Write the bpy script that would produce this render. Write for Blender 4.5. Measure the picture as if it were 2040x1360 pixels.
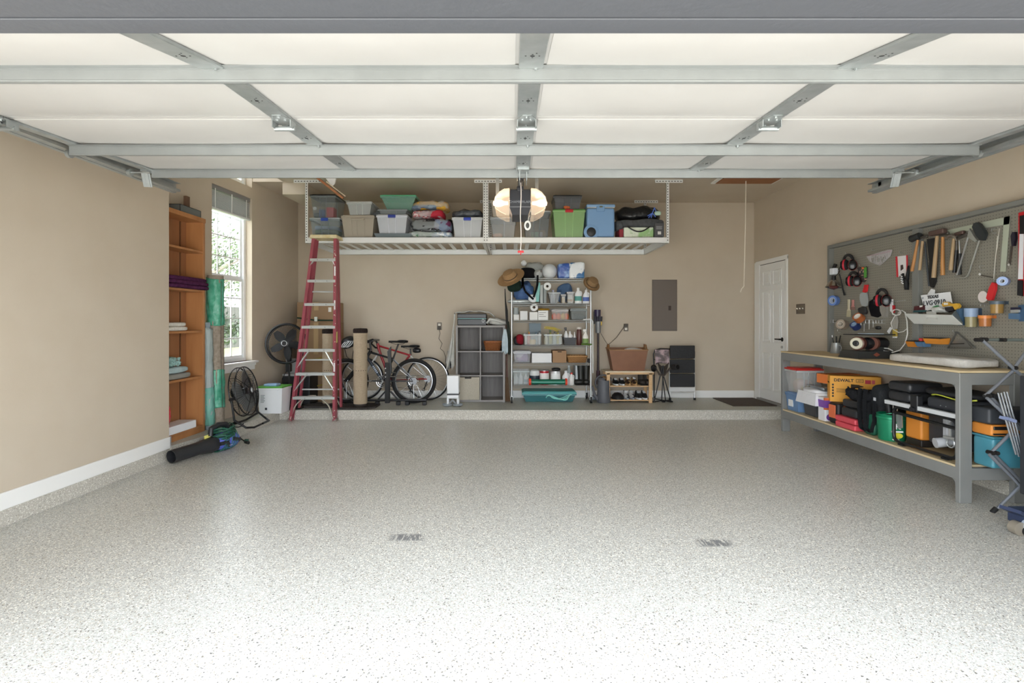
import bpy, bmesh, math, random
from mathutils import Matrix, Vector, noise
PI = math.pi
S = bpy.context.scene
C = S.collection
for o in list(bpy.data.objects): bpy.data.objects.remove(o)
# ---------------- camera ----------------
CAM_Z, F, VX, VY = 1.35, 1020.0, 1022.0, 640.0      # photograph: 2040 x 1360, focal length in pixels, vanishing point
cd = bpy.data.cameras.new('camera'); cam = bpy.data.objects.new('camera', cd); C.objects.link(cam)
cam.location = (0, 0, CAM_Z); cam.rotation_euler = (PI/2, 0, 0)
cd.sensor_width = 36; cd.lens = F/2040*36; cd.shift_x = -(VX-1020)/2040; cd.shift_y = -(680-VY)/2040; cd.clip_start = .05
S.camera = cam
# ---------------- sky, exposure ----------------
w = bpy.data.worlds.new('sky'); S.world = w; w.use_nodes = True
bg = w.node_tree.nodes['Background']; bg.inputs[0].default_value = (.89, .945, 1, 1); bg.inputs[1].default_value = 1.0
sd = bpy.data.lights.new('sun', 'SUN'); sd.energy = 1.6; sd.angle = math.radians(8); sd.color = (1, .98, .96)  # added sun: lights the driveway so its bounce brightens the garage door
sun = bpy.data.objects.new('sun', sd); C.objects.link(sun); sun.rotation_euler = Vector((.75, .0, 1.1)).to_track_quat('Z', 'Y').to_euler()
S.view_settings.view_transform = 'Standard'; S.view_settings.look = 'None'
S.view_settings.gamma = 1; S.view_settings.use_curve_mapping = False
S.view_settings.exposure = 2.95
S.cycles.max_bounces = 12; S.cycles.diffuse_bounces = 8; S.cycles.transparent_max_bounces = 24; S.cycles.sample_clamp_indirect = 6

def WX(x, d): return (x-VX)/F*d
def WZ(y, d): return CAM_Z+(VY-y)/F*d
def at(x, y, d): return Vector((WX(x, d), d, WZ(y, d)))

# ---------------- materials ----------------
def lin(h):
    if isinstance(h, str):
        h = [int(h[i:i+2], 16)/255 for i in (0, 2, 4)]
    return tuple((c/12.92 if c <= .04045 else ((c+.055)/1.055)**2.4) for c in h)+(1,)
MATS = {}
def mat(key, col='888888', rough=.6, metal=0, alpha=1, emit=0, col2=None, scale=20, bump=0, bscale=None, kind='noise', stretch=(1, 1, 1), coat=0, spec=None, thr=None):
    if key in MATS: return MATS[key]
    m = bpy.data.materials.new(key); m.use_nodes = True; nt = m.node_tree; N = nt.nodes; L = nt.links
    b = N['Principled BSDF']; b.inputs['Base Color'].default_value = lin(col); b.inputs['Roughness'].default_value = rough
    b.inputs['Metallic'].default_value = metal; b.inputs['Alpha'].default_value = alpha
    if coat: b.inputs['Coat Weight'].default_value = coat
    if spec is not None: b.inputs['Specular IOR Level'].default_value = spec
    if emit: b.inputs['Emission Color'].default_value = lin(col); b.inputs['Emission Strength'].default_value = emit
    if col2 or bump:
        tc = N.new('ShaderNodeTexCoord'); mp = N.new('ShaderNodeMapping'); mp.inputs['Scale'].default_value = stretch
        L.new(tc.outputs['Object'], mp.inputs['Vector'])
    if col2:
        if kind == 'voronoi':
            t = N.new('ShaderNodeTexVoronoi'); t.inputs['Scale'].default_value = scale; out = t.outputs['Distance']
        elif kind == 'wave':
            t = N.new('ShaderNodeTexWave'); t.inputs['Scale'].default_value = scale; t.inputs['Distortion'].default_value = 2; out = t.outputs['Color']
        elif kind == 'checker':
            t = N.new('ShaderNodeTexChecker'); t.inputs['Scale'].default_value = scale; out = t.outputs['Fac']
        else:
            t = N.new('ShaderNodeTexNoise'); t.inputs['Scale'].default_value = scale; t.inputs['Detail'].default_value = 5; out = t.outputs['Fac']
        L.new(mp.outputs[0], t.inputs['Vector'])
        r = N.new('ShaderNodeValToRGB'); a, c = thr or (.3, .7)
        r.color_ramp.elements[0].position = a; r.color_ramp.elements[1].position = c
        r.color_ramp.elements[0].color = lin(col); r.color_ramp.elements[1].color = lin(col2)
        L.new(out, r.inputs[0]); L.new(r.outputs[0], b.inputs['Base Color'])
    if bump:
        t = N.new('ShaderNodeTexNoise'); t.inputs['Scale'].default_value = bscale or scale; t.inputs['Detail'].default_value = 4
        L.new(mp.outputs[0], t.inputs['Vector'])
        bp = N.new('ShaderNodeBump'); bp.inputs['Strength'].default_value = bump; bp.inputs['Distance'].default_value = .02
        L.new(t.outputs['Fac'], bp.inputs['Height']); L.new(bp.outputs[0], b.inputs['Normal'])
    MATS[key] = m
    return m
def K(col, rough=.5, metal=0, alpha=1, **kw):          # quick plain material, one per colour
    return mat('m_%s_%d_%d_%d' % (col, rough*100, metal*10, alpha*100), col, rough, metal, alpha, **kw)
def fabric(col, col2=None, sc=60): return mat('fabric_%s_%s_%d' % (col, col2, sc), col, .95, col2=col2, scale=sc, bump=.35, bscale=90, spec=.1)

# ---------------- mesh builder ----------------
class MB:
    def __init__(s, m=None): s.bev = 0; s.v = []; s.f = []; s.mi = []; s.ms = []; s.cur = m; s.T = None
    def mat(s, m): s.cur = m; return s
    def _add(s, vs, fs, m=None):
        m = m or s.cur
        if m not in s.ms: s.ms.append(m)
        k = s.ms.index(m); n = len(s.v)
        if s.T is not None: vs = [s.T @ Vector(p) for p in vs]
        s.v += [tuple(p) for p in vs]; s.f += [tuple(i+n for i in f) for f in fs]; s.mi += [k]*len(fs); return s
    def box(s, x0, x1, y0, y1, z0, z1, m=None, b=0):
        if x0 > x1: x0, x1 = x1, x0
        if y0 > y1: y0, y1 = y1, y0
        if z0 > z1: z0, z1 = z1, z0
        b = min(b, (x1-x0)*.45, (y1-y0)*.45, (z1-z0)*.45)
        if b <= 0:
            vs = [(x, y, z) for x in (x0, x1) for y in (y0, y1) for z in (z0, z1)]
            return s._add(vs, [(0, 1, 3, 2), (4, 6, 7, 5), (0, 4, 5, 1), (2, 3, 7, 6), (0, 2, 6, 4), (1, 5, 7, 3)], m)
        s.bev = 1
        if b >= .008:
            bm = bmesh.new(); bmesh.ops.create_cube(bm, size=1)
            for v in bm.verts: v.co = ((x0+x1)/2+v.co.x*(x1-x0), (y0+y1)/2+v.co.y*(y1-y0), (z0+z1)/2+v.co.z*(z1-z0))
            bmesh.ops.bevel(bm, geom=list(bm.edges), offset=b, segments=4, profile=.5, affect='EDGES')
            bm.verts.index_update(); vs = [tuple(v.co) for v in bm.verts]; fs = [tuple(v.index for v in f.verts) for f in bm.faces]; bm.free()
            return s._add(vs, fs, m)
        vs = []; idx = {}
        for i, x in enumerate((x0, x1)):
            for j, y in enumerate((y0, y1)):
                for k, z in enumerate((z0, z1)):
                    sx, sy, sz = (b if i == 0 else -b), (b if j == 0 else -b), (b if k == 0 else -b)
                    idx[i, j, k, 0] = len(vs); vs.append((x, y+sy, z+sz))
                    idx[i, j, k, 1] = len(vs); vs.append((x+sx, y, z+sz))
                    idx[i, j, k, 2] = len(vs); vs.append((x+sx, y+sy, z))
        fs = []
        for i in (0, 1):
            q = [idx[i, 0, 0, 0], idx[i, 0, 1, 0], idx[i, 1, 1, 0], idx[i, 1, 0, 0]]; fs.append(tuple(q if i == 0 else q[::-1]))
            q = [idx[0, i, 0, 1], idx[1, i, 0, 1], idx[1, i, 1, 1], idx[0, i, 1, 1]]; fs.append(tuple(q if i == 0 else q[::-1]))
            q = [idx[0, 0, i, 2], idx[0, 1, i, 2], idx[1, 1, i, 2], idx[1, 0, i, 2]]; fs.append(tuple(q if i == 0 else q[::-1]))
        for a in (0, 1):
            for c in (0, 1):
                fs.append((idx[a, c, 0, 0], idx[a, c, 0, 1], idx[a, c, 1, 1], idx[a, c, 1, 0]) if a != c else (idx[a, c, 0, 1], idx[a, c, 0, 0], idx[a, c, 1, 0], idx[a, c, 1, 1]))
                fs.append((idx[a, 0, c, 0], idx[a, 0, c, 2], idx[a, 1, c, 2], idx[a, 1, c, 0]) if a == c else (idx[a, 0, c, 2], idx[a, 0, c, 0], idx[a, 1, c, 0], idx[a, 1, c, 2]))
                fs.append((idx[0, a, c, 1], idx[1, a, c, 1], idx[1, a, c, 2], idx[0, a, c, 2]) if a != c else (idx[1, a, c, 1], idx[0, a, c, 1], idx[0, a, c, 2], idx[1, a, c, 2]))
        for i in (0, 1):
            for j in (0, 1):
                for k in (0, 1):
                    t = (idx[i, j, k, 0], idx[i, j, k, 1], idx[i, j, k, 2]); fs.append(t if (i+j+k) % 2 == 0 else t[::-1])
        return s._add(vs, fs, m)
    def hexa(s, a, m=None):      # 8 corners: bottom 4 (ccw), top 4
        return s._add(a, [(3, 2, 1, 0), (4, 5, 6, 7), (0, 1, 5, 4), (1, 2, 6, 5), (2, 3, 7, 6), (3, 0, 4, 7)], m)
    def frus(s, x0, x1, y0, y1, z0, z1, t, m=None, ty=None):     # box whose bottom is drawn in by t
        ty = t if ty is None else ty
        return s.hexa([(x0+t, y0+ty, z0), (x1-t, y0+ty, z0), (x1-t, y1-ty, z0), (x0+t, y1-ty, z0), (x0, y0, z1), (x1, y0, z1), (x1, y1, z1), (x0, y1, z1)], m)
    def bar(s, p0, p1, w, h, m=None, up=(0, 0, 1), b=0):          # rectangular bar between two points
        p0 = Vector(p0); p1 = Vector(p1); z = (p1-p0); L = z.length; z.normalize(); u = Vector(up)
        if abs(z.dot(u)) > .98: u = Vector((0, 1, 0))
        x = u.cross(z).normalized(); y = z.cross(x)
        T = Matrix(((x.x, y.x, z.x, p0.x), (x.y, y.y, z.y, p0.y), (x.z, y.z, z.z, p0.z), (0, 0, 0, 1)))
        old = s.T; s.T = T if old is None else old @ T
        s.box(-w/2, w/2, -h/2, h/2, 0, L, m, b); s.T = old; return s
    def ring(s, c, r, x, y, n, rf=1): return [Vector(c)+x*(math.cos(2*PI*i/n)*r)+y*(math.sin(2*PI*i/n)*r*rf) for i in range(n)]
    def cyl(s, p0, p1, r0, r1=None, n=14, m=None, cap=True):
        p0 = Vector(p0); p1 = Vector(p1); r1 = r0 if r1 is None else r1; z = (p1-p0).normalized()
        x = z.orthogonal().normalized(); y = z.cross(x)
        vs = s.ring(p0, r0, x, y, n)+s.ring(p1, r1, x, y, n)
        fs = [(i, (i+1) % n, n+(i+1) % n, n+i) for i in range(n)]
        if cap: fs += [tuple(range(n))[::-1], tuple(range(n, 2*n))]
        return s._add(vs, fs, m)
    def tube(s, pts, r, n=7, closed=False, m=None, rs=None, flat=1):
        pts = [Vector(p) for p in pts]; k = len(pts); vs = []; x = None
        for i, p in enumerate(pts):
            if closed: t = pts[(i+1) % k]-pts[i-1]
            else: t = pts[min(i+1, k-1)]-pts[max(i-1, 0)]
            t.normalize()
            if x is None: x = t.orthogonal().normalized()
            else:
                x = x-t*x.dot(t)
                x = x.normalized() if x.length > 1e-5 else t.orthogonal().normalized()
            y = t.cross(x); rr = rs[i] if rs else r
            vs += s.ring(p, rr, x, y, n, flat)
        fs = []
        for i in range(k if closed else k-1):
            a = i*n; c = ((i+1) % k)*n
            fs += [(a+j, a+(j+1) % n, c+(j+1) % n, c+j) for j in range(n)]
        if not closed: fs += [tuple(range(n))[::-1], tuple(range((k-1)*n, k*n))]
        return s._add(vs, fs, m)
    def lathe(s, prof, c=(0, 0, 0), n=24, m=None, ax=(0, 0, 1), sx=1, sy=1, caps=True, a0=0, a1=1):
        z = Vector(ax).normalized(); x = Vector((1, 0, 0)) if abs(z.x) < .9 else Vector((0, 1, 0)); x = (x-z*x.dot(z)).normalized(); y = z.cross(x); c = Vector(c)
        full = a1-a0 >= 1; k = n if full else n+1; vs = []
        for r, h in prof:
            for i in range(k):
                a = 2*PI*(a0+(a1-a0)*i/n); vs.append(c+z*h+x*(r*sx*math.cos(a))+y*(r*sy*math.sin(a)))
        fs = []
        for j in range(len(prof)-1):
            for i in range(n): fs.append((j*k+i, j*k+(i+1) % k, (j+1)*k+(i+1) % k, (j+1)*k+i))
        if caps and full:
            if prof[0][0] > 1e-4: fs.append(tuple(range(k))[::-1])
            if prof[-1][0] > 1e-4: fs.append(tuple(range((len(prof)-1)*k, len(prof)*k)))
        return s._add(vs, fs, m)
    def torus(s, c, R, r, ax=(0, 0, 1), n=32, k=8, m=None, sy=1, a0=0, a1=1):
        z = Vector(ax).normalized(); x = z.orthogonal().normalized()
        if abs(z.z) < .9: x = Vector((0, 0, 1)).cross(z).normalized()
        y = z.cross(x); c = Vector(c); full = a1-a0 >= 1
        cnt = n if full else n+1
        return s.tube([c+x*(R*math.cos(2*PI*(a0+(a1-a0)*i/n)))+y*(R*sy*math.sin(2*PI*(a0+(a1-a0)*i/n))) for i in range(cnt)], r, k, full, m)
    def blob(s, x0, x1, y0, y1, z0, z1, e=.5, nz=0, ns=8, n=20, m=None, seed=0, flatb=True):   # soft rounded box with wrinkles
        cx, cy, cz = (x0+x1)/2, (y0+y1)/2, (z0+z1)/2; a, b, c = (x1-x0)/2, (y1-y0)/2, (z1-z0)/2
        P = lambda t: math.copysign(abs(t)**e, t); vs = []; h = n//2
        for i in range(h+1):
            ph = -PI/2+PI*i/h
            for j in range(n):
                th = 2*PI*j/n
                q = Vector((a*P(math.cos(ph))*P(math.cos(th)), b*P(math.cos(ph))*P(math.sin(th)), c*P(math.sin(ph))))
                if nz:
                    k = noise.noise(Vector((q.x*ns+seed, q.y*ns, q.z*ns*1.6)))*nz
                    q += Vector((q.x/a*k*.6, q.y/b*k*.6, q.z/c*k))
                    if flatb: q.z = max(q.z, -c)
                vs.append((cx+q.x, cy+q.y, cz+q.z))
        fs = [(i*n+j, i*n+(j+1) % n, (i+1)*n+(j+1) % n, (i+1)*n+j) for i in range(h) for j in range(n)]
        return s._add(vs, fs, m)
    def prism(s, poly, a, b, ax='y', m=None):     # polygon given in the plane normal to ax, extruded a..b
        n = len(poly); mk = {'y': lambda p, t: (p[0], t, p[1]), 'x': lambda p, t: (t, p[0], p[1]), 'z': lambda p, t: (p[0], p[1], t)}[ax]
        vs = [mk(p, a) for p in poly]+[mk(p, b) for p in poly]
        return s._add(vs, [tuple(range(n)), tuple(range(n, 2*n))[::-1]]+[(i, n+i, n+(i+1) % n, (i+1) % n) for i in range(n)], m)
    def plate(s, poly, t, m=None):     # polygon of 3D points thickened along its normal
        P = [Vector(p) for p in poly]; nn = (P[1]-P[0]).cross(P[2]-P[1]).normalized()*t; n = len(P)
        return s._add([p for p in P]+[p+nn for p in P], [tuple(range(n))[::-1], tuple(range(n, 2*n))]+[(i, (i+1) % n, n+(i+1) % n, n+i) for i in range(n)], m)
    def grid(s, fn, nu, nv, t=.004, m=None):       # cloth sheet fn(u,v)->point with thickness
        A = [[Vector(fn(i/nu, j/nv)) for j in range(nv+1)] for i in range(nu+1)]; vs = []; k = nv+1
        for sg in (0, 1):
            for i in range(nu+1):
                for j in range(nv+1):
                    du = A[min(i+1, nu)][j]-A[max(i-1, 0)][j]; dv = A[i][min(j+1, nv)]-A[i][max(j-1, 0)]
                    q = du.cross(dv); q = q.normalized() if q.length > 1e-9 else Vector((0, 0, 1)); vs.append(A[i][j]+q*(t*(sg-.5)))
        o = (nu+1)*k; fs = []
        for i in range(nu):
            for j in range(nv):
                a = i*k+j; fs.append((a, a+1, a+k+1, a+k)); fs.append((o+a, o+a+k, o+a+k+1, o+a+1))
        for i in range(nu):
            for j in (0, nv):
                a = i*k+j; fs.append((a, a+k, o+a+k, o+a) if j == 0 else (a, o+a, o+a+k, a+k))
        for j in range(nv):
            for i in (0, nu):
                a = i*k+j; fs.append((a, o+a, o+a+1, a+1) if i == 0 else (a, a+1, o+a+1, o+a))
        return s._add(vs, fs, m)
    def build(s, name, parent=None, local=False, ang=40):
        if s.bev and ang == 40: ang = 55
        vs = s.v
        if parent is not None and not local:
            M_ = world(parent).inverted(); vs = [tuple(M_ @ Vector(p)) for p in vs]
        me = bpy.data.meshes.new(name); me.from_pydata(vs, [], s.f)
        for m in s.ms: me.materials.append(m)
        me.polygons.foreach_set('material_index', s.mi); me.polygons.foreach_set('use_smooth', [True]*len(s.f))
        me.update(); me.set_sharp_from_angle(angle=math.radians(ang))
        o = bpy.data.objects.new(name, me); C.objects.link(o); o.parent = parent
        if s.bev: o.modifiers.new('weighted', 'WEIGHTED_NORMAL').keep_sharp = True
        return o
def local_m(o): return Matrix.LocRotScale(o.location, o.rotation_euler, o.scale)
def world(o):
    m = local_m(o)
    while o.parent: o = o.parent; m = local_m(o) @ m
    return m
def thing(name, label, cat, loc=(0, 0, 0), rz=0, group=None):
    o = bpy.data.objects.new(name, None); C.objects.link(o); o.location = loc; o.rotation_euler = (0, 0, rz); o.empty_display_size = .05
    o['label'] = label; o['category'] = cat
    if group: o['group'] = group
    return o
def tag(o, label, cat, group=None):        # a thing that is one mesh: move its origin to its base
    o['label'] = label; o['category'] = cat
    if group: o['group'] = group
    me = o.data; n = len(me.vertices); co = [0.0]*(n*3); me.vertices.foreach_get('co', co)
    c = Vector(((min(co[0::3])+max(co[0::3]))/2, (min(co[1::3])+max(co[1::3]))/2, min(co[2::3])))
    if o.location.length == 0:
        me.transform(Matrix.Translation(-c)); o.location = c
    return o
def struct(o, label=None):
    o['kind'] = 'structure'
    if label: o['label'] = label
    return o
def copy_tree(o, parent=None):
    c = o.copy(); C.objects.link(c); c.parent = parent
    for ch in [x for x in bpy.data.objects if x.parent is o]: copy_tree(ch, c)
    return c
def text(s, size, M_, m, parent=None, name='lettering', ext=.001, sx=1, bold=0):
    cu = bpy.data.curves.new('t', 'FONT'); cu.body = s; cu.size = size; cu.extrude = ext; cu.align_x = 'CENTER'; cu.align_y = 'CENTER'; cu.offset = bold; cu.resolution_u = 2
    ob = bpy.data.objects.new('t', cu); C.objects.link(ob); bpy.context.view_layer.update()
    me = bpy.data.meshes.new_from_object(ob); bpy.data.objects.remove(ob); me.name = name
    T = M_ @ Matrix.Diagonal((sx, 1, 1, 1))
    if parent: T = world(parent).inverted() @ T
    me.transform(T); me.materials.clear(); me.materials.append(m)
    o = bpy.data.objects.new(name, me); C.objects.link(o); o.parent = parent
    return o
def face_cam(p, rz=0): return Matrix.Translation(p) @ Matrix.Rotation(rz, 4, 'Z') @ Matrix.Rotation(PI/2, 4, 'X')     # text facing -Y
def face_left(p): return face_cam(p, -PI/2)                                                                             # text on the right wall facing -X
# ---------------- the setting ----------------
PLAT = .13; CEIL = CAM_Z+1.90; BACK = 8.2; RX = 3.86; STEP = 7.05; LX = -3.36
M_wall = mat('wall_paint', 'cabeac', .8, col2='c6b9a6', scale=3, bump=.06, bscale=160)
M_trimw = mat('white_trim', 'f2f2f0', .4)
M_galv = mat('galvanised', 'b4b8b8', .42, .75, col2='a2a7a7', scale=14)
M_galv2 = mat('galvanised_strut', '989b9a', .5, .45, col2='909392', scale=9)
M_steelpaint = mat('header_paint', '4b4d52', .45, bump=.08, bscale=30)

def flake(key, base, amt, rough, sc=1.0, marks=False, bump=.15, con=.95):
    m = bpy.data.materials.new(key); m.use_nodes = True; nt = m.node_tree; N = nt.nodes; L = nt.links; b = N['Principled BSDF']
    tc = N.new('ShaderNodeTexCoord'); col = None
    n0 = N.new('ShaderNodeTexNoise'); n0.inputs['Scale'].default_value = 1.3; n0.inputs['Detail'].default_value = 3; L.new(tc.outputs['Object'], n0.inputs['Vector'])
    r0 = N.new('ShaderNodeValToRGB'); r0.color_ramp.elements[0].color = lin(base); r0.color_ramp.elements[1].color = lin(base)
    r0.color_ramp.elements[0].color = tuple(c*.9 for c in lin(base)[:3])+(1,); L.new(n0.outputs['Fac'], r0.inputs[0]); col = r0.outputs[0]
    for i, (s_, c, th) in enumerate(((80, 'f4f2ea', .30*amt), (95, 'a3a098', .24*amt), (60, '6d675e', .16*amt), (70, 'b3a58f', .18*amt), (42, '4d4a46', .13*amt))):
        mp = N.new('ShaderNodeMapping'); mp.inputs['Location'].default_value = (i*3.7, i*1.3, 0); mp.inputs['Scale'].default_value = (1, 1+.4*(i % 2), 1)
        L.new(tc.outputs['Object'], mp.inputs['Vector'])
        nd = N.new('ShaderNodeTexNoise'); nd.inputs['Scale'].default_value = 70; L.new(mp.outputs[0], nd.inputs['Vector'])
        ad = N.new('ShaderNodeMixRGB'); ad.inputs[0].default_value = .02; L.new(mp.outputs[0], ad.inputs[1]); L.new(nd.outputs['Color'], ad.inputs[2])
        v = N.new('ShaderNodeTexVoronoi'); v.inputs['Scale'].default_value = s_*sc; L.new(ad.outputs[0], v.inputs['Vector'])
        lt = N.new('ShaderNodeMath'); lt.operation = 'LESS_THAN'; lt.inputs[1].default_value = th; L.new(v.outputs['Distance'], lt.inputs[0])
        mx = N.new('ShaderNodeMixRGB'); L.new(lt.outputs[0], mx.inputs[0]); L.new(col, mx.inputs[1]); bc = lin(base); fc = lin(c); mx.inputs[2].default_value = tuple(bc[q]*(1-con)+fc[q]*con for q in range(3))+(1,); col = mx.outputs[0]
    if marks:      # two scuffed stains on the floor
        sp = N.new('ShaderNodeSeparateXYZ'); L.new(tc.outputs['Object'], sp.inputs[0])
        for cx, cy in marks:
            fac = None
            for ch, c0, hw in (('X', cx, .125), ('Y', cy, .06)):
                a = N.new('ShaderNodeMath'); a.operation = 'SUBTRACT'; L.new(sp.outputs[ch], a.inputs[0]); a.inputs[1].default_value = c0
                a2 = N.new('ShaderNodeMath'); a2.operation = 'ABSOLUTE'; L.new(a.outputs[0], a2.inputs[0])
                a3 = N.new('ShaderNodeMapRange'); a3.inputs[1].default_value = hw; a3.inputs[2].default_value = hw*.6; L.new(a2.outputs[0], a3.inputs[0])
                if fac is None: fac = a3.outputs[0]
                else:
                    q = N.new('ShaderNodeMath'); q.operation = 'MULTIPLY'; L.new(fac, q.inputs[0]); L.new(a3.outputs[0], q.inputs[1]); fac = q.outputs[0]
            mp = N.new('ShaderNodeMapping'); mp.inputs['Rotation'].default_value = (0, 0, .5); mp.inputs['Scale'].default_value = (75, 12, 1); L.new(tc.outputs['Object'], mp.inputs['Vector'])
            nn = N.new('ShaderNodeTexNoise'); nn.inputs['Scale'].default_value = 1; L.new(mp.outputs[0], nn.inputs['Vector'])
            st = N.new('ShaderNodeMapRange'); st.inputs[1].default_value = .40; st.inputs[2].default_value = .5; L.new(nn.outputs['Fac'], st.inputs[0])
            q = N.new('ShaderNodeMath'); q.operation = 'MULTIPLY'; L.new(fac, q.inputs[0]); L.new(st.outputs[0], q.inputs[1])
            q2 = N.new('ShaderNodeMath'); q2.operation = 'MULTIPLY'; L.new(q.outputs[0], q2.inputs[0]); q2.inputs[1].default_value = .8
            mx = N.new('ShaderNodeMixRGB'); L.new(q2.outputs[0], mx.inputs[0]); L.new(col, mx.inputs[1]); mx.inputs[2].default_value = lin('5c5f66'); col = mx.outputs[0]
    L.new(col, b.inputs['Base Color']); b.inputs['Roughness'].default_value = rough
    nb = N.new('ShaderNodeTexNoise'); nb.inputs['Scale'].default_value = 60; L.new(tc.outputs['Object'], nb.inputs['Vector'])
    bp = N.new('ShaderNodeBump'); bp.inputs['Strength'].default_value = bump; bp.inputs['Distance'].default_value = .01; L.new(nb.outputs['Fac'], bp.inputs['Height']); L.new(bp.outputs[0], b.inputs['Normal'])
    return m
d1 = 1.35*F/(1070-VY)
M_floor = flake('epoxy_flake_floor', 'c9cac6', 1.3, .34, 1.15, marks=((WX(811, d1), d1), (WX(1423, 1.35*F/(1081-VY)), 1.35*F/(1081-VY))), bump=.05)
M_plat = flake('platform_floor', 'b9bcb4', .75, .35, bump=.05)
M_curb = flake('flaked_curb', 'c4c0b6', 1.1, .7, .95, bump=.5, con=.65)

struct(MB(M_floor).box(-3.9, RX+.1, 1.0, STEP+.2, -.1, 0).build('floor'))
m = MB(M_plat).box(-3.9, RX+.1, STEP, BACK+.1, -.05, PLAT).prism([(-3.9, 5.0), (-3.35, 5.0), (-3.22, 5.9), (-3.22, STEP), (-3.9, STEP)], -.05, PLAT, 'z')
m.box(-3.9, RX+.1, STEP-.012, STEP, 0, PLAT-.004, M_curb).prism([(-3.36, 5.0), (-3.346, 5.0), (-3.21, 5.9), (-3.21, STEP), (-3.22, STEP), (-3.22, 5.9)], 0, PLAT-.004, 'z', M_curb)
struct(m.build('floor_step'))
struct(MB(M_curb).box(-3.5, LX+.012, 1.3, 5.0, 0, PLAT-.02).build('trim_1'))
struct(MB(mat('driveway_concrete', 'd2cec6', .85, col2='c6c2b8', scale=6, bump=.2)).box(-40, 40, -40, .99, -.12, -.02).build('ground'))
struct(MB(mat('lawn', '5d7040', .95, col2='7d8a58', scale=4, bump=.4)).box(-40, -4.2, .99, 40, -.2, -.1).build('ground_lawn'))
# walls
struct(MB(M_wall).box(-3.9, RX+.15, BACK, BACK+.15, -.1, CEIL+.8).build('wall_back'))
struct(MB(M_wall).box(RX, RX+.15, 1.2, BACK+.1, -.1, CEIL+.8).build('wall_right'))
struct(MB(M_wall).box(LX-.14, LX, 1.2, 5.0, PLAT-.02, CEIL+.8).box(-3.95, LX-.14, 4.86, 5.0, PLAT, CEIL+.8).build('wall_left'))
# recessed window wall, turned about five degrees
W0 = Vector((-3.72, 5.0, 0)); W1 = Vector((-3.44, 8.2, 0)); wd = (W1-W0); WL = wd.length; wd.normalize(); wn = Vector((-wd.y, wd.x, 0))   # wn points outdoors
TW = Matrix(((wd.x, wn.x, 0, W0.x), (wd.y, wn.y, 0, W0.y), (0, 0, 1, 0), (0, 0, 0, 1)))
def uY(Y): return (Y-5.0)/wd.y
U0, U1 = uY(6.155), uY(6.96); WB, WT = CAM_Z-.53, CAM_Z+1.665; TB, TT = CAM_Z+1.815, CAM_Z+2.5
m = MB(M_wall); m.T = TW
m.box(-.1, U0, 0, .16, 0, CEIL+.8).box(U1, WL+.1, 0, .16, 0, CEIL+.8).box(U0, U1, 0, .16, 0, WB).box(U0, U1, 0, .16, WT, TB).box(U0, U1, 0, .16, TT, CEIL+.8)
struct(m.build('wall_window'))
# ceiling with a raised bay over the window, soffit box
m = MB(M_wall).box(-3.1, RX+.1, 1.2, BACK+.1, CEIL, CEIL+.1).box(-3.95, -3.1, 7.0, BACK+.1, CEIL, CEIL+.1).box(-3.95, -3.0, 1.2, 7.1, CEIL+.75, CEIL+.85)
m.box(-3.13, -3.1, 1.2, 6.97, CEIL, CEIL+.75).box(-3.95, -3.13, 6.97, 7.0, CEIL, CEIL+.75)
struct(m.build('ceiling'))
struct(MB(M_wall).box(WX(566, 7.05), WX(612, 7.05), 7.0, 7.75, WZ(387, 7.0), CEIL).build('trim_2'))
# front wall round the big opening and its painted header
DX0, DX1 = -2.38, 2.50
m = MB(M_wall).box(-3.95, DX0-.02, 1.24, 1.38, -.1, CEIL+.8).box(DX1+.02, RX+.15, 1.24, 1.38, -.1, CEIL+.8).box(DX0-.02, DX1+.02, 1.24, 1.38, CAM_Z+.81, CEIL+.8)
struct(m.build('wall_front'))
hz = CAM_Z+.777
m = MB(M_steelpaint).box(DX0-.02, DX1+.02, 1.318, 1.385, hz, hz+.035, b=.003).box(DX0-.02, DX1+.02, 1.308, 1.3185, hz+.006, hz+.035).box(DX0-.02, DX1+.02, 1.17, 1.309, hz, hz+.035, b=.002)
m.box(DX0-.02, DX0, 1.17, 1.385, 0, hz).box(DX1, DX1+.02, 1.17, 1.385, 0, hz)
struct(m.build('trim_3'))
# baseboards
bh = .115
struct(MB(M_trimw).box(LX, LX+.014, 1.4, 5.014, PLAT-.02, PLAT+bh-.02, b=.004).box(LX-.3, LX+.014, 5.0, 5.014, PLAT, PLAT+bh-.02).build('baseboard_left'))
struct(MB(M_trimw).box(-3.3, RX, BACK-.014, BACK, PLAT, PLAT+bh, b=.004).build('baseboard_back'))
struct(MB(M_trimw).box(RX-.014, RX, 6.2, 7.18, PLAT-.13, PLAT+bh, b=.004).build('baseboard_right'))
struct(MB(M_curb).box(RX-.02, RX, 1.4, 6.5, 0, .11).build('trim_6'))
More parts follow.
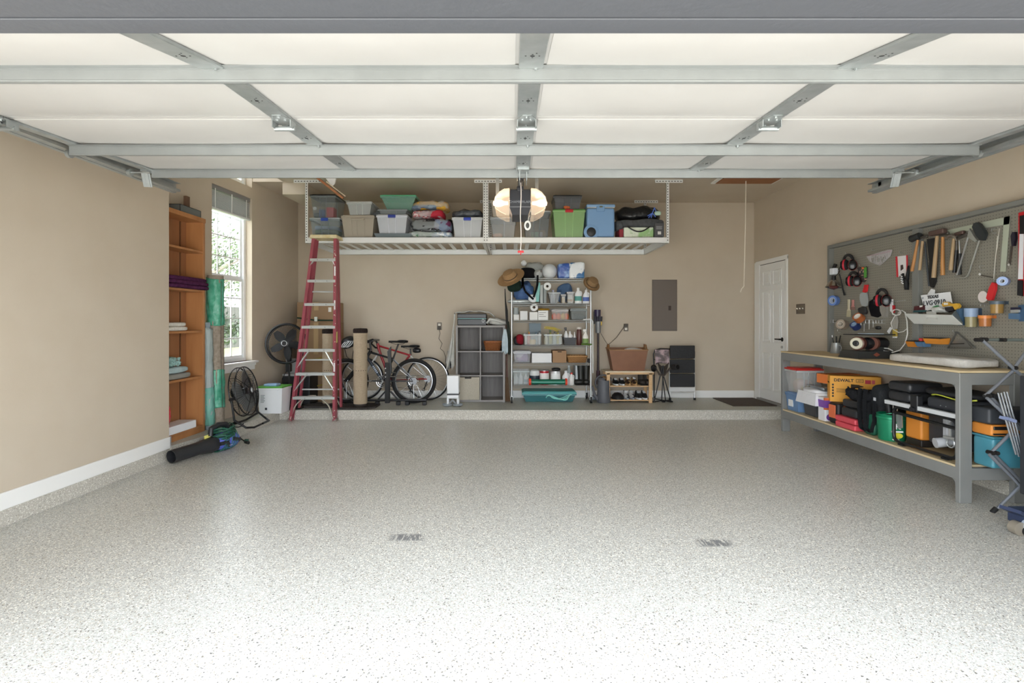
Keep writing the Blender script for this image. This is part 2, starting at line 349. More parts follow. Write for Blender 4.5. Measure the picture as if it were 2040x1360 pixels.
# windows
M_vinyl = mat('white_vinyl', 'f4f6f7', .35)
M_glass = mat('window_glass', 'eef6f4', .02, alpha=.06)
def window(name, zb, zt, sashes, cols, rows):
    w_ = MB(M_vinyl); w_.T = TW
    f = .045; g0, g1 = U0+f, U1-f
    w_.box(U0, g0, .09, .15, zb, zt).box(g1, U1, .09, .15, zb, zt).box(g0, g1, .09, .15, zb, zb+f).box(g0, g1, .09, .15, zt-f, zt)
    root = struct(w_.build(name)); zb += f; zt -= f
    hs = (zt-zb)/sashes
    for s_ in range(sashes):
        a, c = zb+s_*hs, zb+(s_+1)*hs; q = .1+.02*s_
        k = MB(M_vinyl); k.T = TW; e = .035
        k.box(g0, g0+e, q, q+.02, a, c).box(g1-e, g1, q, q+.02, a, c).box(g0, g1, q, q+.02, a, a+e).box(g0, g1, q, q+.02, c-e, c)
        sa = k.build('window_sash', root)
        k = MB(M_vinyl); k.T = TW
        for i in range(1, cols): u = g0+(g1-g0)*i/cols; k.box(u-.008, u+.008, q+.004, q+.016, a+e, c-e)
        for i in range(1, rows): z = a+(c-a)*i/rows; k.box(g0+e, g1-e, q+.004, q+.016, z-.008, z+.008)
        k.build('muntin_grid', sa)
        k = MB(M_glass); k.T = TW; k.box(g0+e, g1-e, q+.008, q+.011, a+e, c-e).build('window_pane', sa)
    return root
w1_ = window('window_1', WB, WT, 2, 3, 4); window('window_2', TB, TT, 1, 3, 2)
m = MB(M_trimw); m.T = TW
m.box(U0-.06, U1+.07, -.06, .09, WB-.03, WB, b=.006).box(U0-.03, U1+.04, -.02, 0, WB-.12, WB-.03, b=.004).box(U0-.03, U1+.04, -.035, 0, WB-.06, WB-.03)
m.build('window_sill', w1_)
# raised roller blind cassette and bunched slats
bl = thing('window_blind', 'grey slatted blind pulled up to the top of the tall window', 'blind', TW @ Vector(((U0+U1)/2, .05, WT-.25)))
m = MB(mat('blind_headrail', '8e8c8a', .5)); m.T = TW; m.box(U0+.01, U1-.01, .02, .07, WT-.05, WT).build('headrail', bl)
m = MB(mat('blind_slats', 'c3c6c5', .5)); m.T = TW
for i in range(16): m.box(U0+.015, U1-.015, .02+.002*(i % 2), .068, WT-.06-.0135*(i+1), WT-.06-.0135*(i+1)+.006)
m.build('slats', bl)
m = MB(mat('blind_bottom', 'dfe2e1', .4)); m.T = TW; m.box(U0+.012, U1-.012, .015, .07, WT-.30, WT-.275, b=.004).build('bottom_rail', bl)
for u in (U0+.08, U0+.4, U1-.1): m = MB(M_trimw); m.T = TW; m.box(u-.006, u+.006, .012, .016, WT-.28, WT-.04).build('ladder_tape', bl)
# six-panel door on the right wall
RD0, RD1 = 7.24, 7.97; DZ0, DZ1 = PLAT+.04, CAM_Z+.865
M_doorw = mat('door_white', 'eeefed', .35)
cs = .06
m = MB(M_trimw).box(RX-.018, RX, RD0-cs, RD0-.01, PLAT, DZ1+cs, b=.004).box(RX-.018, RX, RD1+.02, RD1+.02+cs+.1, PLAT, DZ1+cs, b=.004).box(RX-.019, RX, RD0-cs, RD1+.08+cs, DZ1+.01, DZ1+cs+.015, b=.004)
m.box(RX-.05, RX-.004, RD0-.04, RD1+.04, PLAT, PLAT+.035, mat('door_sill_grey', '8f8d88', .5))
struct(m.build('trim_4'))
m = MB(mat('door_gap', '1d1b19', .9)).box(RX-.002, RX+.001, RD0-.012, RD1+.022, DZ0-.01, DZ1+.012)
struct(m.build('trim_5'))
m = MB(M_doorw).box(RX-.014, RX-.003, RD0, RD1, DZ0, DZ1)
dr = struct(m.build('door_1'), 'white six-panel door in the right wall by the back corner')
for (z0, z1) in ((.07, .35), (.42, .80), (.84, .95)):
    for (u0, u1) in ((.12, .46), (.54, .88)):
        h = DZ1-DZ0; W_ = RD1-RD0; a, b_ = RD0+u0*W_, RD0+u1*W_; c, e = DZ0+z0*h, DZ0+z1*h
        k = MB(M_doorw)
        for q in ((a, b_, c, c+.018), (a, b_, e-.018, e), (a, a+.018, c, e), (b_-.018, b_, c, e)): k.box(RX-.022, RX-.013, q[0], q[1], q[2], q[3], b=.004)
        k.box(RX-.021, RX-.013, a+.045, b_-.045, c+.045, e-.045, b=.006)
        k.build('door_panel', dr)
m = MB(K('1b1a19', .4, .5)); hy, hz_ = RD0+.07, WZ(676, 7.3)
m.cyl((RX-.014, hy, hz_), (RX-.07, hy, hz_), .012).cyl((RX-.014, hy, hz_), (RX-.022, hy, hz_), .03).bar((RX-.065, hy, hz_), (RX-.065, hy+.11, hz_), .014, .018, b=.003)
m.build('door_handle', dr)
m = MB(K('b9b9b9', .3, .8)); m.cyl((RX-.014, hy, hz_-.11), (RX-.03, hy, hz_-.11), .018); m.build('deadbolt', dr)
# triple switch plate
sw = thing('light_switch', 'brown wall plate with three white toggle switches beside the white door', 'switch', (RX, 6.82, WZ(615, 6.82)))
sy0, sy1 = RX/(1604-VX)*F, RX/(1587-VX)*F; sz0, sz1 = WZ(625, 6.8), WZ(605, 6.8)
MB(mat('brown_plate', '6b5f52', .4)).box(RX-.008, RX, sy0, sy1, sz0, sz1, b=.003).build('plate', sw)
for i in range(3):
    y = sy0+(sy1-sy0)*(i+.5)/3; MB(K('f0ece0', .4)).bar((RX-.006, y, (sz0+sz1)/2), (RX-.02, y, (sz0+sz1)/2+.012), .012, .012).build('toggle', sw)
# dark door mat
m = MB(mat('mat_brown', '5b5048', .95, col2='4b423c', scale=60, bump=.4)).box(WX(1413, 8.2)+.02, RX-.06, 7.36, 8.12, PLAT, PLAT+.012, b=.004)
tag(m.build('door_mat'), 'flat brown mat on the raised floor in front of the white door', 'mat')
# breaker panel, outlets
m = thing('electrical_panel', 'flush grey-brown electrical panel door on the back wall', 'electrical panel', (WX(1323, BACK), BACK-.012, WZ(658, BACK)))
M_pan = mat('panel_taupe', '716860', .5)
x0, x1, z0, z1 = WX(1299, BACK), WX(1348.5, BACK), WZ(659, BACK), WZ(557, BACK)
MB(M_pan).box(x0, x1, BACK-.012, BACK, z0, z1, b=.003).build('cover', m)
MB(M_pan).box(x0+.015, x1-.015, BACK-.017, BACK-.011, z0+.015, z1-.015, b=.002).build('door', m)
MB(K('3c2f29', .5)).box(WX(1331, BACK), WX(1336, BACK), BACK-.025, BACK-.016, WZ(618, BACK), WZ(609, BACK), b=.003).build('latch', m)
def outlet(x, y, lab, plug=True):
    t = thing('wall_outlet', lab, 'outlet', (WX(x, BACK), BACK, WZ(y+9, BACK)))
    X, Z = WX(x, BACK), WZ(y, BACK)
    MB(mat('outlet_plate', '6e6458', .4)).box(X-.037, X+.037, BACK-.007, BACK, Z-.06, Z+.06, b=.002).build('plate', t)
    for s_ in (-1, 1): MB(K('e9e4d8', .4)).box(X-.02, X+.02, BACK-.011, BACK-.006, Z+s_*.024-.018, Z+s_*.024+.018, b=.003).build('socket', t)
    return X, Z
outlet(875.5, 649.5, 'outlet plate on the back wall above the right bicycle wheel')
outlet(1247, 652, 'outlet plate on the back wall above the wooden shoe bench')
# ---------------- overhead garage door, open ----------------
M_panel = mat('door_inside_white', 'b9b7b4', .45, col2='b3b1ae', scale=3)
gd = thing('door_2', 'white sectional garage door rolled up overhead with metal struts', 'garage door', (.06, 1.4, CAM_Z+.8)); gd['kind'] = 'structure'
del gd['label']; del gd['category']
prof = [(1.405, .812), (1.83, .907), (2.345, .938), (2.85, .962), (3.35, .99)]
stl = [-1.10, .02, 1.14]         # left edges of the three inner stiles
SWD = .085
for i in range(4):
    (ya, za), (yb, zb) = prof[i], prof[i+1]; ya += .003; yb -= .003
    d = Vector((0, yb-ya, zb-za)); L_ = d.length; d.normalize(); up = Vector((0, -d.z, d.y))
    T = Matrix(((1, 0, 0, 0), (0, d.y, up.y, ya), (0, d.z, up.z, CAM_Z+za), (0, 0, 0, 1)))     # local: x, along, normal (up)
    m = MB(M_panel); m.T = T
    m.box(DX0, DX1, 0, L_, .0, .03)
    sec = m.build('door_section', gd)
    # slightly raised insulation panels in the four bays
    edges = [DX0+.05]+[e for s_ in stl for e in (s_, s_+SWD)]+[DX1-.05]
    for k in range(4):
        a, b_ = edges[2*k], edges[2*k+1]; q = MB(M_panel); q.T = T
        def fn(u, v, a=a, b_=b_, L_=L_):
            bul = .011*math.sin(PI*u)**.6*math.sin(PI*v)**.5
            return (a+.012+(b_-a-.024)*u, .03+(L_-.06)*v, -.001-bul)
        q.grid(fn, 12, 8, .004); q.build('insulation_panel', sec)
    for k, s_ in enumerate([DX0]+stl+[DX1-.05]):
        wd_ = .05 if k in (0, 4) else SWD
        q = MB(M_galv); q.T = T; q.box(s_, s_+wd_, .0, L_, -.014, 0, b=.003)
        st = q.build('door_stile', sec)
        if 0 < k < 4:
            q = MB(K('2a2a2a', .8)); q.T = T
            for (dx, dy, r) in ((0, 0, .008), (-.022, .0, .003), (.022, 0, .003), (0, .018, .003), (0, -.018, .003), (.012, -.03, .003)):
                q.cyl((s_+wd_/2+dx, L_*.55+dy, -.0135), (s_+wd_/2+dx, L_*.55+dy, -.0147), r, n=10)
            q.build('punched_hole', st)
    q = MB(mat('black_seam', '2b2b2b', .7)); q.T = T
    q.box(DX0, DX1, L_-.004, L_+.004, .002, .02); q.build('section_seam', sec)
# struts hang on the sections
for (Y, z, x0, x1) in ((1.80, .908, DX0, DX1), (2.745, .957, DX0, DX1), (3.315, .996, DX0+.04, DX1-.04)):
    zz = CAM_Z+z-.014; h = .05
    q = MB(M_galv2); q.box(x0, x1, Y, Y+.0016, zz-h, zz).box(x0, x1, Y, Y+.02, zz-h, zz-h+.0016).box(x0, x1, Y+.0184, Y+.02, zz-h, zz).box(x0, x1, Y-.018, Y, zz-.003, zz-.001)
    q.box(x0, x1, Y-.001, Y+.003, zz-h-.001, zz-h+.006, b=.001).box(x0, x1, Y-.0015, Y+.001, zz-h*.16-.003, zz-h*.16)
    stt = q.build('door_strut', gd)
    for s_ in stl:
        q = MB(M_galv); q.cyl((s_+SWD*.7, Y-.01, zz-.003), (s_+SWD*.7, Y-.01, zz-.012), .007, n=6).cyl((s_+SWD*.7, Y-.01, zz-.012), (s_+SWD*.7, Y-.01, zz-.016), .004, n=8); q.build('strut_bolt', stt)
# hinges on the middle joint (and small ones at the ends)
for k, s_ in enumerate([DX0-.015]+stl+[DX1-.07]):
    Y, z = 2.345, CAM_Z+.938-.015; cx = s_+.0425
    q = MB(M_galv)
    q.prism([(cx-.04, Y+.055), (cx+.04, Y+.055), (cx+.045, Y-.01), (cx+.02, Y-.06), (cx-.02, Y-.06), (cx-.045, Y-.01)], z-.004, z-.001, 'z')
    q.box(cx-.043, cx-.04, Y-.01, Y+.05, z-.035, z).box(cx+.04, cx+.043, Y-.01, Y+.05, z-.035, z)
    q.cyl((cx-.047, Y+.03, z-.03), (cx+.047, Y+.03, z-.03), .011, n=12)
    for dx, dy in ((0, -.04), (-.018, -.012), (.018, -.012), (0, .06)): q.cyl((cx+dx, Y+dy, z-.004), (cx+dx, Y+dy, z-.011), .007, n=6)
    h_ = q.build('door_hinge', gd)
for sx, X in ((-1, DX0+.02), (1, DX1-.02)):
    for Y, zr in ((1.83, .907), (2.345, .938), (2.85, .962), (3.3, .99)):
        q = MB(M_galv); z = CAM_Z+zr-.03
        q.box(X-.02, X+.02, Y-.03, Y+.03, z, z+.02).cyl((X-sx*.02, Y, z), (X+sx*.115, Y, z), .006).cyl((X+sx*.10, Y, z), (X+sx*.118, Y, z), .023, n=18)
        q.build('track_roller', gd)
q = MB(M_galv)
q.box(.03, .10, 3.22, 3.36, CAM_Z+.955, CAM_Z+.975).box(.04, .045, 3.27, 3.40, CAM_Z+.90, CAM_Z+.975).box(.085, .09, 3.27, 3.40, CAM_Z+.90, CAM_Z+.975)
q.build('operator_bracket', gd)
# horizontal tracks
def track(sx, Xc, y1, z0, z1, lab):
    t = thing('door_track', lab, 'track', (Xc, y1, CAM_Z+z1), 0, 'overhead door tracks')
    y0 = 1.42
    def c_at(y): return z0+(z1-z0)*(y-2.5)/(y1-2.5)
    q = MB(M_galv); A = lambda dx, y, dz: (Xc+sx*dx, y, CAM_Z+c_at(y)+dz)
    def strip(d0, e0, d1, e1, m=None):
        q.hexa([A(d0, y0, e0), A(d1, y0, e1), A(d1, y1, e1), A(d0, y1, e0), A(d0, y0, e0+.003), A(d1, y0, e1+.003), A(d1, y1, e1+.003), A(d0, y1, e0+.003)], m)
    q.hexa([A(.022, y0, -.028), A(.025, y0, -.028), A(.025, y1, -.028), A(.022, y1, -.028), A(.022, y0, .028), A(.025, y0, .028), A(.025, y1, .028), A(.022, y1, .028)])
    strip(-.018, -.03, .025, -.03); strip(-.022, .028, .025, .028)
    q.hexa([A(-.02, y0, -.03), A(-.018, y0, -.03), A(-.018, y1, -.03), A(-.02, y1, -.03), A(-.02, y0, -.014), A(-.018, y0, -.014), A(-.018, y1, -.014), A(-.02, y1, -.014)])
    q.build('rail', t)
    q = MB(M_galv); q.hexa([A(.026, y0, -.034), A(.056, y0, -.034), A(.056, y1+.02, -.034), A(.026, y1+.02, -.034), A(.026, y0, -.031), A(.056, y0, -.031), A(.056, y1+.02, -.031), A(.026, y1+.02, -.031)])
    q.hexa([A(.026, y0, -.031), A(.029, y0, -.031), A(.029, y1+.02, -.031), A(.026, y1+.02, -.031), A(.026, y0, .03), A(.029, y0, .03), A(.029, y1+.02, .03), A(.026, y1+.02, .03)])
    q.build('reinforcing_angle', t)
    q = MB(M_galv)          # hanging straps up to the ceiling
    ys = y1-.08; p = A(.04, ys, 0)
    q.box(p[0]-.018, p[0]+.018, ys-.002, ys+.002, p[2], CEIL).box(p[0]-.018, p[0]-.014, ys-.002, ys+.03, p[2], CEIL)
    q.bar((p[0], ys, CEIL-.3), (p[0]+sx*.3, ys, CEIL), .03, .003)
    q.build('hanging_strap', t)
    q = MB(M_galv)          # the roller bracket of the top section in the track
    Y = 3.36; b0 = A(-.10, Y, .02); b1 = A(0, Y+.08, -.02)
    q.build('track_bolt', t) if False else None
    q.cyl(A(.02, 2.05, 0), A(.034, 2.05, 0), .008, n=8).cyl(A(.02, y1-.02, 0), A(.034, y1-.02, 0), .008, n=8).build('track_bolt', t)
track(-1, -2.50, 3.82, .985, .996, 'galvanised door track along the left side of the open garage door')
track(1, 2.61, 3.74, .955, .972, 'galvanised door track along the right side of the open garage door')
for sx, X in ((-1, -2.42), (1, 2.53)):
    q = MB(M_galv); z = CAM_Z+.965
    q.bar((X, 3.36, z+.05), (X+sx*.03, 3.44, z-.06), .05, .012).bar((X-.012, 3.355, z+.05), (X+sx*.03-.012, 3.435, z-.06), .012, .016).bar((X+.012, 3.355, z+.05), (X+sx*.03+.012, 3.435, z-.06), .012, .016)
    q.build('top_bracket', gd)
# opener: rail, motor head with two lamp lenses, straps, cord
OD = 4.35; ox = WX(1036.5, OD)
op = thing('garage_door_opener', 'black ceiling garage door opener with glowing lamp lens on each side', 'garage door opener', (ox, OD, WZ(427, OD)))
zt, zb, zm = WZ(374, OD), WZ(427, OD), WZ(412, OD)
M_blk = mat('black_plastic', '26272a', .45)
q = MB(mat('opener_dark', '3a3b40', .4)); hw = .5*43/F*OD
q.box(ox-hw, ox+hw, OD, OD+.36, zm-.005, zt-.01, b=.012).box(ox-.03, ox+.03, OD-.01, OD+.1, zt-.03, zt+.012, b=.006)
q.prism([(ox-hw, zm), (ox+hw, zm), (ox+hw*.75, zb+.0), (ox-hw*.75, zb+.0)], OD+.01, OD+.33)
q.build('housing', op)
MB(K('8c8e92', .3, .6)).box(ox-hw, ox+hw, OD-.002, OD+.004, zm-.004, zm+.004).build('trim_strip', op)
M_lens = mat('lamp_lens', 'f0e2d0', .15, alpha=.34)
M_bulb = mat('lamp_bulb', 'ffd9b0', .4, emit=1.4)
for s_ in (-1, 1):
    q = MB(M_lens); R = 52/F*OD
    pts = [(hw, zt-.0), (hw+.04, zt-.004), (R-.04, zt-.035), (R-.008, zt-.075), (R, (zt+zb)/2), (R-.01, zm-.01), (R-.05, zb+.025), (hw+.03, zb+.0), (hw, zb+.0)]
    n = len(pts); prf = [(ox+s_*a, b_) for a, b_ in pts]
    for i in range(n-1):
        a, b_ = prf[i], prf[i+1]; q.hexa([(a[0], OD+.01, a[1]), (b_[0], OD+.01, b_[1]), (b_[0], OD+.30, b_[1]), (a[0], OD+.30, a[1]), (a[0], OD+.01, a[1]-.003), (b_[0], OD+.01, b_[1]-.003), (b_[0], OD+.30, b_[1]-.003), (a[0], OD+.30, a[1]-.003)])
    q.prism(prf if s_ < 0 else prf[::-1], OD+.008, OD+.011)
    q.tube([(p[0], OD+.008, p[1]) for p in prf[1:-1]], .0035, 6, m=mat('lens_rim', 'fff0dd', .2, alpha=.8))
    ln = q.build('lamp_lens', op)
    q = MB(M_bulb); cx = ox+s_*(hw+.095); q.lathe([(.001, -.05), (.02, -.045), (.032, -.01), (.028, .02), (.015, .05), (.014, .08)], (cx, OD+.13, (zt+zb)/2+.012), 16, ax=(-s_, 0, 0)); q.build('light_bulb', op)
    lt = bpy.data.lights.new('opener_lamp', 'POINT'); lt.energy = 5; lt.color = (1, .78, .55); lt.shadow_soft_size = .04
    lo = bpy.data.objects.new('opener_lamp', lt); C.objects.link(lo); lo.location = (cx, OD+.13, (zt+zb)/2+.012)
q = MB(K('1d1d1f', .5)); q.box(ox-.012, ox+.012, 1.45, OD+.02, zt+.012, zt+.045); q.build('rail', op)
q = MB(K('1d1d1f', .5)); q.box(ox-.03, ox+.03, 4.02, 4.14, zt-.005, zt+.03, b=.005).bar((ox, 4.05, zt+.01), (ox+.01, 3.36, CAM_Z+.95), .006, .03).bar((ox-.02, 4.1, zt+.0), (ox-.02, 4.1, zt-.06), .006, .02).bar((ox+.02, 4.1, zt+.0), (ox+.02, 4.1, zt-.05), .006, .02); q.build('trolley_arm', op)
q = MB(M_galv)
for dx in (-.20, .15): q.box(ox+dx-.015, ox+dx+.015, OD+.2, OD+.203, zt-.04, CEIL)
q.box(ox-.2, ox+.2, OD+.19, OD+.21, zt-.02, zt+.0); q.build('hanging_strap', op)
MB(K('c9ccd0', .5)).box(ox, ox, 0, 0, 0, 0) if False else None
text('CHAMBERLAIN', .028, face_cam((ox, OD-.001, WZ(402, OD))), K('8f9399', .4), op, 'lettering', .0008, 1.0)
q = MB(K('efe3dc', .7)); dc = 4.08
q.tube([(ox+.0, dc, zt-.03)]+[(ox+.003*math.sin(i), dc, zt-.03-(zt-.03-WZ(500, dc))*i/10) for i in range(1, 11)], .0035, 6)
cord = q.build('release_cord', op)
q = MB(K('d3262c', .4)); z = WZ(502, dc); q.box(ox-.024, ox+.024, dc-.006, dc+.006, z-.006, z+.012, b=.004).cyl((ox, dc, z-.008), (ox, dc, z-.022), .004).build('release_handle', op)
# white hanging plug end on a thin wire at the opener
q = MB(K('dcdcd8', .5)); X = WX(1051, 4.3); q.tube([(X+.02, 4.34, WZ(427, 4.3)), (X+.01, 4.3, WZ(433, 4.3)), (X+.005, 4.3, WZ(441, 4.3))], .002, 6); 
for k in range(3): q.torus((X, 4.3, WZ(449, 4.3)), .018+.004*k, .003, (0, 1, .2*k), 16, 6, sy=1.5)
tag(q.build('antenna_wire'), 'white coil of thin wire dangling below the door opener', 'wire')
# attic hatch in the ceiling and its pull cord
hd = 7.02
hx0, hx1 = WX(1416, hd), WX(1538, hd)
t = thing('attic_hatch', 'brown plywood attic hatch with white edging in the ceiling', 'hatch', ((hx0+hx1)/2, 6.4, CEIL-.02))
MB(mat('hatch_ply', '8f5a35', .6, col2='a0683f', scale=8, stretch=(1, 8, 1))).box(hx0+.06, hx1-.02, 6.1, hd-.03, CEIL-.022, CEIL).build('panel', t)
MB(M_trimw).box(hx0, hx0+.05, 5.9, hd, CEIL-.018, CEIL).box(hx1-.014, hx1, 5.9, hd, CEIL-.018, CEIL).build('edge_trim', t)
q = MB(K('e8e0d0', .8)); pc = 6.85; q.tube([(WX(1486, pc), pc, CEIL-.02), (WX(1485, pc), pc, WZ(450, pc)), (WX(1482, pc), pc, WZ(570, pc)), (WX(1477, pc), pc-.01, WZ(575, pc)), (WX(1475, pc), pc, WZ(582, pc))], .006, 6); q.build('pull_cord', t)
# wooden board and white panel hanging from the ceiling over the left rack end
t = thing('attic_ladder', 'orange wooden attic ladder rail sloping down from the ceiling above the left totes', 'attic ladder', at(650, 375, 6.5))
q = MB(mat('pine_orange', 'b0713c', .5, col2='9a5d2c', scale=5, stretch=(1, 1, 14)))
q.bar(at(612, 338, 6.45), at(684, 395, 6.62), .028, .15, up=(0, 1, 0), b=.003).build('wooden_rail', t)
q = MB(M_trimw); q.plate([at(648, 352, 6.5), at(671, 352, 6.5), at(668, 366, 6.55), at(664, 370, 6.56), at(660, 368, 6.56)][::-1], .02); q.build('white_hatch_panel', t)
q = MB(K('e9d9c0', .5)); q.bar(at(650, 362, 6.48), at(688, 391, 6.64), .008, .012).build('edge_strip', t)
# ---------------- shared makers for goods ----------------
def wx(x0, x1, d): return WX(x0, d), WX(x1, d)
def hgt(a, b_, d): return (b_-a)/F*d
def clearm(col, al): return mat('clear_%s_%d' % (col, al*100), col, .25, alpha=al, spec=.5)
def tote(label, x0, x1, h, y0, dep, zb, col, al=.45, lid=None, latch=None, taper=.03, group=None, name='storage_tote', lidh=.022, ribs=2, cat='tote', handle=False, pat=None, x_=None):
    X0, X1 = x_ if x_ else wx(x0, x1, y0); cx = (X0+X1)/2; w_ = X1-X0
    t = thing(name, label, cat, (cx, y0+dep/2, zb), 0, group)
    al = al*.62 if al < .95 else 1; mt = pat or clearm(col, al); mt2 = pat or clearm(col, min(1, al+.3)); H = h-(lidh if lid else 0); wt = .005
    q = MB(mt)
    X0 += .008; X1 -= .008; a, b_ = y0+.008, y0+dep-.008
    # hollow tapered shell: four leaning walls and a floor
    def P(x, y, z, s): return (x, y, z)
    bx0, bx1, by0, by1 = X0+taper, X1-taper, a+taper, b_-taper; z0, z1 = zb+.002, zb+H
    o = [(bx0, by0, z0), (bx1, by0, z0), (bx1, by1, z0), (bx0, by1, z0), (X0, a, z1), (X1, a, z1), (X1, b_, z1), (X0, b_, z1)]
    if al < .95:
        i = [(bx0+wt, by0+wt, z0+wt), (bx1-wt, by0+wt, z0+wt), (bx1-wt, by1-wt, z0+wt), (bx0+wt, by1-wt, z0+wt), (X0+wt, a+wt, z1), (X1-wt, a+wt, z1), (X1-wt, b_-wt, z1), (X0+wt, b_-wt, z1)]
        q._add(o+i, [(3, 2, 1, 0), (0, 1, 5, 4), (1, 2, 6, 5), (2, 3, 7, 6), (3, 0, 4, 7), (8, 9, 10, 11), (12, 13, 9, 8), (13, 14, 10, 9), (14, 15, 11, 10), (15, 12, 8, 11), (4, 5, 13, 12), (5, 6, 14, 13), (6, 7, 15, 14), (7, 4, 12, 15)])
    else: q.hexa(o)
    for k in range(ribs):
        u = (k+1)/(ribs+1)+(.04 if k == 0 else -.04); q.bar((bx0+(bx1-bx0)*u, by0-.001, z0), (X0+(X1-X0)*u, a-.001, z1-.02), .008, .006, mt2)
    q.box(X0-.006, X1+.006, a-.006, a+.002, z1-.022, z1-.002, mt2).box(X0-.006, X0+.002, a, b_, z1-.022, z1-.002, mt2).box(X1-.002, X1+.006, a, b_, z1-.022, z1-.002, mt2)
    q.build('body', t)
    if lid:
        q = MB(lid if not isinstance(lid, str) else K(lid, .4)); q.box(X0-.008, X1+.008, a-.008, b_+.008, z1, z1+lidh*.6, b=.004).box(X0+.012, X1-.012, a+.012, b_-.012, z1+lidh*.6, z1+lidh, b=.004); q.build('lid', t)
    if latch:
        q = MB(K(latch, .35)); lw = w_*.12; q.box(cx-lw, cx+lw, y0-.014, y0+.0, z1-.03, z1+.012, b=.005); q.build('latch', t)
    if handle:
        q = MB(mt2); q.box(cx-w_*.2, cx+w_*.2, y0-.012, y0+.004, z1-.045, z1-.02, b=.004); q.build('handle', t)
    return t
def carton(label, x0, x1, h, y0, dep, zb, m, name='cardboard_box', cat='box', group=None, rz=0, flaps=False, seam=None):
    X0, X1 = wx(x0, x1, y0); cx, cy = (X0+X1)/2, y0+dep/2
    t = thing(name, label, cat, (cx, cy, zb), rz, group); w_ = (X1-X0)/2
    MB(m).box(-w_, w_, -dep/2, dep/2, 0, h, b=.002).build('box_body', t, local=True)
    if seam: MB(seam).box(-w_*.12, w_*.12, -dep/2-.001, dep/2+.001, h*.6, h+.001).box(-w_*.12, w_*.12, -dep/2, dep/2, h, h+.0015).build('packing_tape', t, local=True)
    return t
def soft(label, x0, x1, h, y0, dep, zb, m, name, cat, e=.45, nz=.01, ns=9, seed=0, group=None, n=26):
    X0, X1 = wx(x0, x1, y0); q = MB(m).blob(X0, X1, y0, y0+dep, zb, zb+h, e, nz, ns, n, seed=seed)
    return tag(q.build(name, ang=180), label, cat, group)
def bottle(label, x, w_, h, y0, zb, col, cap=None, name='bottle', cat='bottle', handle=False, lab=None, sq=1, neck=.35, al=1, spray=False, group=None):
    W_ = w_/F*y0; r = W_/2; X = WX(x, y0); cy = y0+r*sq
    t = thing(name, label, cat, (X, cy, zb), 0, group); m = K(col, .35, 0, al)
    hb = h*(.8 if spray else .88)
    q = MB(m).lathe([(r*.9, 0), (r, .006), (r, hb*.6), (r*.93, hb*.72), (r*neck*1.15, hb*.93), (r*neck, hb)], (X, cy, zb), 18, sy=sq)
    q.build('bottle_body', t)
    if handle: MB(m).torus((X+r*.55, cy, zb+hb*.72), r*.42, r*.16, (0, 1, 0), 18, 8, sy=1.5).build('handle', t)
    if lab: MB(K(lab, .6)).lathe([(r*1.01, hb*.18), (r*1.01, hb*.52)], (X, cy, zb), 18, sy=sq, caps=False).build('label', t)
    q = MB(K(cap or 'f0f0f0', .4))
    if spray:
        q.cyl((X, cy, zb+hb), (X, cy, zb+hb+h*.06), r*neck*1.1).box(X-r*.9, X+r*.35, cy-r*.2, cy+r*.2, zb+hb+h*.06, zb+h, b=.004).bar((X-r*.5, cy, zb+hb+h*.07), (X-r*.75, cy, zb+hb-h*.06), .006, .008)
        q.build('spray_head', t)
    else: q.cyl((X, cy, zb+hb), (X, cy, zb+h), r*neck*1.2, r*neck*1.1).build('cap', t)
    return t

# ---------------- bookcase on the left ----------------
M_oak = mat('bookcase_wood', 'ba8353', .45, col2='a97245', scale=4, stretch=(3, 3, .35))
M_oakd = mat('bookcase_back', 'a2704b', .5, col2='93623f', scale=4, stretch=(2, 2, .3))
bx, by0, by1 = -3.44, 5.025, 5.72; bt = CAM_Z+1.13
BC = thing('bookcase', 'tall open wooden bookcase in the recess behind the near left wall corner', 'bookcase', (bx-.12, 5.37, PLAT))
MB(M_oak).box(bx-.20, bx, by1-.035, by1, PLAT, bt, b=.002).build('side_panel', BC)
MB(M_oak).box(bx-.20, bx, by0, by0+.03, PLAT, bt, b=.002).build('side_panel', BC)
MB(M_oak).box(bx-.20, bx+.006, by0, by1+.004, bt-.035, bt+.012, b=.002).build('top_panel', BC)
for a, b_ in ((by0+.03, 5.225), (5.25, 5.575), (5.60, by1-.035)): MB(M_oakd).box(bx-.20, bx-.19, a, b_, PLAT, bt-.035).build('back_board', BC)
MB(mat('dark_gap', '0c0705', .9)).box(bx-.212, bx-.206, by0, by1, PLAT, bt-.03).build('gap_shade_sheet', BC)  # near-black sheet: shade between the back boards put into its colour
SH = [CAM_Z+.776, CAM_Z+.345, CAM_Z-.10, CAM_Z-.60, CAM_Z-1.145]
for z in SH: MB(M_oak).box(bx-.19, bx-.004, by0+.03, by1-.035, z-.024, z, b=.002).build('shelf', BC)
MB(M_oak).box(bx-.012, bx, by0+.03, by1-.035, PLAT, SH[4]-.024).build('plinth', BC)
def onX(X, x): return X*F/(x-VX)
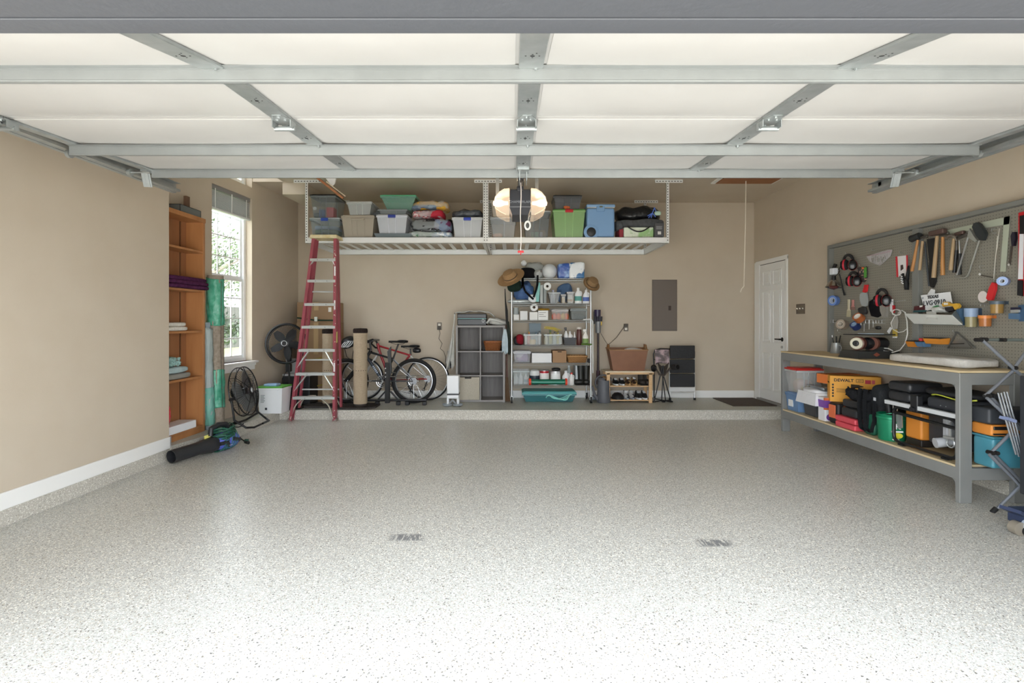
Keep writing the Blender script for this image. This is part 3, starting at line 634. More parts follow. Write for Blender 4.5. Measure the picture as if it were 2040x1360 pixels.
# on top of the bookcase
t = thing('wooden_block', 'brown square wooden post standing on a grey glass box atop the bookcase', 'block', (-3.56, 5.37, bt+.1))
ya, yb = onX(-3.52, 369), onX(-3.52, 383)
MB(mat('brown_block', '6d5341', .7)).box(-3.56, -3.525, (ya+yb)/2-.03, (ya+yb)/2+.03, bt+.102, bt+.102+.125, b=.003).build('post', t)
t = thing('glass_box', 'grey glass display box with thin metal edges on top of the bookcase', 'box', (-3.55, 5.45, bt+.012))
a, b_ = onX(-3.5, 357), onX(-3.5, 398); z0, z1 = bt+.013, bt+.10
MB(K('7f8583', .2, 0, .75)).box(-3.61, -3.49, a, b_, z0, z1).build('glass_body', t)
q = MB(K('4b4a46', .4, .6))
for X in (-3.61, -3.49):
    for Y in (a, b_): q.bar((X, Y, z0), (X, Y, z1), .006, .006)
    q.bar((X, a, z1), (X, b_, z1), .006, .006)
for Y in (a, b_): q.bar((-3.61, Y, z1), (-3.49, Y, z1), .006, .006)
q.build('metal_edges', t)
# blankets and towels on the shelves
q = MB(fabric('5a2f52', '431f3c', 30))
for k in range(3): q.blob(-3.6, -3.40+.01*(k == 1), 5.05, 5.78-.02*k, SH[1]+.001+k*.04, SH[1]+.045+k*.04, .35, .006, 14, 24, seed=k)
tag(q.build('folded_blanket', ang=180), 'folded dark purple blanket on the second bookcase shelf', 'blanket')
for k in range(2):
    q = MB(fabric('e6e3da', 'd3cfc4', 40)).blob(-3.6, -3.452, 5.06, 5.47-.03*k, SH[2]+.002+k*.045, SH[2]+.047+k*.045, .4, .005, 10, 22, seed=3+k)
    tag(q.build('folded_towel', ang=180), ('folded cream towel lying directly on the middle bookcase shelf', 'folded cream towel on top of the other cream towel')[k], 'towel', 'cream towels on the bookcase')
q = MB(mat('rug_stripe', '8f8d86', .95, col2='2b2a29', scale=2.2, kind='wave', stretch=(.2, 1.5, .2), thr=(.45, .55))).blob(-3.61, -3.452, 5.06, 5.53, SH[3]+.002, SH[3]+.062, .45, .003, 10, 22)
tag(q.build('folded_rug', ang=180), 'folded grey and black striped rug at the bottom of the bathroom linens pile', 'rug')
q = MB(fabric('b9cccf', 'a7bcc0', 30)).blob(-3.61, -3.452, 5.06, 5.50, SH[3]+.063, SH[3]+.13, .55, .006, 8, 22, seed=5)
tag(q.build('folded_mat', ang=180), 'folded pale blue bath mat resting on the striped rug', 'bath mat')
q = MB(fabric('9fbdb9', '87aaa6', 22))
rr = random.Random(4)
q.blob(-3.6, -3.47, 5.06, 5.33, SH[3]+.131, SH[3]+.235, .6, .03, 30, 28, seed=8)
for k in range(60):
    Y = 5.08+rr.random()*.25; Z = SH[3]+.14+rr.random()*.08; X = -3.475+rr.random()*.01; q.blob(X-.012, X+.012, Y-.012, Y+.012, Z-.01, Z+.012, .9, 0, 1, 8)
tag(q.build('ruffled_towel', ang=180), 'aqua ruffled towel on top of the pale blue bath mat', 'towel')
t = MB(mat('red_glaze', 'd91f35', .25, coat=.5)).lathe([(.05, 0), (.08, .02), (.095, .10), (.09, .18), (.06, .27), (.035, .33), (.028, .36), (.04, .39)], (-3.535, 5.125, SH[4]+.085), 28)
tag(t.build('red_vase'), 'glossy red vase standing on the white box in the bookcase bottom', 'vase')
q = MB(K('f1f2f5', .5)).box(-3.62, -3.43, 5.06, 5.545, SH[4]+.002, SH[4]+.083, b=.004)
tag(q.build('white_box'), 'flat white box on the lowest bookcase shelf under the red vase', 'box')
# rug rolls wrapped in green plastic
M_rug = fabric('a89c8e', '8f8375', 35); M_grn = mat('green_wrap', '3fa583', .25, alpha=.85, col2='74c9ab', scale=14, bump=.8, bscale=18)
M_clearwrap = mat('clear_wrap', 'b9c6c4', .2, alpha=.55, bump=.8, bscale=22)
ry = 5.93
t = thing('rug_roll', 'tall tan rug roll wrapped in green plastic leaning beside the bookcase', 'rug', at(428, 812, ry))
p0 = at(431, 0, ry); p1 = at(429, 0, ry); p0.z = PLAT; p1.z = WZ(549, ry); r = .085
MB(M_rug).cyl(p0, p1, r, r, 28).build('roll', t)
def sleeve(par, p0, p1, a, b_, r, m, seed=0, nm='plastic_wrap'):
    p0 = Vector(p0); p1 = Vector(p1); z = (p1-p0).normalized(); x = z.orthogonal().normalized(); y = z.cross(x); q = MB(m)
    def fn(u, v):
        k = a+(b_-a)*v; th = 2*PI*u; rr_ = r+.010*noise.noise(Vector((math.cos(th)*3+seed, math.sin(th)*3, k*16)))+.004
        return p0+z*((p1-p0).length*(k+.012*math.sin(th+seed)))+x*(rr_*math.cos(th))+y*(rr_*math.sin(th))
    q.grid(fn, 32, 30, .002); q.build(nm, par, ang=180)
sleeve(t, p0, p1, .68, .985, r, M_grn); sleeve(t, p0, p1, .12, .37, r, M_grn, 3)
q = MB(K('4e473f', .8)); q.tube([at(441, 560, ry-.09), at(440, 700, ry-.09), at(443, 812, ry-.09)], .003, 5).build('cord', t)
t = thing('rug_roll', 'thin bluish grey rug roll in clear and green wrap at the bookcase edge', 'rug', at(417, 815, 5.79))
p0 = at(419, 0, 5.80); p1 = at(413, 0, 5.80); p0.z = PLAT; p1.z = WZ(642, 5.80)
p0.x -= .01
MB(fabric('93a0a6', '7f8c92', 30)).cyl(p0, p1, .045, .03, 20).build('roll', t)
sleeve(t, p0, p1, .05, .95, .047, M_clearwrap, 5); sleeve(t, p0, p1, .05, .4, .052, mat('aqua_wrap', '7fc4b4', .25, alpha=.6, bump=.8, bscale=20), 7)

# ---------------- floor fan on a tube stand ----------------
fd = 6.02; fc = at(487, 779, fd); fr = .285
t = thing('floor_fan', 'black round wire floor fan on a tilting tube stand under the window', 'fan', (fc.x, fd, PLAT))
ax = Vector((.98, .06, .17)).normalized(); M_fb = mat('fan_black', '1f1f20', .4, .3)
sx = ax.orthogonal().normalized(); up = Vector((0, 0, 1)); up = (up-ax*up.dot(ax)).normalized(); sd_ = up.cross(ax)
q = MB(M_fb); q.torus(fc+ax*.03, fr, .007, ax, 40, 6).torus(fc-ax*.04, fr, .007, ax, 40, 6).torus(fc+ax*.065, fr*.5, .003, ax, 30, 5).torus(fc+ax*.073, fr*.25, .003, ax, 24, 5).torus(fc-ax*.07, fr*.45, .003, ax, 30, 5)
for k in range(56):
    a = 2*PI*k/56; rad = up*math.cos(a)+sd_*math.sin(a)
    q.tube([fc+ax*.08+rad*.05, fc+ax*.065+rad*fr*.55, fc+ax*.03+rad*fr, fc-ax*.04+rad*fr, fc-ax*.07+rad*fr*.5, fc-ax*.08+rad*.06], .0014 if k % 8 else .004, 4)
q.build('wire_cage', t)
def blades(par, c, ax, up, sd, n, R_, m, chord=.1, nm='fan_blade', tw=.35):
    for k in range(n):
        a = 2*PI*k/n+.5; rad = up*math.cos(a)+sd*math.sin(a); tan = ax.cross(rad)
        def fn(u, v, rad=rad, tan=tan):
            rr_ = .045+(R_-.045)*u; ch = chord*(.5+.75*math.sin(PI*min(1, u*.85+.1))); s_ = (v-.5)*ch*1.6; return c+rad*(rr_*math.cos(s_*.0))+tan*s_+ax*(s_*tw)
        MB(m).grid(fn, 8, 5, .003).build(nm, par, ang=80)
blades(t, fc, ax, up, sd_, 3, fr*.9, K('8a8f90', .35, .6), .14, tw=.2)
q = MB(M_fb); q.cyl(fc-ax*.13, fc-ax*.03, .065, .075, 20).cyl(fc-ax*.03, fc+ax*.03, .04, .04, 20).lathe([(.055, 0), (.05, .006), (.001, .01)], fc+ax*.075, 20, ax=ax); q.build('motor', t)
MB(K('c7cbd0', .3, .3)).lathe([(.022, 0), (.02, .004), (.001, .005)], fc+ax*.086, 16, ax=ax, sy=1.4).build('badge', t)
q = MB(M_fb); fz = PLAT+.014
hs = Vector((ax.x, ax.y, 0)).normalized(); sdh = Vector((-hs.y, hs.x, 0)); g = Vector((fc.x, fd, fz))
for s_ in (-1, 1):
    pv = fc+sdh*(s_*(fr+.03))-Vector((0, 0, .05))
    q.tube([pv, g+sdh*(s_*.29)+hs*.02+Vector((0, 0, .1)), g+sdh*(s_*.27)+hs*.14+Vector((0, 0, .01)), g+sdh*(s_*.2)+hs*.2, g+sdh*(s_*.02)+hs*.2], .0125, 8)
    q.tube([g+sdh*(s_*.285)+hs*.03+Vector((0, 0, .08)), g+sdh*(s_*.26)-hs*.1+Vector((0, 0, .0)), g+sdh*(s_*.02)-hs*.13], .0125, 8)
    q.cyl(pv-sdh*(s_*.035), pv+sdh*(s_*.02), .02, n=12)
q.build('tube_stand', t)
q = MB(K('161616', .6)); rr = random.Random(2)
pts = [g+Vector((-.05+.06*math.sin(k*1.3)+.012*k, .02-.07*k+.05*math.cos(k*2.1), -.003)) for k in range(5)]+[at(470, 0, 5.72), at(492, 0, 5.66), at(512, 0, 5.58)]
for p in pts: p.z = PLAT+.008
pts[-2].z = PLAT+.004; e = at(521, 857, 5.5); pts[-1] = at(505, 849, 5.62); pts[-1].z = max(PLAT+.01, pts[-1].z); pts.append(Vector((-2.93, 5.6, .03))); pts[-2] = Vector((-3.12, 5.68, .145)); pts[-3] = Vector((-3.30, 5.8, PLAT+.01))
q.tube(pts, .006, 6).cyl(pts[-1], pts[-1]+Vector((.05, -.025, -.002)), .014, .018, 8).build('power_cord', t)
# white pail with green lid
pd = 6.75; X0, X1 = wx(512, 562, pd); zt_ = WZ(770, pd)
t = thing('storage_pail', 'white square pail with a green lid beside the floor fan', 'pail', ((X0+X1)/2, pd+.15, PLAT))
q = MB(K('eceff2', .35)).frus(X0, X1, pd, pd+.28, PLAT+.002, zt_-.02, .02); q.box(X0-.006, X1+.006, pd-.006, pd+.286, zt_-.045, zt_-.02, b=.004); q.build('pail_body', t)
MB(K('56a33f', .4)).box(X0-.008, X1+.008, pd-.008, pd+.288, zt_-.02, zt_, b=.005).build('lid', t)
q = MB(K('9aa0a4', .6)); 
for k in range(6): q.box(X0+.045, X0+.10-.012*(k % 2), pd+.002, pd+.0065, zt_-.12-.018*k, zt_-.112-.018*k)
q.box(X0+.1, X0+.125, pd+.008, pd+.0195, PLAT+.05, PLAT+.08, K('3f444a', .5)).build('printed_label', t)
q = MB(K('dfe3e6', .4)); q.tube([(X1-.06, pd-.012, zt_-.05), (X1-.02, pd-.02, zt_-.035), (X1+.012, pd+.05, zt_-.02)], .004, 6).build('handle', t)
q = MB(K('8fb0d4', .5)).box(X0+.07, X1-.085, pd+.03, pd+.15, zt_+.001, zt_+.03, b=.006)
tag(q.build('wipes_pack'), 'small light blue packet lying on the green pail lid', 'packet')
# pedestal fan
pf = 7.12; c = at(570, 684, pf); R_ = .27
t = thing('pedestal_fan', 'black pedestal fan with round grille and badge behind the white pail', 'fan', (c.x, pf, PLAT))
ax2 = Vector((.12, -1, .06)).normalized(); up2 = Vector((0, 0, 1)); up2 = (up2-ax2*up2.dot(ax2)).normalized(); sd2 = up2.cross(ax2)
q = MB(M_fb); q.torus(c, R_, .016, ax2, 44, 8).torus(c-ax2*.06, R_*.97, .008, ax2, 40, 6)
for k in range(64):
    a = 2*PI*k/64; rad = up2*math.cos(a)+sd2*math.sin(a); b2 = up2*math.cos(a+.35)+sd2*math.sin(a+.35)
    q.tube([c+ax2*.07+rad*.04, c+ax2*.055+(rad*.5+b2*.5)*R_*.55, c+b2*R_], .0011, 4)
    q.tube([c+b2*R_-ax2*.05, c-ax2*.1+b2*.05], .001, 3)
q.build('grille', t)
blades(t, c-ax2*.01, ax2, up2, sd2, 5, R_*.82, K('141415', .7), .055)
q = MB(M_fb); q.lathe([(.052, 0), (.055, .012), (.03, .02), (.001, .022)], c+ax2*.065, 24, ax=ax2); q.cyl(c-ax2*.2, c-ax2*.05, .05, .07, 20); q.build('motor', t)
q = MB(K('c9ccd0', .3, .5)); q.torus(c+ax2*.085, .035, .004, ax2, 24, 6).build('badge_ring', t)
b0 = Vector((c.x, pf+.1, 0))
q = MB(M_fb); q.cyl((b0.x, b0.y, PLAT+.03), (b0.x, b0.y, c.z-.35), .012, n=12).cyl((b0.x, b0.y, c.z-.36), (b0.x, b0.y, c.z-.2), .02, .035, 14).bar((b0.x, b0.y, c.z-.22), (b0.x, b0.y+.02, c.z), .05, .05); q.build('pole', t)
MB(M_fb).box(b0.x-.035, b0.x+.035, b0.y-.05, b0.y+.02, c.z-.40, c.z-.29, b=.012).build('control_box', t)
MB(M_fb).lathe([(.20, 0), (.2, .012), (.05, .03), (.02, .05)], (b0.x, b0.y, PLAT), 30).build('base', t)
q = MB(K('161616', .6)); q.tube([(b0.x-.02, b0.y-.03, c.z-.38), (b0.x-.09, b0.y-.02, c.z-.5), (b0.x-.1, b0.y-.02, c.z-.75), (b0.x-.07, b0.y-.05, PLAT+.2)], .005, 6).build('power_cord', t)
# black cabinet with grey lid behind the fan
cd_ = 7.45; X0, X1 = wx(563, 617, cd_); zt_ = WZ(745, cd_)
t = thing('dehumidifier', 'black box-shaped appliance with pale grey top behind the pedestal fan', 'appliance', ((X0+X1)/2, cd_+.15, PLAT))
MB(M_blk).box(X0, X1, cd_, cd_+.32, PLAT, zt_-.03, b=.012).build('appliance_body', t)
MB(K('b4b7b8', .4)).box(X0-.005, X1+.005, cd_-.006, cd_+.325, zt_-.03, zt_+.0, b=.01).build('top_cover', t)
q = MB(K('17181a', .6)); 
for k in range(9): q.box(X0+.04, X1-.04, cd_-.004, cd_+.002, PLAT+.08+.03*k, PLAT+.092+.03*k)
q.build('vent_slots', t)
q = MB(K('9fa3a5', .4)).frus(X0, X0+.19, cd_+.1, cd_+.28, zt_+.002, WZ(716, cd_), .02)
tag(q.build('grey_bin'), 'pale grey plastic bin standing on the black appliance behind the fan', 'bin')
# tall moving boxes in the corner
M_card = mat('cardboard', '9f8263', .85, col2='967a5c', scale=4); M_tape = K('c7a878', .35, alpha=.8)
bd = 7.78
t = carton('tall brown cardboard wardrobe box in the back left corner behind the ladder', 591, 668, WZ(642, bd)-PLAT, bd, .38, PLAT, M_card, seam=M_tape)
t2 = carton('brown cardboard box stacked on the tall box in the back left corner', 592, 668, WZ(602, bd)-WZ(642, bd)-.002, bd+.005, .37, WZ(642, bd)+.002, M_card, seam=M_tape)
MB(K('e9e6df', .6)).box(WX(654, bd), WX(660, bd), bd+.002, bd+.004, WZ(621, bd), WZ(612, bd)).build('shipping_label', t2)
q = MB(K('1e3a28', .6)); q.tube([at(592, 633, bd-.03), at(630, 638, bd-.05), at(667, 638, bd-.03)], .012, 6).build('bungee_strap', t); MB(K('d5dcd4', .5)).box(*wx(626, 632, bd-.07), bd-.075, bd-.055, WZ(640, bd), WZ(631, bd), b=.004).build('bungee_hook', t)
for i, (a, b_) in enumerate(((714, 716), (768, 771))):
    q = MB(fabric('b09a50', '9a8645', 50)); q.tube([at(607, b_, bd-.03), at(630, a+1, bd-.045), at(651, a-4, bd-.03)], .009, 6).build('rope_handle', t)
# ---------------- red step ladder ----------------
M_red = mat('ladder_red', 'a04c57', .5, col2='93414c', scale=9); M_alu = mat('aluminium', 'c9ccca', .4, .45)
ld = thing('step_ladder', 'tall red fibreglass step ladder with aluminium steps standing open at the platform edge', 'ladder', (-2.7, 6.95, 0))
yF = 6.96; A0 = at(578.5, 0, yF); A0.z = 0; B0 = at(669, 0, yF); B0.z = 0
yT = 6.62; A1 = at(624.5, 474, yT); B1 = at(671.5, 474, yT)
def lerp(a, b_, t_): return a+(b_-a)*t_
def rail(p, q_, w_, flip):
    m = MB(M_red); m.bar(p, q_, .012, .075, up=(1, 0, 0)); d = Vector((flip*.014, 0, 0))
    d1 = Vector((0, .034, .0)); m.bar(p+d-d1, q_+d-d1, .03, .008, up=(0, 1, 0)).bar(p+d+d1, q_+d+d1, .03, .008, up=(0, 1, 0)); return m
def rail2(p, q_, s_):      # U-channel rail: wide web to the outside
    z = (q_-p).normalized(); x = Vector((1, 0, 0)); x = (x-z*x.dot(z)).normalized(); y = z.cross(x)
    T = Matrix(((x.x, y.x, z.x, p.x), (x.y, y.y, z.y, p.y), (x.z, y.z, z.z, p.z), (0, 0, 0, 1))); L_ = (q_-p).length
    m = MB(M_red); m.T = T; m.box(s_*.0, s_*.006, -.04, .04, 0, L_).box(0, -s_*.032, -.04, -.034, 0, L_).box(0, -s_*.032, .034, .04, 0, L_); return m
for p, q_, s_ in ((A0, A1, -1), (B0, B1, 1)):
    o = rail2(p, q_, s_).build('front_rail', ld)
    MB(K('8b7f78', .6)).bar(p+Vector((0, 0, 0)), p+Vector((0, 0, .035)), .045, .085).build('rubber_foot', o)
C0 = at(595, 0, 7.16); C0.z = PLAT; D0 = at(681, 0, 7.16); D0.z = PLAT; C1 = at(631, 475, 6.74); D1 = at(673.5, 475, 6.74)
for p, q_, s_ in ((C0, C1, -1), (D0, D1, 1)):
    z = (q_-p).normalized(); x = Vector((1, 0, 0)); x = (x-z*x.dot(z)).normalized(); y = z.cross(x)
    m = MB(M_red); m.T = Matrix(((x.x, y.x, z.x, p.x), (x.y, y.y, z.y, p.y), (x.z, y.z, z.z, p.z), (0, 0, 0, 1))); L_ = (q_-p).length
    m.box(0, s_*.005, -.022, .022, 0, L_).box(0, -s_*.022, -.022, -.017, 0, L_).box(0, -s_*.022, .017, .022, 0, L_)
    m.build('rear_rail', ld)
zs = []
for i, y in enumerate((516, 558, 604.5, 649.5, 695.5, 742.5, 790)):
    # solve the height along the rails whose picture row is y
    lo_, hi = 0.0, 1.0
    for _ in range(30):
        mid = (lo_+hi)/2; p = lerp(A0, A1, mid); yy = VY-(p.z-CAM_Z)*F/p.y
        if yy > y: lo_ = mid
        else: hi = mid
    a, b_ = lerp(A0, A1, lo_), lerp(B0, B1, lo_); t0 = .006
    m = MB(M_alu); z = a.z; m.box(a.x+t0, b_.x-t0, a.y-.042, a.y+.042, z-.004, z+.004).box(a.x+t0, b_.x-t0, a.y-.044, a.y-.038, z-.032, z+.004, b=.002).box(a.x+t0, b_.x-t0, a.y+.038, a.y+.044, z-.026, z+.004)
    for k in range(6): m.box(a.x+t0, b_.x-t0, a.y-.034+.0125*k, a.y-.030+.0125*k, z+.004, z+.006)
    sp = m.build('step', ld); zs.append((lo_, a, b_))
    for s_, p in ((1, a), (-1, b_)): MB(K('8d9191', .4, .6)).cyl((p.x+s_*(b_.x-a.x)*.3, a.y-.044, z-.014), (p.x+s_*(b_.x-a.x)*.3, a.y-.048, z-.014), .006, n=8).build('rivet', sp)
    if i in (0, 4, 5):
        L_ = (b_.x-a.x)
        for s_, p, e0, e1 in ((1, a, A0, A1), (-1, b_, B0, B1)):
            k2 = lo_-.10 if i else lo_-.035; f = lerp(e0, e1, k2)
            m = MB(M_alu); m.bar((p.x+s_*L_*(.28 if i else .15), a.y-.03, z-.02), (f.x+s_*.012, f.y-.03, f.z), .02, .012).build('diagonal_brace', ld)
# curved foot braces
_, a, b_ = zs[-1]
for yo, q0, q1, z1 in ((-.035, A0, B0, a.z), (.17, C0, D0, a.z-.02)):
    for s_, p in ((1, q0), (-1, q1)):
        L_ = b_.x-a.x; top = Vector((p.x+s_*L_*.42, p.y+(yo if yo < 0 else 0), z1-.01)); bot = Vector((p.x+s_*.02, p.y+(yo if yo < 0 else 0), p.z+.03))
        pts = [bot+(top-bot)*k+Vector((s_*.035*math.sin(PI*k)*-1, 0, .05*math.sin(PI*k))) for k in [j/8 for j in range(9)]]
        m = MB(mat('brace_cream', 'c8c3b4', .5, .2))
        for k in range(8): m.bar(pts[k], pts[k+1], .03, .008, up=(s_, 0, 0))
        m.build('foot_brace', ld)
# two rear horizontals, paint-splashed top cap
for k in (.12, .3, .5, .7, .88):
    p, q_ = lerp(C0, C1, k), lerp(D0, D1, k); MB(M_alu).bar(p+Vector((.004, 0, 0)), q_-Vector((.004, 0, 0)), .02, .008, up=(0, 1, 0)).build('rear_crossbar', ld)
m = MB(mat('ladder_cap', 'd6c58f', .6, col2='e9e0bd', scale=18)); zt_ = A1.z; m.box(A1.x-.02, B1.x+.02, yT-.07, 6.78, zt_-.005, zt_+.035, b=.012).box(A1.x-.026, B1.x+.026, yT-.075, 6.785, zt_-.012, zt_+.004, b=.005); m.build('top_cap', ld)
m = MB(K('d8d7c9', .7)); rr = random.Random(5)
for k in range(26):
    u = rr.random()*.95; p = lerp(B0, B1, u); x = p.x+.0-rr.random()*.02; m.lathe([(.004+.006*rr.random(), 0), (.001, .0008)], (x, p.y-.0405, p.z), 7, ax=(0, -1, 0))
m.build('paint_splashes', ld)
MB(K('d8d07a', .5)).bar(lerp(B0, B1, .44)+Vector((.007, -.0, 0)), lerp(B0, B1, .50)+Vector((.007, 0, 0)), .003, .04).build('warning_sticker', ld)
for k in (.28, .62, .8): MB(K('e5e5e5', .5)).bar(lerp(B0, B1, k)+Vector((-.012, -.041, 0)), lerp(B0, B1, k+.05)+Vector((-.012, -.041, 0)), .02, .0012).build('white_sticker', ld)
# ---------------- scratching posts and base ----------------
def scratcher(label, x, yt, yb, d, w_, base):
    X = WX(x, d); Y = d+w_/2; zt_ = WZ(yt, d); r = w_/2
    t = thing('scratching_post', label, 'scratching post', (X, Y, PLAT), 0)
    z0 = PLAT+.05
    m = MB(mat('sisal', 'dcc9ad', .9, col2='d0ba9b', scale=30, stretch=(1, 1, 5), bump=.9, bscale=60)); pr = []; N_ = 46
    h = zt_-.055-z0
    for k in range(N_+1):
        pr.append((r*(1+.012*(k % 2)+.03*math.sin(k*.9)*.5), h*k/N_))
    m.lathe(pr, (X, Y, z0), 26).build('sisal_column', t)
    MB(fabric('39302d', '2a2422')).lathe([(r*1.0, 0), (r*1.06, .01), (r*1.06, .05), (r*.95, .065), (.001, .07)], (X, Y, zt_-.06), 24).build('plush_cap', t)
    MB(K('3a3330', .8)).lathe([(r*.95, 0), (r*.95, .04)], (X, Y, PLAT+.02), 24).build('collar', t)
    m = MB(K('5e554d', .8)); 
    for k in range(5): a = -1.9+.35*k; m.cyl((X+r*1.0*math.cos(a), Y+r*1.0*math.sin(a), z0+h*.47), (X+r*1.04*math.cos(a), Y+r*1.04*math.sin(a), z0+h*.47), .006, n=6)
    m.build('staples', t)
    bx0, bx1, by0_, by1_ = base; MB(fabric('4a4644', '3b3836')).prism([(bx0+.05, by0_), (bx1-.1, by0_), (bx1, by0_+.1), (bx1, by1_-.06), (bx1-.06, by1_), (bx0+.05, by1_), (bx0, by1_-.06), (bx0, by0_+.06)], PLAT, PLAT+.025, 'z').build('base_board', t)
    return t
sd1 = 7.22; scratcher('sisal scratching post with dark base board standing right of the ladder', 714, 655, 797, sd1, .19, (WX(672, sd1), WX(752, 7.3), 7.09, 7.52))
sd2_ = 7.3; scratcher('sisal scratching post seen between the ladder rails', 650, 656, 792, sd2_, .165, (WX(600, sd1), WX(671, sd1)-.01, 7.2, 7.55))
# ---------------- bicycles ----------------
M_tyre = mat('tyre', '1b1b1c', .75); M_rim = mat('rim', 'b9bcc0', .3, .8); M_chr = mat('chrome_part', 'b5b8bb', .25, .9); M_blkp = mat('bike_black', '1a1b1e', .3)
def wheel(par, c, R_, tr, rim_m, hubr=.02, ns=28, name='wheel', disc=0):
    ax = Vector((0, 1, 0)); m = MB(M_tyre).torus(c, R_-tr, tr, ax, 56, 8); o = m.build('%s_tyre' % name, par)
    MB(rim_m).torus(c, R_-2*tr-.006, .009, ax, 56, 6).build('rim', o)
    m = MB(M_chr); m.cyl(c-ax*.05, c+ax*.05, hubr*.6, n=12).cyl(c-ax*.03, c-ax*.024, hubr, n=16).cyl(c+ax*.024, c+ax*.03, hubr, n=16).build('hub', o)
    m = MB(M_chr)
    for k in range(ns):
        a = 2*PI*k/ns; s_ = 1 if k % 2 else -1; a2 = a+(.5 if (k//2) % 2 else -.5)
        m.cyl(c+Vector((math.cos(a2)*hubr, s_*.026, math.sin(a2)*hubr)), c+Vector((math.cos(a), 0, math.sin(a)))*1.0*(R_-2*tr-.006) if False else c+Vector((math.cos(a)*(R_-2*tr-.01), 0, math.sin(a)*(R_-2*tr-.01))), .0011, n=3, cap=False)
    m.build('spokes', o)
    if disc:
        m = MB(M_chr); m.torus(c-ax*.04, disc, .004, ax, 32, 4)
        for k in range(6): a = 2*PI*k/6; m.cyl(c-ax*.04+Vector((math.cos(a)*disc, 0, math.sin(a)*disc)), c-ax*.04+Vector((math.cos(a+.5)*.02, 0, math.sin(a+.5)*.02)), .004, n=4)
        m.build('brake_disc', o)
    return o
def bike(label, d, rear, front, bb, seatc, saddle, ht, hb, R_, tr, mf, md, ms, kind):
    Pt = lambda p, dy=0: at(p[0], p[1], d)+Vector((0, dy, 0))
    cr, cf = at(rear[0], 0, d), at(front[0], 0, d); cr.z = cf.z = PLAT+R_+(.001)
    dz = cr.z-at(*rear, d).z
    P = lambda p, dy=0: Pt(p)+Vector((0, dy, dz))
    t = thing('bicycle', label, 'bicycle', ((cr.x+cf.x)/2, d, PLAT))
    wheel(t, cr, R_, tr, M_rim if kind == 'mtb' else K('d6d8da', .25, .7), disc=.075 if kind == 'mtb' else 0); wheel(t, cf, R_, tr, M_rim)
    rt = .018 if kind == 'mtb' else .016
    MB(mf).cyl(P(ht)-Vector((0, 0, .03)), P(seatc), rt*.9, n=12).build('top_tube', t)
    MB(md).cyl(P(hb), P(bb), rt*1.25, n=12).build('down_tube', t)
    MB(mf).cyl(P(bb), P(seatc)+Vector((0, 0, .02)), rt, n=12).build('seat_tube', t)
    MB(mf).cyl(P(ht), P(hb), rt*1.3, n=12).build('head_tube', t)
    for s_ in (-1, 1):
        MB(ms).cyl(P(seatc, s_*.02), cr+Vector((0, s_*.06, 0)), .008, n=8).build('seat_stay', t)
        MB(ms if kind == 'mtb' else mf).cyl(P(bb, s_*.02), cr+Vector((0, s_*.06, 0)), .009, n=8).build('chain_stay', t)
        m = MB(M_blkp if kind == 'mtb' else ms); 
        if kind == 'mtb': a = P(hb, s_*.065); m.cyl(a, a+(cf-P(hb))*.5+Vector((0, 0, 0)), .016, n=10, m=M_chr).cyl(a+(cf-P(hb))*.4, cf+Vector((0, s_*.065, 0)), .021, n=10).cyl(P(hb), P(hb, s_*.065), .02, n=8)
        else: m.tube([P(hb), lerp(P(hb, s_*.05), cf, .3), cf+Vector((-.0, s_*.05, 0))], .011, 8)
        m.build('fork_blade', t)
    pt, ps = P(seatc), P(saddle); MB(M_blkp).cyl(pt, ps-Vector((0, 0, .03)), .013, n=10).build('seat_post', t)
    m = MB(mat('saddle', '17181a', .5)); z = ps.z
    m.prism([(ps.x-.14, ps.y-.018), (ps.x+.0, ps.y-.045), (ps.x+.11, ps.y-.075), (ps.x+.135, ps.y-.04), (ps.x+.12, ps.y), (ps.x+.135, ps.y+.04), (ps.x+.11, ps.y+.075), (ps.x, ps.y+.045), (ps.x-.14, ps.y+.018), (ps.x-.15, ps.y)], z-.015, z+.015, 'z').blob(ps.x-.03, ps.x+.14, ps.y-.07, ps.y+.07, z-.02, z+.028, .8, 0, 1, 16)
    m.tube([(ps.x-.12, ps.y, z-.015), (ps.x-.04, ps.y, z-.04), (ps.x+.07, ps.y, z-.035), (ps.x+.1, ps.y, z-.01)], .004, 6)
    m.build('saddle', t)
    c = P(bb); m = MB(M_chr if kind == 'mtb' else M_blkp); ring = .085
    m.torus(c-Vector((0, .05, 0)), ring, .005, (0, 1, 0), 40, 4).torus(c-Vector((0, .05, 0)), ring*.7, .004, (0, 1, 0), 32, 4)
    for k in range(5): a = 2*PI*k/5; m.cyl(c-Vector((0, .05, 0)), c+Vector((math.cos(a)*ring, -.05, math.sin(a)*ring)), .006, n=5)
    m.cyl(c-Vector((0, .06, 0)), c+Vector((0, .06, 0)), .02, n=12).build('chainring', t)
    for s_, an in ((-1, PI*.97), (1, -.03*PI)):
        e = c+Vector((math.cos(an)*.17, s_*.07, math.sin(an)*.17)); MB(M_blkp).bar(c+Vector((0, s_*.065, 0)), e, .018, .012, up=(0, 1, 0)).build('crank_arm', t)
        MB(M_chr).box(e.x-.045, e.x+.045, e.y+(s_*.01), e.y+s_*.09, e.z-.01, e.z+.01, b=.004).build('pedal', t)
    m = MB(mat('cassette', '8b8d90', .35, .8))
    for k in range(6): m.cyl(cr-Vector((0, .045+.003*k, 0)), cr-Vector((0, .047+.003*k, 0)), .055-.006*k, n=24)
    m.build('cassette', t)
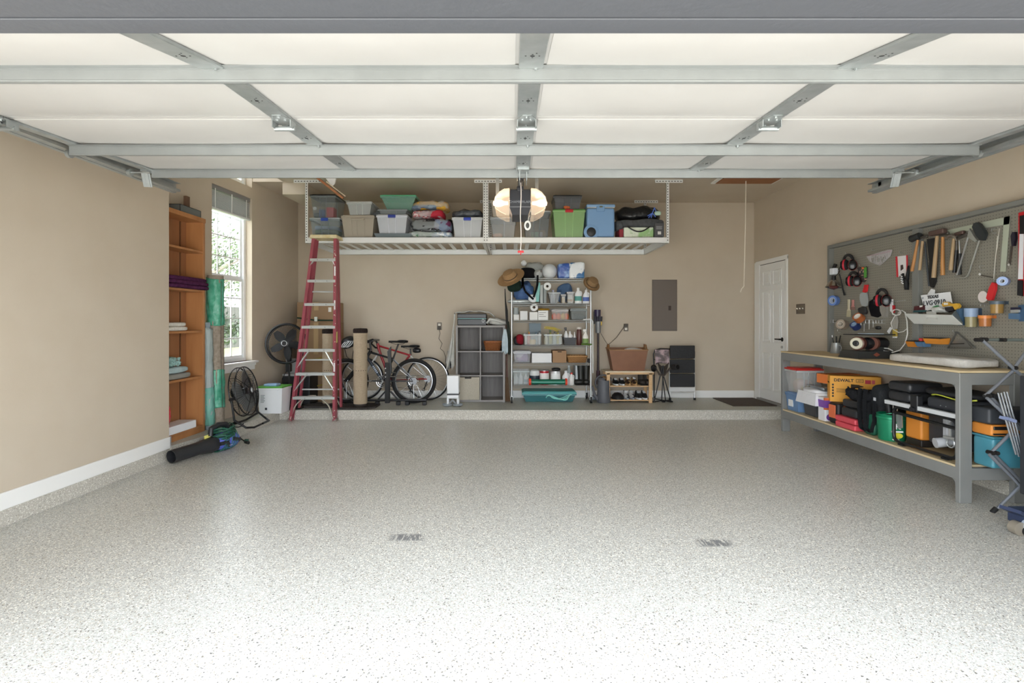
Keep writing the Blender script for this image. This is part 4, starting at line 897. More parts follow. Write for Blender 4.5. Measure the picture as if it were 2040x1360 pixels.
    m = MB(M_blkp); m.tube([cr+Vector((.0, -.05, -.02)), cr+Vector((-.02, -.05, -.08)), cr+Vector((-.055, -.05, -.16))], .008, 6).torus(cr+Vector((-.02, -.05, -.09)), .02, .004, (0, 1, 0), 14, 4).torus(cr+Vector((-.055, -.05, -.16)), .02, .004, (0, 1, 0), 14, 4).build('rear_derailleur', t)
    m = MB(K('26262a', .5, .5)); m.tube([c+Vector((0, -.05, ring)), cr+Vector((0, -.05, .05))], .003, 4).tube([c+Vector((0, -.05, -ring)), cr+Vector((-.055, -.05, -.18)), cr+Vector((-.02, -.05, -.1))], .003, 4).build('chain', t)
    return t, P, cr, cf
bk, P, cr, cf = bike('black mountain bicycle with fat tyres nearest the front of the bike group', 7.62, (824.5, 749.5), (690, 749.5), (763, 750), (783, 706), (794, 671.5), (739, 689), (731, 702), .335, .028, M_blkp, mat('blue_black', '2a3440', .3), mat('grey_stay', '6d7074', .3, .6), 'mtb')
h = P((737, 672)); m = MB(M_blkp); m.cyl(P((739, 689)), h, .014, n=10).bar(h, h+Vector((-.06, 0, .0)), .03, .03).tube([h+Vector((-.06, -.33, .02)), h+Vector((-.06, -.12, .0)), h+Vector((-.06, .12, 0)), h+Vector((-.06, .33, .02))], .013, 8); m.build('handlebar', bk)
for s_ in (-1, 1):
    o = MB(K('101012', .8)).cyl(h+Vector((-.06, s_*.2, .01)), h+Vector((-.05, s_*.33, .02)), .018, n=10).build('grip', bk)
    MB(M_blkp).tube([h+Vector((-.06, s_*.18, .01)), h+Vector((-.10, s_*.2, -.02)), h+Vector((-.11, s_*.29, -.03))], .006, 6).build('brake_lever', bk)
for k in range(5): a_, b_ = lerp(P((731, 702)), P((763, 750)), .38+.06*k), lerp(P((731, 702)), P((763, 750)), .415+.06*k); MB(K('aab4c4', .4)).cyl(a_+Vector((0, -.004, 0)), b_+Vector((0, -.004, 0)), .0215, n=12).build('tube_marking', bk)
rd_, P, cr, cf = bike('red and white road bicycle with thin tyres behind the black one', 7.92, (852.5, 748), (722, 748), (778, 752), (818, 702), (818, 684), (752, 678), (756, 694), .335, .013, mat('bike_red', 'a3252e', .3), mat('bike_red', 'a3252e', .3), mat('bike_white', 'd7d7d6', .3), 'road')
h = P((748, 672)); m = MB(M_blkp); m.cyl(P((752, 678)), h, .014, n=10)
for s_ in (-1, 1): m.tube([h, h+Vector((0, s_*.2, 0)), h+Vector((-.09, s_*.21, 0)), h+Vector((-.12, s_*.21, -.06)), h+Vector((-.06, s_*.21, -.12)), h+Vector((0, s_*.21, -.13))], .014, 8)
m.build('drop_handlebar', rd_)
q = P((818, 684)); MB(M_blkp).blob(q.x+.03, q.x+.16, q.y-.04, q.y+.04, q.z-.10, q.z-.02, .7, .006, 12, 16).build('saddle_bag', rd_)
# helmet on the handlebar
hc = at(696, 683, 7.5); t = thing('bike_helmet', 'black and white ribbed bicycle helmet hanging at the bike handlebars', 'helmet', hc)
m = MB(K('222326', .4)); m.lathe([(.001, .10), (.05, .092), (.085, .06), (.1, .01), (.098, -.03), (.085, -.05)], hc, 24, ax=(-.2, -.2, .6), sx=1.25).build('shell', t)
m = MB(K('d4dade', .4)); axh = Vector((-.2, -.2, .6)).normalized()
for k in range(-2, 3):
    m.tube([hc+Vector((.02*k+.012*k*math.sin(PI*j/8), -.112+.02*abs(k)*.5, -.06+.012*j))+Vector((-.04+.01*j, 0, 0)) for j in range(9)], .006, 6)
m.build('vent_ribs', t)
m = MB(K('17171a', .7)); m.tube([hc+Vector((-.08, 0, -.05)), hc+Vector((-.02, -.05, -.2)), hc+Vector((.04, -.02, -.26)), hc+Vector((.07, 0, -.05))], .005, 5).build('chin_strap', t)
# low black bike stand
st_y = 7.48; t = thing('bike_rack', 'black floor bike rack with upright mast in front of the bicycles', 'rack', (WX(772, st_y), st_y, PLAT))
m = MB(M_blkp); X = WX(772, st_y); m.box(X-.035, X+.035, st_y-.03, st_y+.03, PLAT+.03, WZ(722, st_y), b=.006).build('mast', t)
m = MB(M_blkp); m.box(WX(700, st_y), WX(850, st_y), st_y-.02, st_y+.02, PLAT+.055, PLAT+.085, b=.006).build('cross_beam', t)
for x in (706, 722, 752, 794, 812, 846):
    m = MB(M_blkp); Xx = WX(x, st_y); m.box(Xx-.03, Xx+.03, st_y-.045, st_y+.03, PLAT, PLAT+.055, b=.01).build('wheel_tray_foot', t)
for x, s_ in ((768, -1), (778, 1)): MB(M_blkp).bar((WX(x, st_y), st_y, PLAT+.2), (WX(x+s_*16, st_y), st_y, PLAT+.07), .03, .02).build('side_brace', t)
for z in (733, 742, 750): 
    MB(M_chr).cyl((X-.02, st_y-.03, WZ(z, st_y)), (X-.02, st_y-.04, WZ(z, st_y)), .01, n=8).build('clamp_bolt', t); m = MB(M_chr).cyl((X+.04, st_y-.0, WZ(z, st_y)), (X+.12, st_y+.0, WZ(z, st_y)), .008, n=8); m.build('clamp_pin', t)
m = MB(K('303236', .4)); m.prism([(X+.0, WZ(700, st_y)), (X+.05, WZ(690, st_y)), (X+.06, WZ(740, st_y)), (X+.03, WZ(752, st_y))], st_y-.02, st_y+.02, 'y').build('clamp_cradle', t)
# pet feeder
d = 7.42; X0, X1 = wx(890, 914, d); zt_ = WZ(748, d)
t = thing('pet_feeder', 'white double-bowl pet feeder on the raised floor by the grey cube shelf', 'pet feeder', ((X0+X1)/2, d+.08, PLAT))
M_fw = K('eef1f4', .3)
MB(M_fw).box(X0, X1, d, d+.16, PLAT+.17, zt_, b=.012).build('hopper', t)
MB(K('2b2c2e', .4)).box(X0+.002, X1-.002, d+.002, d+.158, PLAT+.15, PLAT+.172).build('dark_band', t)
m = MB(M_fw); m.box(X0, X1, d, d+.16, PLAT+.10, PLAT+.152, b=.006).box(X0, X0+.03, d+.01, d+.15, PLAT+.01, PLAT+.11).box(X1-.03, X1, d+.01, d+.15, PLAT+.01, PLAT+.11); m.build('feeder_base', t)
for s_ in (-1, 1):
    cx = (X0+X1)/2+s_*.075; MB(K('8d9499', .35)).lathe([(.05, 0), (.07, .01), (.074, .035), (.068, .036), (.06, .012), (.001, .01)], (cx, d-.03, PLAT), 24, sy=.8).build('bowl', t)
m = MB(K('7b8084', .4)); m.prism([((X0+X1)/2, PLAT+.10), ((X0+X1)/2+.06, PLAT+.035), ((X0+X1)/2+.04, PLAT+.02), ((X0+X1)/2, PLAT+.07), ((X0+X1)/2-.04, PLAT+.02), ((X0+X1)/2-.06, PLAT+.035)], d-.02, d+.02); m.build('chute', t)
# plug and wire from the outlet down to the feeder
m = MB(K('4a453f', .6)); Yw = BACK-.03
pts = [(875, 654), (877, 664), (874, 674), (881, 684), (877, 694), (884, 700), (888, 712)]
m.box(WX(872, BACK), WX(878, BACK), BACK-.045, BACK-.008, WZ(656, BACK), WZ(649, BACK), b=.004)
m.tube([at(x, y, Yw) for x, y in pts]+[at(889, 745, Yw), at(893, 770, 7.9)], .004, 6)
tag(m.build('power_cable'), 'thin dark cable hanging wavily from the left outlet on the back wall', 'cable')
# ---------------- two ceiling racks ----------------
M_rk = mat('rack_white', 'e9ebea', .4, .1); RF, RB = 6.87, 8.08; DECK = WZ(472, RF)+.004; ZBM = WZ(484, RF)
def rack(xl, xr, label, skip=False):
    X0, X1 = wx(xl, xr, RF); t = thing('ceiling_rack', label, 'storage rack', ((X0+X1)/2, (RF+RB)/2, ZBM), 0, 'white overhead ceiling racks')
    for y in (RF, RB-.03): MB(M_rk).box(X0, X1, y, y+.003, ZBM, DECK-.006).box(X0, X1, y, y+.03, ZBM, ZBM+.003).box(X0, X1, y, y+.03, DECK-.009, DECK-.006).build('long_beam', t)
    for x in (X0+.002, X1-.034): MB(M_rk).box(x, x+.032, RF, RB, ZBM, ZBM+.003).box(x, x+.003, RF, RB, ZBM, DECK-.006).build('end_beam', t)
    n = 15
    for k in range(n):
        x = X0+.05+(X1-X0-.12)*k/(n-1); MB(M_rk).box(x-.006, x+.052, RF+.005, RB-.005, DECK-.014, DECK-.006).build('deck_slat', t)
    m = MB(M_rk)
    for k in range(3): y = RF+.03+(RB-RF-.06)*k/2; m.cyl((X0, y, DECK-.004), (X1, y, DECK-.004), .003, n=5)
    m.build('wire_deck', t)
    for x in (X0+.018, X1-.018):
        for y in (RF-.002, RB-.04):
            o = MB(M_rk).box(x-.018, x+.018, y, y+.003, ZBM+.0, CEIL-.03).box(x-.018, x-.015, y, y+.03, ZBM, CEIL-.03).build('hanging_post', t)
            m = MB(K('4a4a4a', .8)); z = ZBM+.03
            while z < CEIL-.06: m.box(x-.005, x+.005, y-.0008, y+.001, z, z+.018); z += .036
            m.build('slot_holes', o)
            if skip and x > X0+.1: continue
            o = MB(M_rk).box(x-.17, x+.20 if x < 0 else x+.20, y-.004, y, CEIL-.042, CEIL-.004).box(x-.17, x+.2, y-.004, y+.034, CEIL-.004, CEIL).build('ceiling_bracket', t)
            m = MB(K('4a4a4a', .8)); 
            for k in range(9): m.box(x-.155+.04*k, x-.135+.04*k, y-.005, y-.003, CEIL-.028, CEIL-.018)
            m.build('slot_holes', o)
    return t
rack(608, 967.5, 'white ceiling rack on the left, above the ladder and bicycles', True); rack(967.5, 1333, 'white ceiling rack on the right, above the wire shelving')
Dk = DECK+.003; d = 6.93
def rt(label, x0, x1, yt, yb, dep, col, zb=None, y0=d, **kw): return tote(label, x0, x1, hgt(yt, yb, y0), y0, dep, Dk if zb is None else zb, col, **kw)
z1 = hgt(431, 471, d)
rt('clear tote of folded blankets with blue latch at the left end of the ceiling rack', 616, 677, 431, 471, .5, '9fa9ad', al=.42, lid='b9c0c4', latch='2c4aa8')
for k, (c, a) in enumerate((('5c6f63', 0), ('6f8a7a', .06), ('8fa3bf', .11))):
    soft('folded %s cloth inside the leftmost clear ceiling tote' % ('dark green', 'grey green', 'pale blue')[k], 624, 668, .055, d+.07, .34, Dk+.012+a, fabric(c), 'folded_blanket', 'blanket', .4, .012, 9, k)
rt('clear tote with dark lid stacked at the left end, holding red and blue packages', 617, 669, 384, 430, .42, '8f999d', zb=Dk+z1+.004, al=.38, lid='1d1e20')
a = MB(K('c23843', .4)).box(*wx(648, 664, d+.06), d+.07, d+.2, Dk+z1+.012, Dk+z1+.15, b=.004); tag(a.build('red_package'), 'red package inside the upper left clear tote', 'package')
a = MB(K('2b4a86', .4)).box(*wx(635, 646.5, d+.06), d+.07, d+.2, Dk+z1+.012, Dk+z1+.12, b=.004); tag(a.build('blue_package'), 'dark blue package inside the upper left clear tote', 'package')
a = MB(K('33373b', .6)).blob(*wx(622, 634, d+.06), d+.07, d+.25, Dk+z1+.012, Dk+z1+.09, .6, .01, 9, 16); tag(a.build('dark_bundle', ang=180), 'dark bundle inside the upper left clear tote', 'bundle')
a = MB(K('dfe3e5', .4)).cyl((WX(627, d+.05), d+.05, Dk+z1+.13), (WX(627, d+.05), d+.07, Dk+z1+.13), .022, n=20); tag(a.build('white_disc'), 'small white round disc inside the upper left clear tote', 'disc')
M_taupe = mat('taupe_tote', 'a29a8c', .55)
rt('taupe lidded tote beside the ladder top on the ceiling rack', 679, 746, 426, 471, .55, '8f8778', al=1, pat=M_taupe, lid=mat('taupe_lid', 'b0a899', .5), ribs=3, lidh=.03, handle=True)
h = hgt(426, 471, d); rt('empty smoky grey tote stacked on the taupe tote', 690, 741, 399, 426, .45, 'c2c6c6', zb=Dk+h+.003, al=.9, lid='cfd2d2')
# grey lid pile, milky tote with blue latch, mint tote on top
a = MB(mat('slate_lid', '6a767c', .5)).frus(*wx(745, 820, d), d, d+.5, Dk, Dk+hgt(463, 471, d), .02); tag(a.build('plastic_tray'), 'slate grey shallow plastic tray lying under the milky tote', 'tray')
zb = Dk+hgt(463, 471, d)+.003
rt('milky tote with blue latch above the slate lid, left of the vacuum bags', 749, 812, 425, 463, .48, 'dfe4ec', zb=zb, al=.9, lid='c9ced4', latch='2c3f96')
zb += hgt(425, 463, d)+.003; rt('shallow grey tote nested under the mint green tote', 752, 812, 416, 425, .45, '8f9698', zb=zb, al=.9)
zb += hgt(416, 425, d)+.004; rt('mint green open tote tipped on top of the milky tote', 757, 829, 387, 416, .40, '7fae9c', zb=zb, al=.75, lid='57b98a', ribs=0, taper=.07)
q = MB(K('5b6268', .5)).bar((WX(743, d+.25), d+.2, Dk+hgt(421, 471, d)), (WX(768, d+.25), d+.25, Dk+hgt(414, 471, d)+.01), .06, .04).bar((WX(740, d+.3), d+.3, Dk+hgt(397, 471, d)), (WX(758, d+.3), d+.3, Dk+hgt(418, 471, d)), .05, .03); tag(q.build('plastic_strip'), 'slanting dark grey plastic strip beside the mint tote', 'strip')
# vacuum bags
M_vac = mat('clear_bag', 'd7dde2', .12, alpha=.35, bump=1, bscale=25, coat=.5)
def vac(label, x0, x1, yt, yb, m, seed, zb_, y0=6.91, m2=None, x2=None):
    X0, X1 = wx(x0, x1, y0); h = hgt(yt, yb, y0)
    t = thing('vacuum_bag', label, 'vacuum bag', ((X0+X1)/2, y0+.2, zb_), 0, 'vacuum bags of quilts')
    MB(m).blob(X0+.01, X1-.01, y0+.01, y0+.42, zb_+.004, zb_+h-.006, .55, .022, 11, 30, seed=seed).build('quilt', t, ang=180)
    if m2:
        a_, b_ = wx(x2[0], x2[1], y0); MB(m2).blob(a_, b_, y0-.002, y0+.40, zb_+.006, zb_+h*x2[2], .55, .02, 12, 26, seed=seed+5).build('quilt', t, ang=180)
    MB(M_vac).blob(X0, X1, y0, y0+.44, zb_, zb_+h, .6, .035, 14, 34, seed=seed+2).build('plastic_bag', t, ang=180)
base = Dk
def patt(k, c1, c2, sc, kind='noise', thr=(.48, .52)): return mat(k, c1, .8, col2=c2, scale=sc, kind=kind, thr=thr, bump=.4, bscale=30)
hs = [hgt(461, 472, 6.91), hgt(434, 461, 6.91), hgt(419, 436, 6.91), hgt(402, 420, 6.91)]
z = base; vac('clear vacuum bag with green and white print fabric at the bottom of the quilt stack', 808, 899, 458, 472, patt('green_print', 'dfe6e0', '4f7a5f', 26), 1, z, m2=patt('pale_print', 'e8eef5', '9fb3cc', 20), x2=(850, 899, .9))
z += hs[0]+.004; vac('vacuum bag of black quilt with purple and blue folds in the quilt stack', 812, 896, 434, 461, patt('black_print', '17181d', 'cfd2d6', 22, thr=(.62, .66)), 2, z, m2=patt('purple_quilt', '6d2f56', '8594ad', 8), x2=(858, 897, .95))
z += hs[1]+.004; vac('vacuum bag of red and white checked quilt in the quilt stack', 817, 882, 419, 436, patt('red_check', 'b32439', 'e8d8d8', 34, 'checker', (.4, .6)), 3, z, m2=K('b8243a', .7), x2=(848, 883, .96))
z += hs[2]+.004; vac('vacuum bag of yellow and blue quilts on top of the quilt stack', 817, 893, 402, 420, patt('yellow_quilt', 'd9a32b', 'e0b23e', 6), 4, z, m2=patt('blue_quilt', '6d8096', '93a5b6', 10), x2=(816, 880, .5))
h = hgt(431, 472, d)
rt('milky tote with blue latch beside the middle posts of the ceiling rack', 900, 962, 431, 472, .5, 'd6dbe0', al=.85, lid='e0e4e8', latch='3048b0')
soft('crinkled dark grey plastic bag on top of the milky tote by the middle posts', 897, 962, hgt(415, 431, d), d+.02, .42, Dk+h+.003, mat('dark_plastic', '4d5259', .2, bump=1, bscale=20), 'plastic_bag', 'bag', .6, .03, 12, 7)
soft('dark bag squeezed behind the vacuum bags and the milky tote', 884, 902, .3, d+.2, .25, Dk, mat('black_bag', '1b1c1f', .3, bump=.8, bscale=16), 'black_bag', 'bag', .6, .02, 9, 9)
# right rack
rt('small clear tote with white lid below the door opener on the ceiling rack', 976, 1029, 434, 475, .45, 'aeb5ba', al=.45, lid='c6ccd1', ribs=1)
soft('orange and cream fabric inside the small clear tote below the opener', 980, 1000, .06, d+.06, .2, Dk+.012, fabric('d98f6a', 'dcc3a8'), 'orange_cloth', 'cloth', .6, .01, 9, 2)
h = hgt(434, 475, d)
rt('taupe tote behind the lit door opener on top of the small clear tote', 977, 1025, 400, 434, .4, '8f8778', zb=Dk+h+.004, y0=d+.02, al=1, pat=M_taupe, lid=mat('taupe_lid', 'b0a899', .5))
rt('smoky clear tote with pale lid right of the door opener cord', 1042, 1097, 421, 475, .48, '7f878b', al=.55, lid='c9cdd0', ribs=2)
for k, (x, c) in enumerate(((1058, 'a8cbbd'), (1066, '9cc3b4'), (1074, 'd3d8da'))):
    a = MB(K(c, .5)).box(*wx(x, x+7, d+.04), d+.05, d+.12, Dk+.012, Dk+.08, b=.003); tag(a.build('small_carton'), ('small mint carton nearest the front left in the smoky tote', 'second small mint carton in the smoky tote', 'small white carton in the smoky tote')[k], 'carton')
a = soft('beige cloth bundle inside the smoky clear tote', 1073, 1089, .12, d+.1, .2, Dk+.012, fabric('b19f8b'), 'beige_bundle', 'cloth', .7, .01, 9, 3)
rt('green tote with red latch on the right ceiling rack', 1101, 1167, 418, 475, .5, 'a3cc8e', al=.85, lid='5f9a4c', latch='c4202e', ribs=2)
rt('black lidded grey tote stacked behind on top of the green tote', 1102, 1160, 388, 418, .4, '6b6e72', zb=Dk+hgt(418, 475, d)+.004, al=.75, lid='1c1c1e', y0=d+.08)
soft('bundle of orange straps between the green tote and the black-lidded tote', 1123, 1136, .04, d+.0, .06, Dk+hgt(418, 475, d)+.003, fabric('c8693f'), 'orange_straps', 'strap', .7, .01, 30, 3)
# blue wheeled cooler
X0, X1 = wx(1169, 1225, d); zt_ = Dk+hgt(409, 475, d); t = thing('cooler', 'light blue wheeled cooler standing upright on the right ceiling rack', 'cooler', ((X0+X1)/2, d+.2, Dk))
M_cool = mat('cooler_blue', '7fa6d1', .4)
MB(M_cool).box(X0, X1, d, d+.42, Dk, zt_-.05, b=.03).build('cooler_body', t)
MB(mat('cooler_lid', '8cb2da', .4)).box(X0-.004, X1+.004, d-.006, d+.425, zt_-.045, zt_, b=.015).build('lid', t)
MB(K('c9c3b4', .5)).box(X0+.004, X1-.004, d-.003, d+.42, zt_-.052, zt_-.044).build('gasket', t)
m = MB(M_cool); cx = X0+.5*(X1-X0); m.box(cx-.06, cx+.05, d-.02, d+.002, zt_-.1, zt_-.03, b=.008).build('latch', t); MB(K('6a7467', .5)).box(cx-.02, cx+.02, d-.025, d-.018, zt_-.05, zt_-.03).build('latch_recess', t)
wc = (X0+.058, d-.002, Dk+.068)
m = MB(mat('cooler_blue', '7fa6d1', .4)).lathe([(.1, -.001), (.1, .01), (.08, .014)], wc, 30, ax=(0, -1, 0), a0=.0, a1=1).build('wheel_arch', t)
MB(K('26282b', .5)).lathe([(.001, .03), (.045, .03), (.062, .02), (.062, -.0)][::-1], wc, 28, ax=(0, -1, 0)).build('wheel', t)
# bags, blanket, game sack and box at the right end
q = MB(mat('trash_bag', '1a1b1d', .3, bump=.7, bscale=14)).blob(*wx(1232, 1324, d), d+.02, d+.5, Dk+hgt(441, 475, d), Dk+hgt(409, 475, d), .75, .05, 7, 34, seed=4)
tag(q.build('trash_bag', ang=180), 'full black plastic sack at the right end of the ceiling rack', 'bag')
q = MB(K('5d7fd6', .4)); 
for a_, b_ in (((1290, 430), (1300, 424)), ((1300, 424), (1304, 413)), ((1300, 424), (1306, 432)), ((1300, 424), (1297, 434)), ((1304, 414), (1307, 422)), ((1292, 434), (1300, 424))): q.tube([at(*a_, d+.0), at(*b_, d-.01)], .006, 5)
tag(q.build('blue_ribbon'), 'blue drawstring tie on the black sack at the right rack end', 'ribbon')
q = MB(K('b7d3c0', .4)).blob(*wx(1304, 1318, d), d+.0, d+.04, Dk+hgt(431, 475, d), Dk+hgt(425, 475, d)+.02, .7, 0, 1, 14); tag(q.build('green_tag', ang=180), 'pale green tag beside the blue tie on the black sack', 'tag')
q = MB(fabric('5b5d60', '4b4d50', 20)).blob(*wx(1227, 1325, d), d-.03, d+.42, Dk+hgt(455, 475, d)+.002, Dk+hgt(437, 475, d), .45, .03, 5, 34, seed=2)
q.blob(*wx(1227, 1243, d), d-.035, d+.2, Dk+hgt(460, 475, d), Dk+hgt(440, 475, d), .7, .01, 8, 16)
tag(q.build('folded_blanket', ang=180), 'folded charcoal blanket under the black sack', 'blanket')
t = thing('carry_bag', 'pale green and white carry bag with black handle under the charcoal blanket', 'bag', (WX(1272, d), d+.1, Dk))
MB(patt('carry_print', 'e2ead9', '9fc58a', 7, thr=(.5, .6))).box(*wx(1243, 1302, d), d+.0, d+.35, Dk, Dk+hgt(455, 475, d), b=.01).build('bag_body', t)
q = MB(K('1c1c1e', .6)); a_ = at(1249, 451, d-.0); b_ = at(1295, 451, d); mid = at(1272, 463, d-.03); q.tube([a_+(b_-a_)*k+Vector((0, -.012-.02*math.sin(PI*k), -math.sin(PI*k)*.075)) for k in [j/12 for j in range(13)]], .009, 6).build('handle', t)
q = MB(K('8c2030', .5)).box(*wx(1234, 1242, d), d+.01, d+.3, Dk, Dk+hgt(457, 475, d), b=.004); tag(q.build('red_box'), 'narrow dark red box left of the pale green carry bag', 'box')
X0, X1 = wx(1303.5, 1322, d-.03); t = thing('grey_carton', 'charcoal carton with white label at the right end post of the rack', 'carton', ((X0+X1)/2, d, Dk))
MB(K('4b4c50', .6)).box(X0, X1, d-.05, d+.22, Dk, Dk+hgt(448, 475, d), b=.002).build('box_body', t)
MB(K('d6d6d4', .6)).box(X0+.04, X0+.085, d-.052, d-.049, Dk+.03, Dk+.07).build('white_label', t)
q = MB(K('a9a9ab', .6)); 
for k in range(4): q.box(X0+.02, X1-.03+.006*(k % 2), d-.052, d-.0495, Dk+.10+.012*k, Dk+.104+.012*k)
q.build('label_lines', t)
# ---------------- chrome wire shelving ----------------
wy0, wy1 = 7.66, 8.12; wx0, wx1 = WX(1019.5, wy0), WX(1177, wy0)
M_cw = mat('chrome_wire', 'c8cccd', .3, .7)
ws = thing('wire_shelving', 'tall chrome wire shelving unit on casters against the back wall', 'shelving', ((wx0+wx1)/2, (wy0+wy1)/2, PLAT))
SY = [554, 604, 637.5, 688, 723, 768]; SZ = [WZ(y, wy0) for y in SY]
for x in (wx0, wx1):
    for y in (wy0, wy1):
        top = SZ[0]+.02
        MB(M_cw).cyl((x, y, PLAT+.12), (x, y, top), .0125, n=12).build('post', ws)
        m = MB(M_cw); m.cyl((x, y, PLAT+.10), (x, y, PLAT+.13), .014, n=10).box(x-.017, x+.017, y-.04, y+.03, PLAT+.095, PLAT+.102).box(x-.019, x-.016, y-.045, y+.01, PLAT+.05, PLAT+.1).box(x+.016, x+.019, y-.045, y+.01, PLAT+.05, PLAT+.1)
        ca = m.build('caster', ws); MB(K('1b1b1c', .6)).cyl((x-.014, y-.025, PLAT+.05), (x+.014, y-.025, PLAT+.05), .05, n=24).build('caster_wheel', ca)
for z in SZ:
    m = MB(M_cw)
    for zz in (z-.004, z-.034):
        for y in (wy0, wy1): m.cyl((wx0, y, zz), (wx1, y, zz), .0032, n=6)
        for x in (wx0, wx1): m.cyl((x, wy0, zz), (x, wy1, zz), .0032, n=6)
    n = 34
    for y in (wy0, wy1): m.tube([(wx0+.02+(wx1-wx0-.04)*k/n, y, z-.005 if k % 2 else z-.033) for k in range(n+1)], .0028, 5)
    for k in range(46): x = wx0+.015+(wx1-wx0-.03)*k/45; m.cyl((x, wy0, z-.002), (x, wy1, z-.002), .0016, n=4)
    for y in (wy0+.15, wy0+.31): m.cyl((wx0, y, z-.007), (wx1, y, z-.007), .0025, n=5)
    m.build('wire_shelf', ws)
m = MB(K('dfe1e2', .4)); m.tube([(wx1+.028, wy0-.02, PLAT+.45), (wx1+.028, wy0-.02, SZ[2]-.02), (wx1+.005, wy0-.02, SZ[2]+.015), (wx1-.12, wy0-.02, SZ[2]+.01)], .009, 8)
tag(m.build('metal_rod'), 'slim white bent metal rod hooked at the right edge of the wire shelving', 'rod')
W = wy0+.03
# --- top shelf ---
z = SZ[0]+.002
def hat(label, c, ax, R_, crown_r, ch, m, band, sx=1.0, dent=True):
    t = thing('sun_hat', label, 'hat', c); ax = Vector(ax).normalized()
    pr = [(.001, ch), (crown_r*.5, ch*.985), (crown_r*.82, ch*.93), (crown_r*.95, ch*.75), (crown_r*1.03, .02), (crown_r*1.1, .0), (R_*.8, -.004), (R_, .008), (R_*.995, .002), (crown_r, -.008)]
    MB(m).lathe(pr, c, 40, ax=ax, sx=sx).build('hat_body', t)
    MB(K(band, .7)).lathe([(crown_r*1.045, .006), (crown_r*1.02, .034)], c, 40, ax=ax, sx=sx, caps=False).build('hat_band', t)
    return t
M_straw = mat('straw', 'b28f65', .8, col2='9c7a52', scale=50, stretch=(1, 1, 6), bump=.5)
hc = at(1018, 553, 7.55); hat('wide straw hat with dark band hung on the top left corner of the wire shelving', hc, (-.35, -.55, .62), .185, .09, .115, M_straw, '3b2f27', 1.15)
hc = at(1178, 566, 7.55); hat('tan cloth sun hat hung on the top right corner of the wire shelving', hc, (.3, -.72, .55), .13, .085, .10, mat('tan_felt', '8f7250', .9, bump=.4, bscale=60), '4a3626', 1.0)
def ball(label, x, y, r, dd, m, name='lantern_globe', cat='globe'):
    R_ = r/F*dd; c = Vector((WX(x, dd), dd, z+R_)); q = MB(m).lathe([(max(.001, R_*math.sin(PI*k/20)), -R_*math.cos(PI*k/20)) for k in range(21)], c, 32, caps=False); return tag(q.build(name, ang=180), label, cat)
M_milk = mat('milky_globe', 'dfe2e3', .35, bump=.1, bscale=80)
ball('large white paper globe on the top wire shelf', 1094.5, 536, 15, W+.13, M_milk)
ball('small grey mesh ball beside the large white globe', 1072, 542, 8.5, W+.02, mat('mesh_ball', 'b7bab9', .5, bump=.9, bscale=50))
q = MB(mat('clear_plastic_bag', 'b9bebd', .15, alpha=.55, bump=1, bscale=18)).blob(*wx(1046, 1086, W+.2), W+.15, W+.4, z, z+hgt(516, 552, W), .7, .03, 10, 30, seed=1); tag(q.build('plastic_bag', ang=180), 'clear crinkled plastic bag of grey things on the top wire shelf', 'bag')
q = MB(M_milk).lathe([(max(.001, .045*math.sin(PI*k/16)), -.045*math.cos(PI*k/16)) for k in range(17)], at(1043.5, 524, W+.15), 24, caps=False); tag(q.build('white_ball', ang=180), 'small white ball perched on the black bag on the top wire shelf', 'ball')
q = MB(fabric('17171a')).blob(*wx(1036, 1066, W+.1), W-.01, W+.2, z, z+hgt(530, 552, W), .5, .015, 9, 28, seed=3); blk = q
t = thing('tote_bag', 'black fabric bag slumped on the top wire shelf with straps hanging down', 'bag', (WX(1050, W), W+.1, z))
blk.build('bag_body', t, ang=180)
for xs in (((1041, 548), (1041, 565), (1046, 580), (1058, 592), (1063, 596)), ((1071, 548), (1071, 565), (1068, 578), (1063, 592)), ((1041, 550), (1042, 566), (1038, 574))):
    q = MB(fabric('17171a')); pts = [at(x, y, wy0-.025) for x, y in xs]
    for k in range(len(pts)-1): q.bar(pts[k], pts[k+1], .03, .006, up=(0, 1, 0))
    q.build('shoulder_strap', t)
M_bb = mat('blue_pouch', '3f5fae', .3, col2='8fb0e0', scale=9, thr=(.5, .6), bump=.6, bscale=12)
q = MB(M_bb).blob(*wx(1111, 1137, W+.05), W+.0, W+.22, z, z+hgt(521, 551, W), .3, .014, 12, 34, seed=5); tag(q.build('detergent_pouch', ang=180), 'dark blue glossy refill pouch on the top wire shelf', 'pouch')
q = MB(mat('white_blue_pouch', 'eef2f4', .3, col2='3f74a8', scale=8, thr=(.52, .58), bump=.5, bscale=12)).blob(*wx(1134, 1165, W+.0), W-.02, W+.12, z, z+hgt(520, 552, W), .25, .012, 12, 34, seed=9); tag(q.build('detergent_pouch', ang=180), 'white and blue refill pouch beside the right hat on the top wire shelf', 'pouch')
# --- second shelf ---
z = SZ[1]+.002
q = MB(fabric('23332b', '1a2520', 20)).blob(*wx(1010, 1038, wy0-.05), wy0-.09, wy0-.03, WZ(582, W), WZ(556, W), .7, .015, 8, 24); tag(q.build('dark_hat', ang=180), 'dark green cap hanging under the wide straw hat', 'cap')
q = MB(fabric('5c79a8', '47628f', 14)).blob(*wx(1025, 1062, W), W+.01, W+.3, z+.03, z+hgt(558, 601, W), .6, .07, 9, 44, seed=4); tag(q.build('blue_cloth', ang=180), 'blue denim cloth heaped at the left of the second wire shelf', 'cloth')
q = MB(mat('silver_bag', 'b9c0c0', .15, .3, bump=1, bscale=14)).blob(*wx(1010, 1060, W-.02), W-.04, W+.25, z, z+.06, .6, .02, 8, 30, seed=6); tag(q.build('silver_bag', ang=180), 'silvery plastic bag lying flat at the left of the second wire shelf', 'bag')
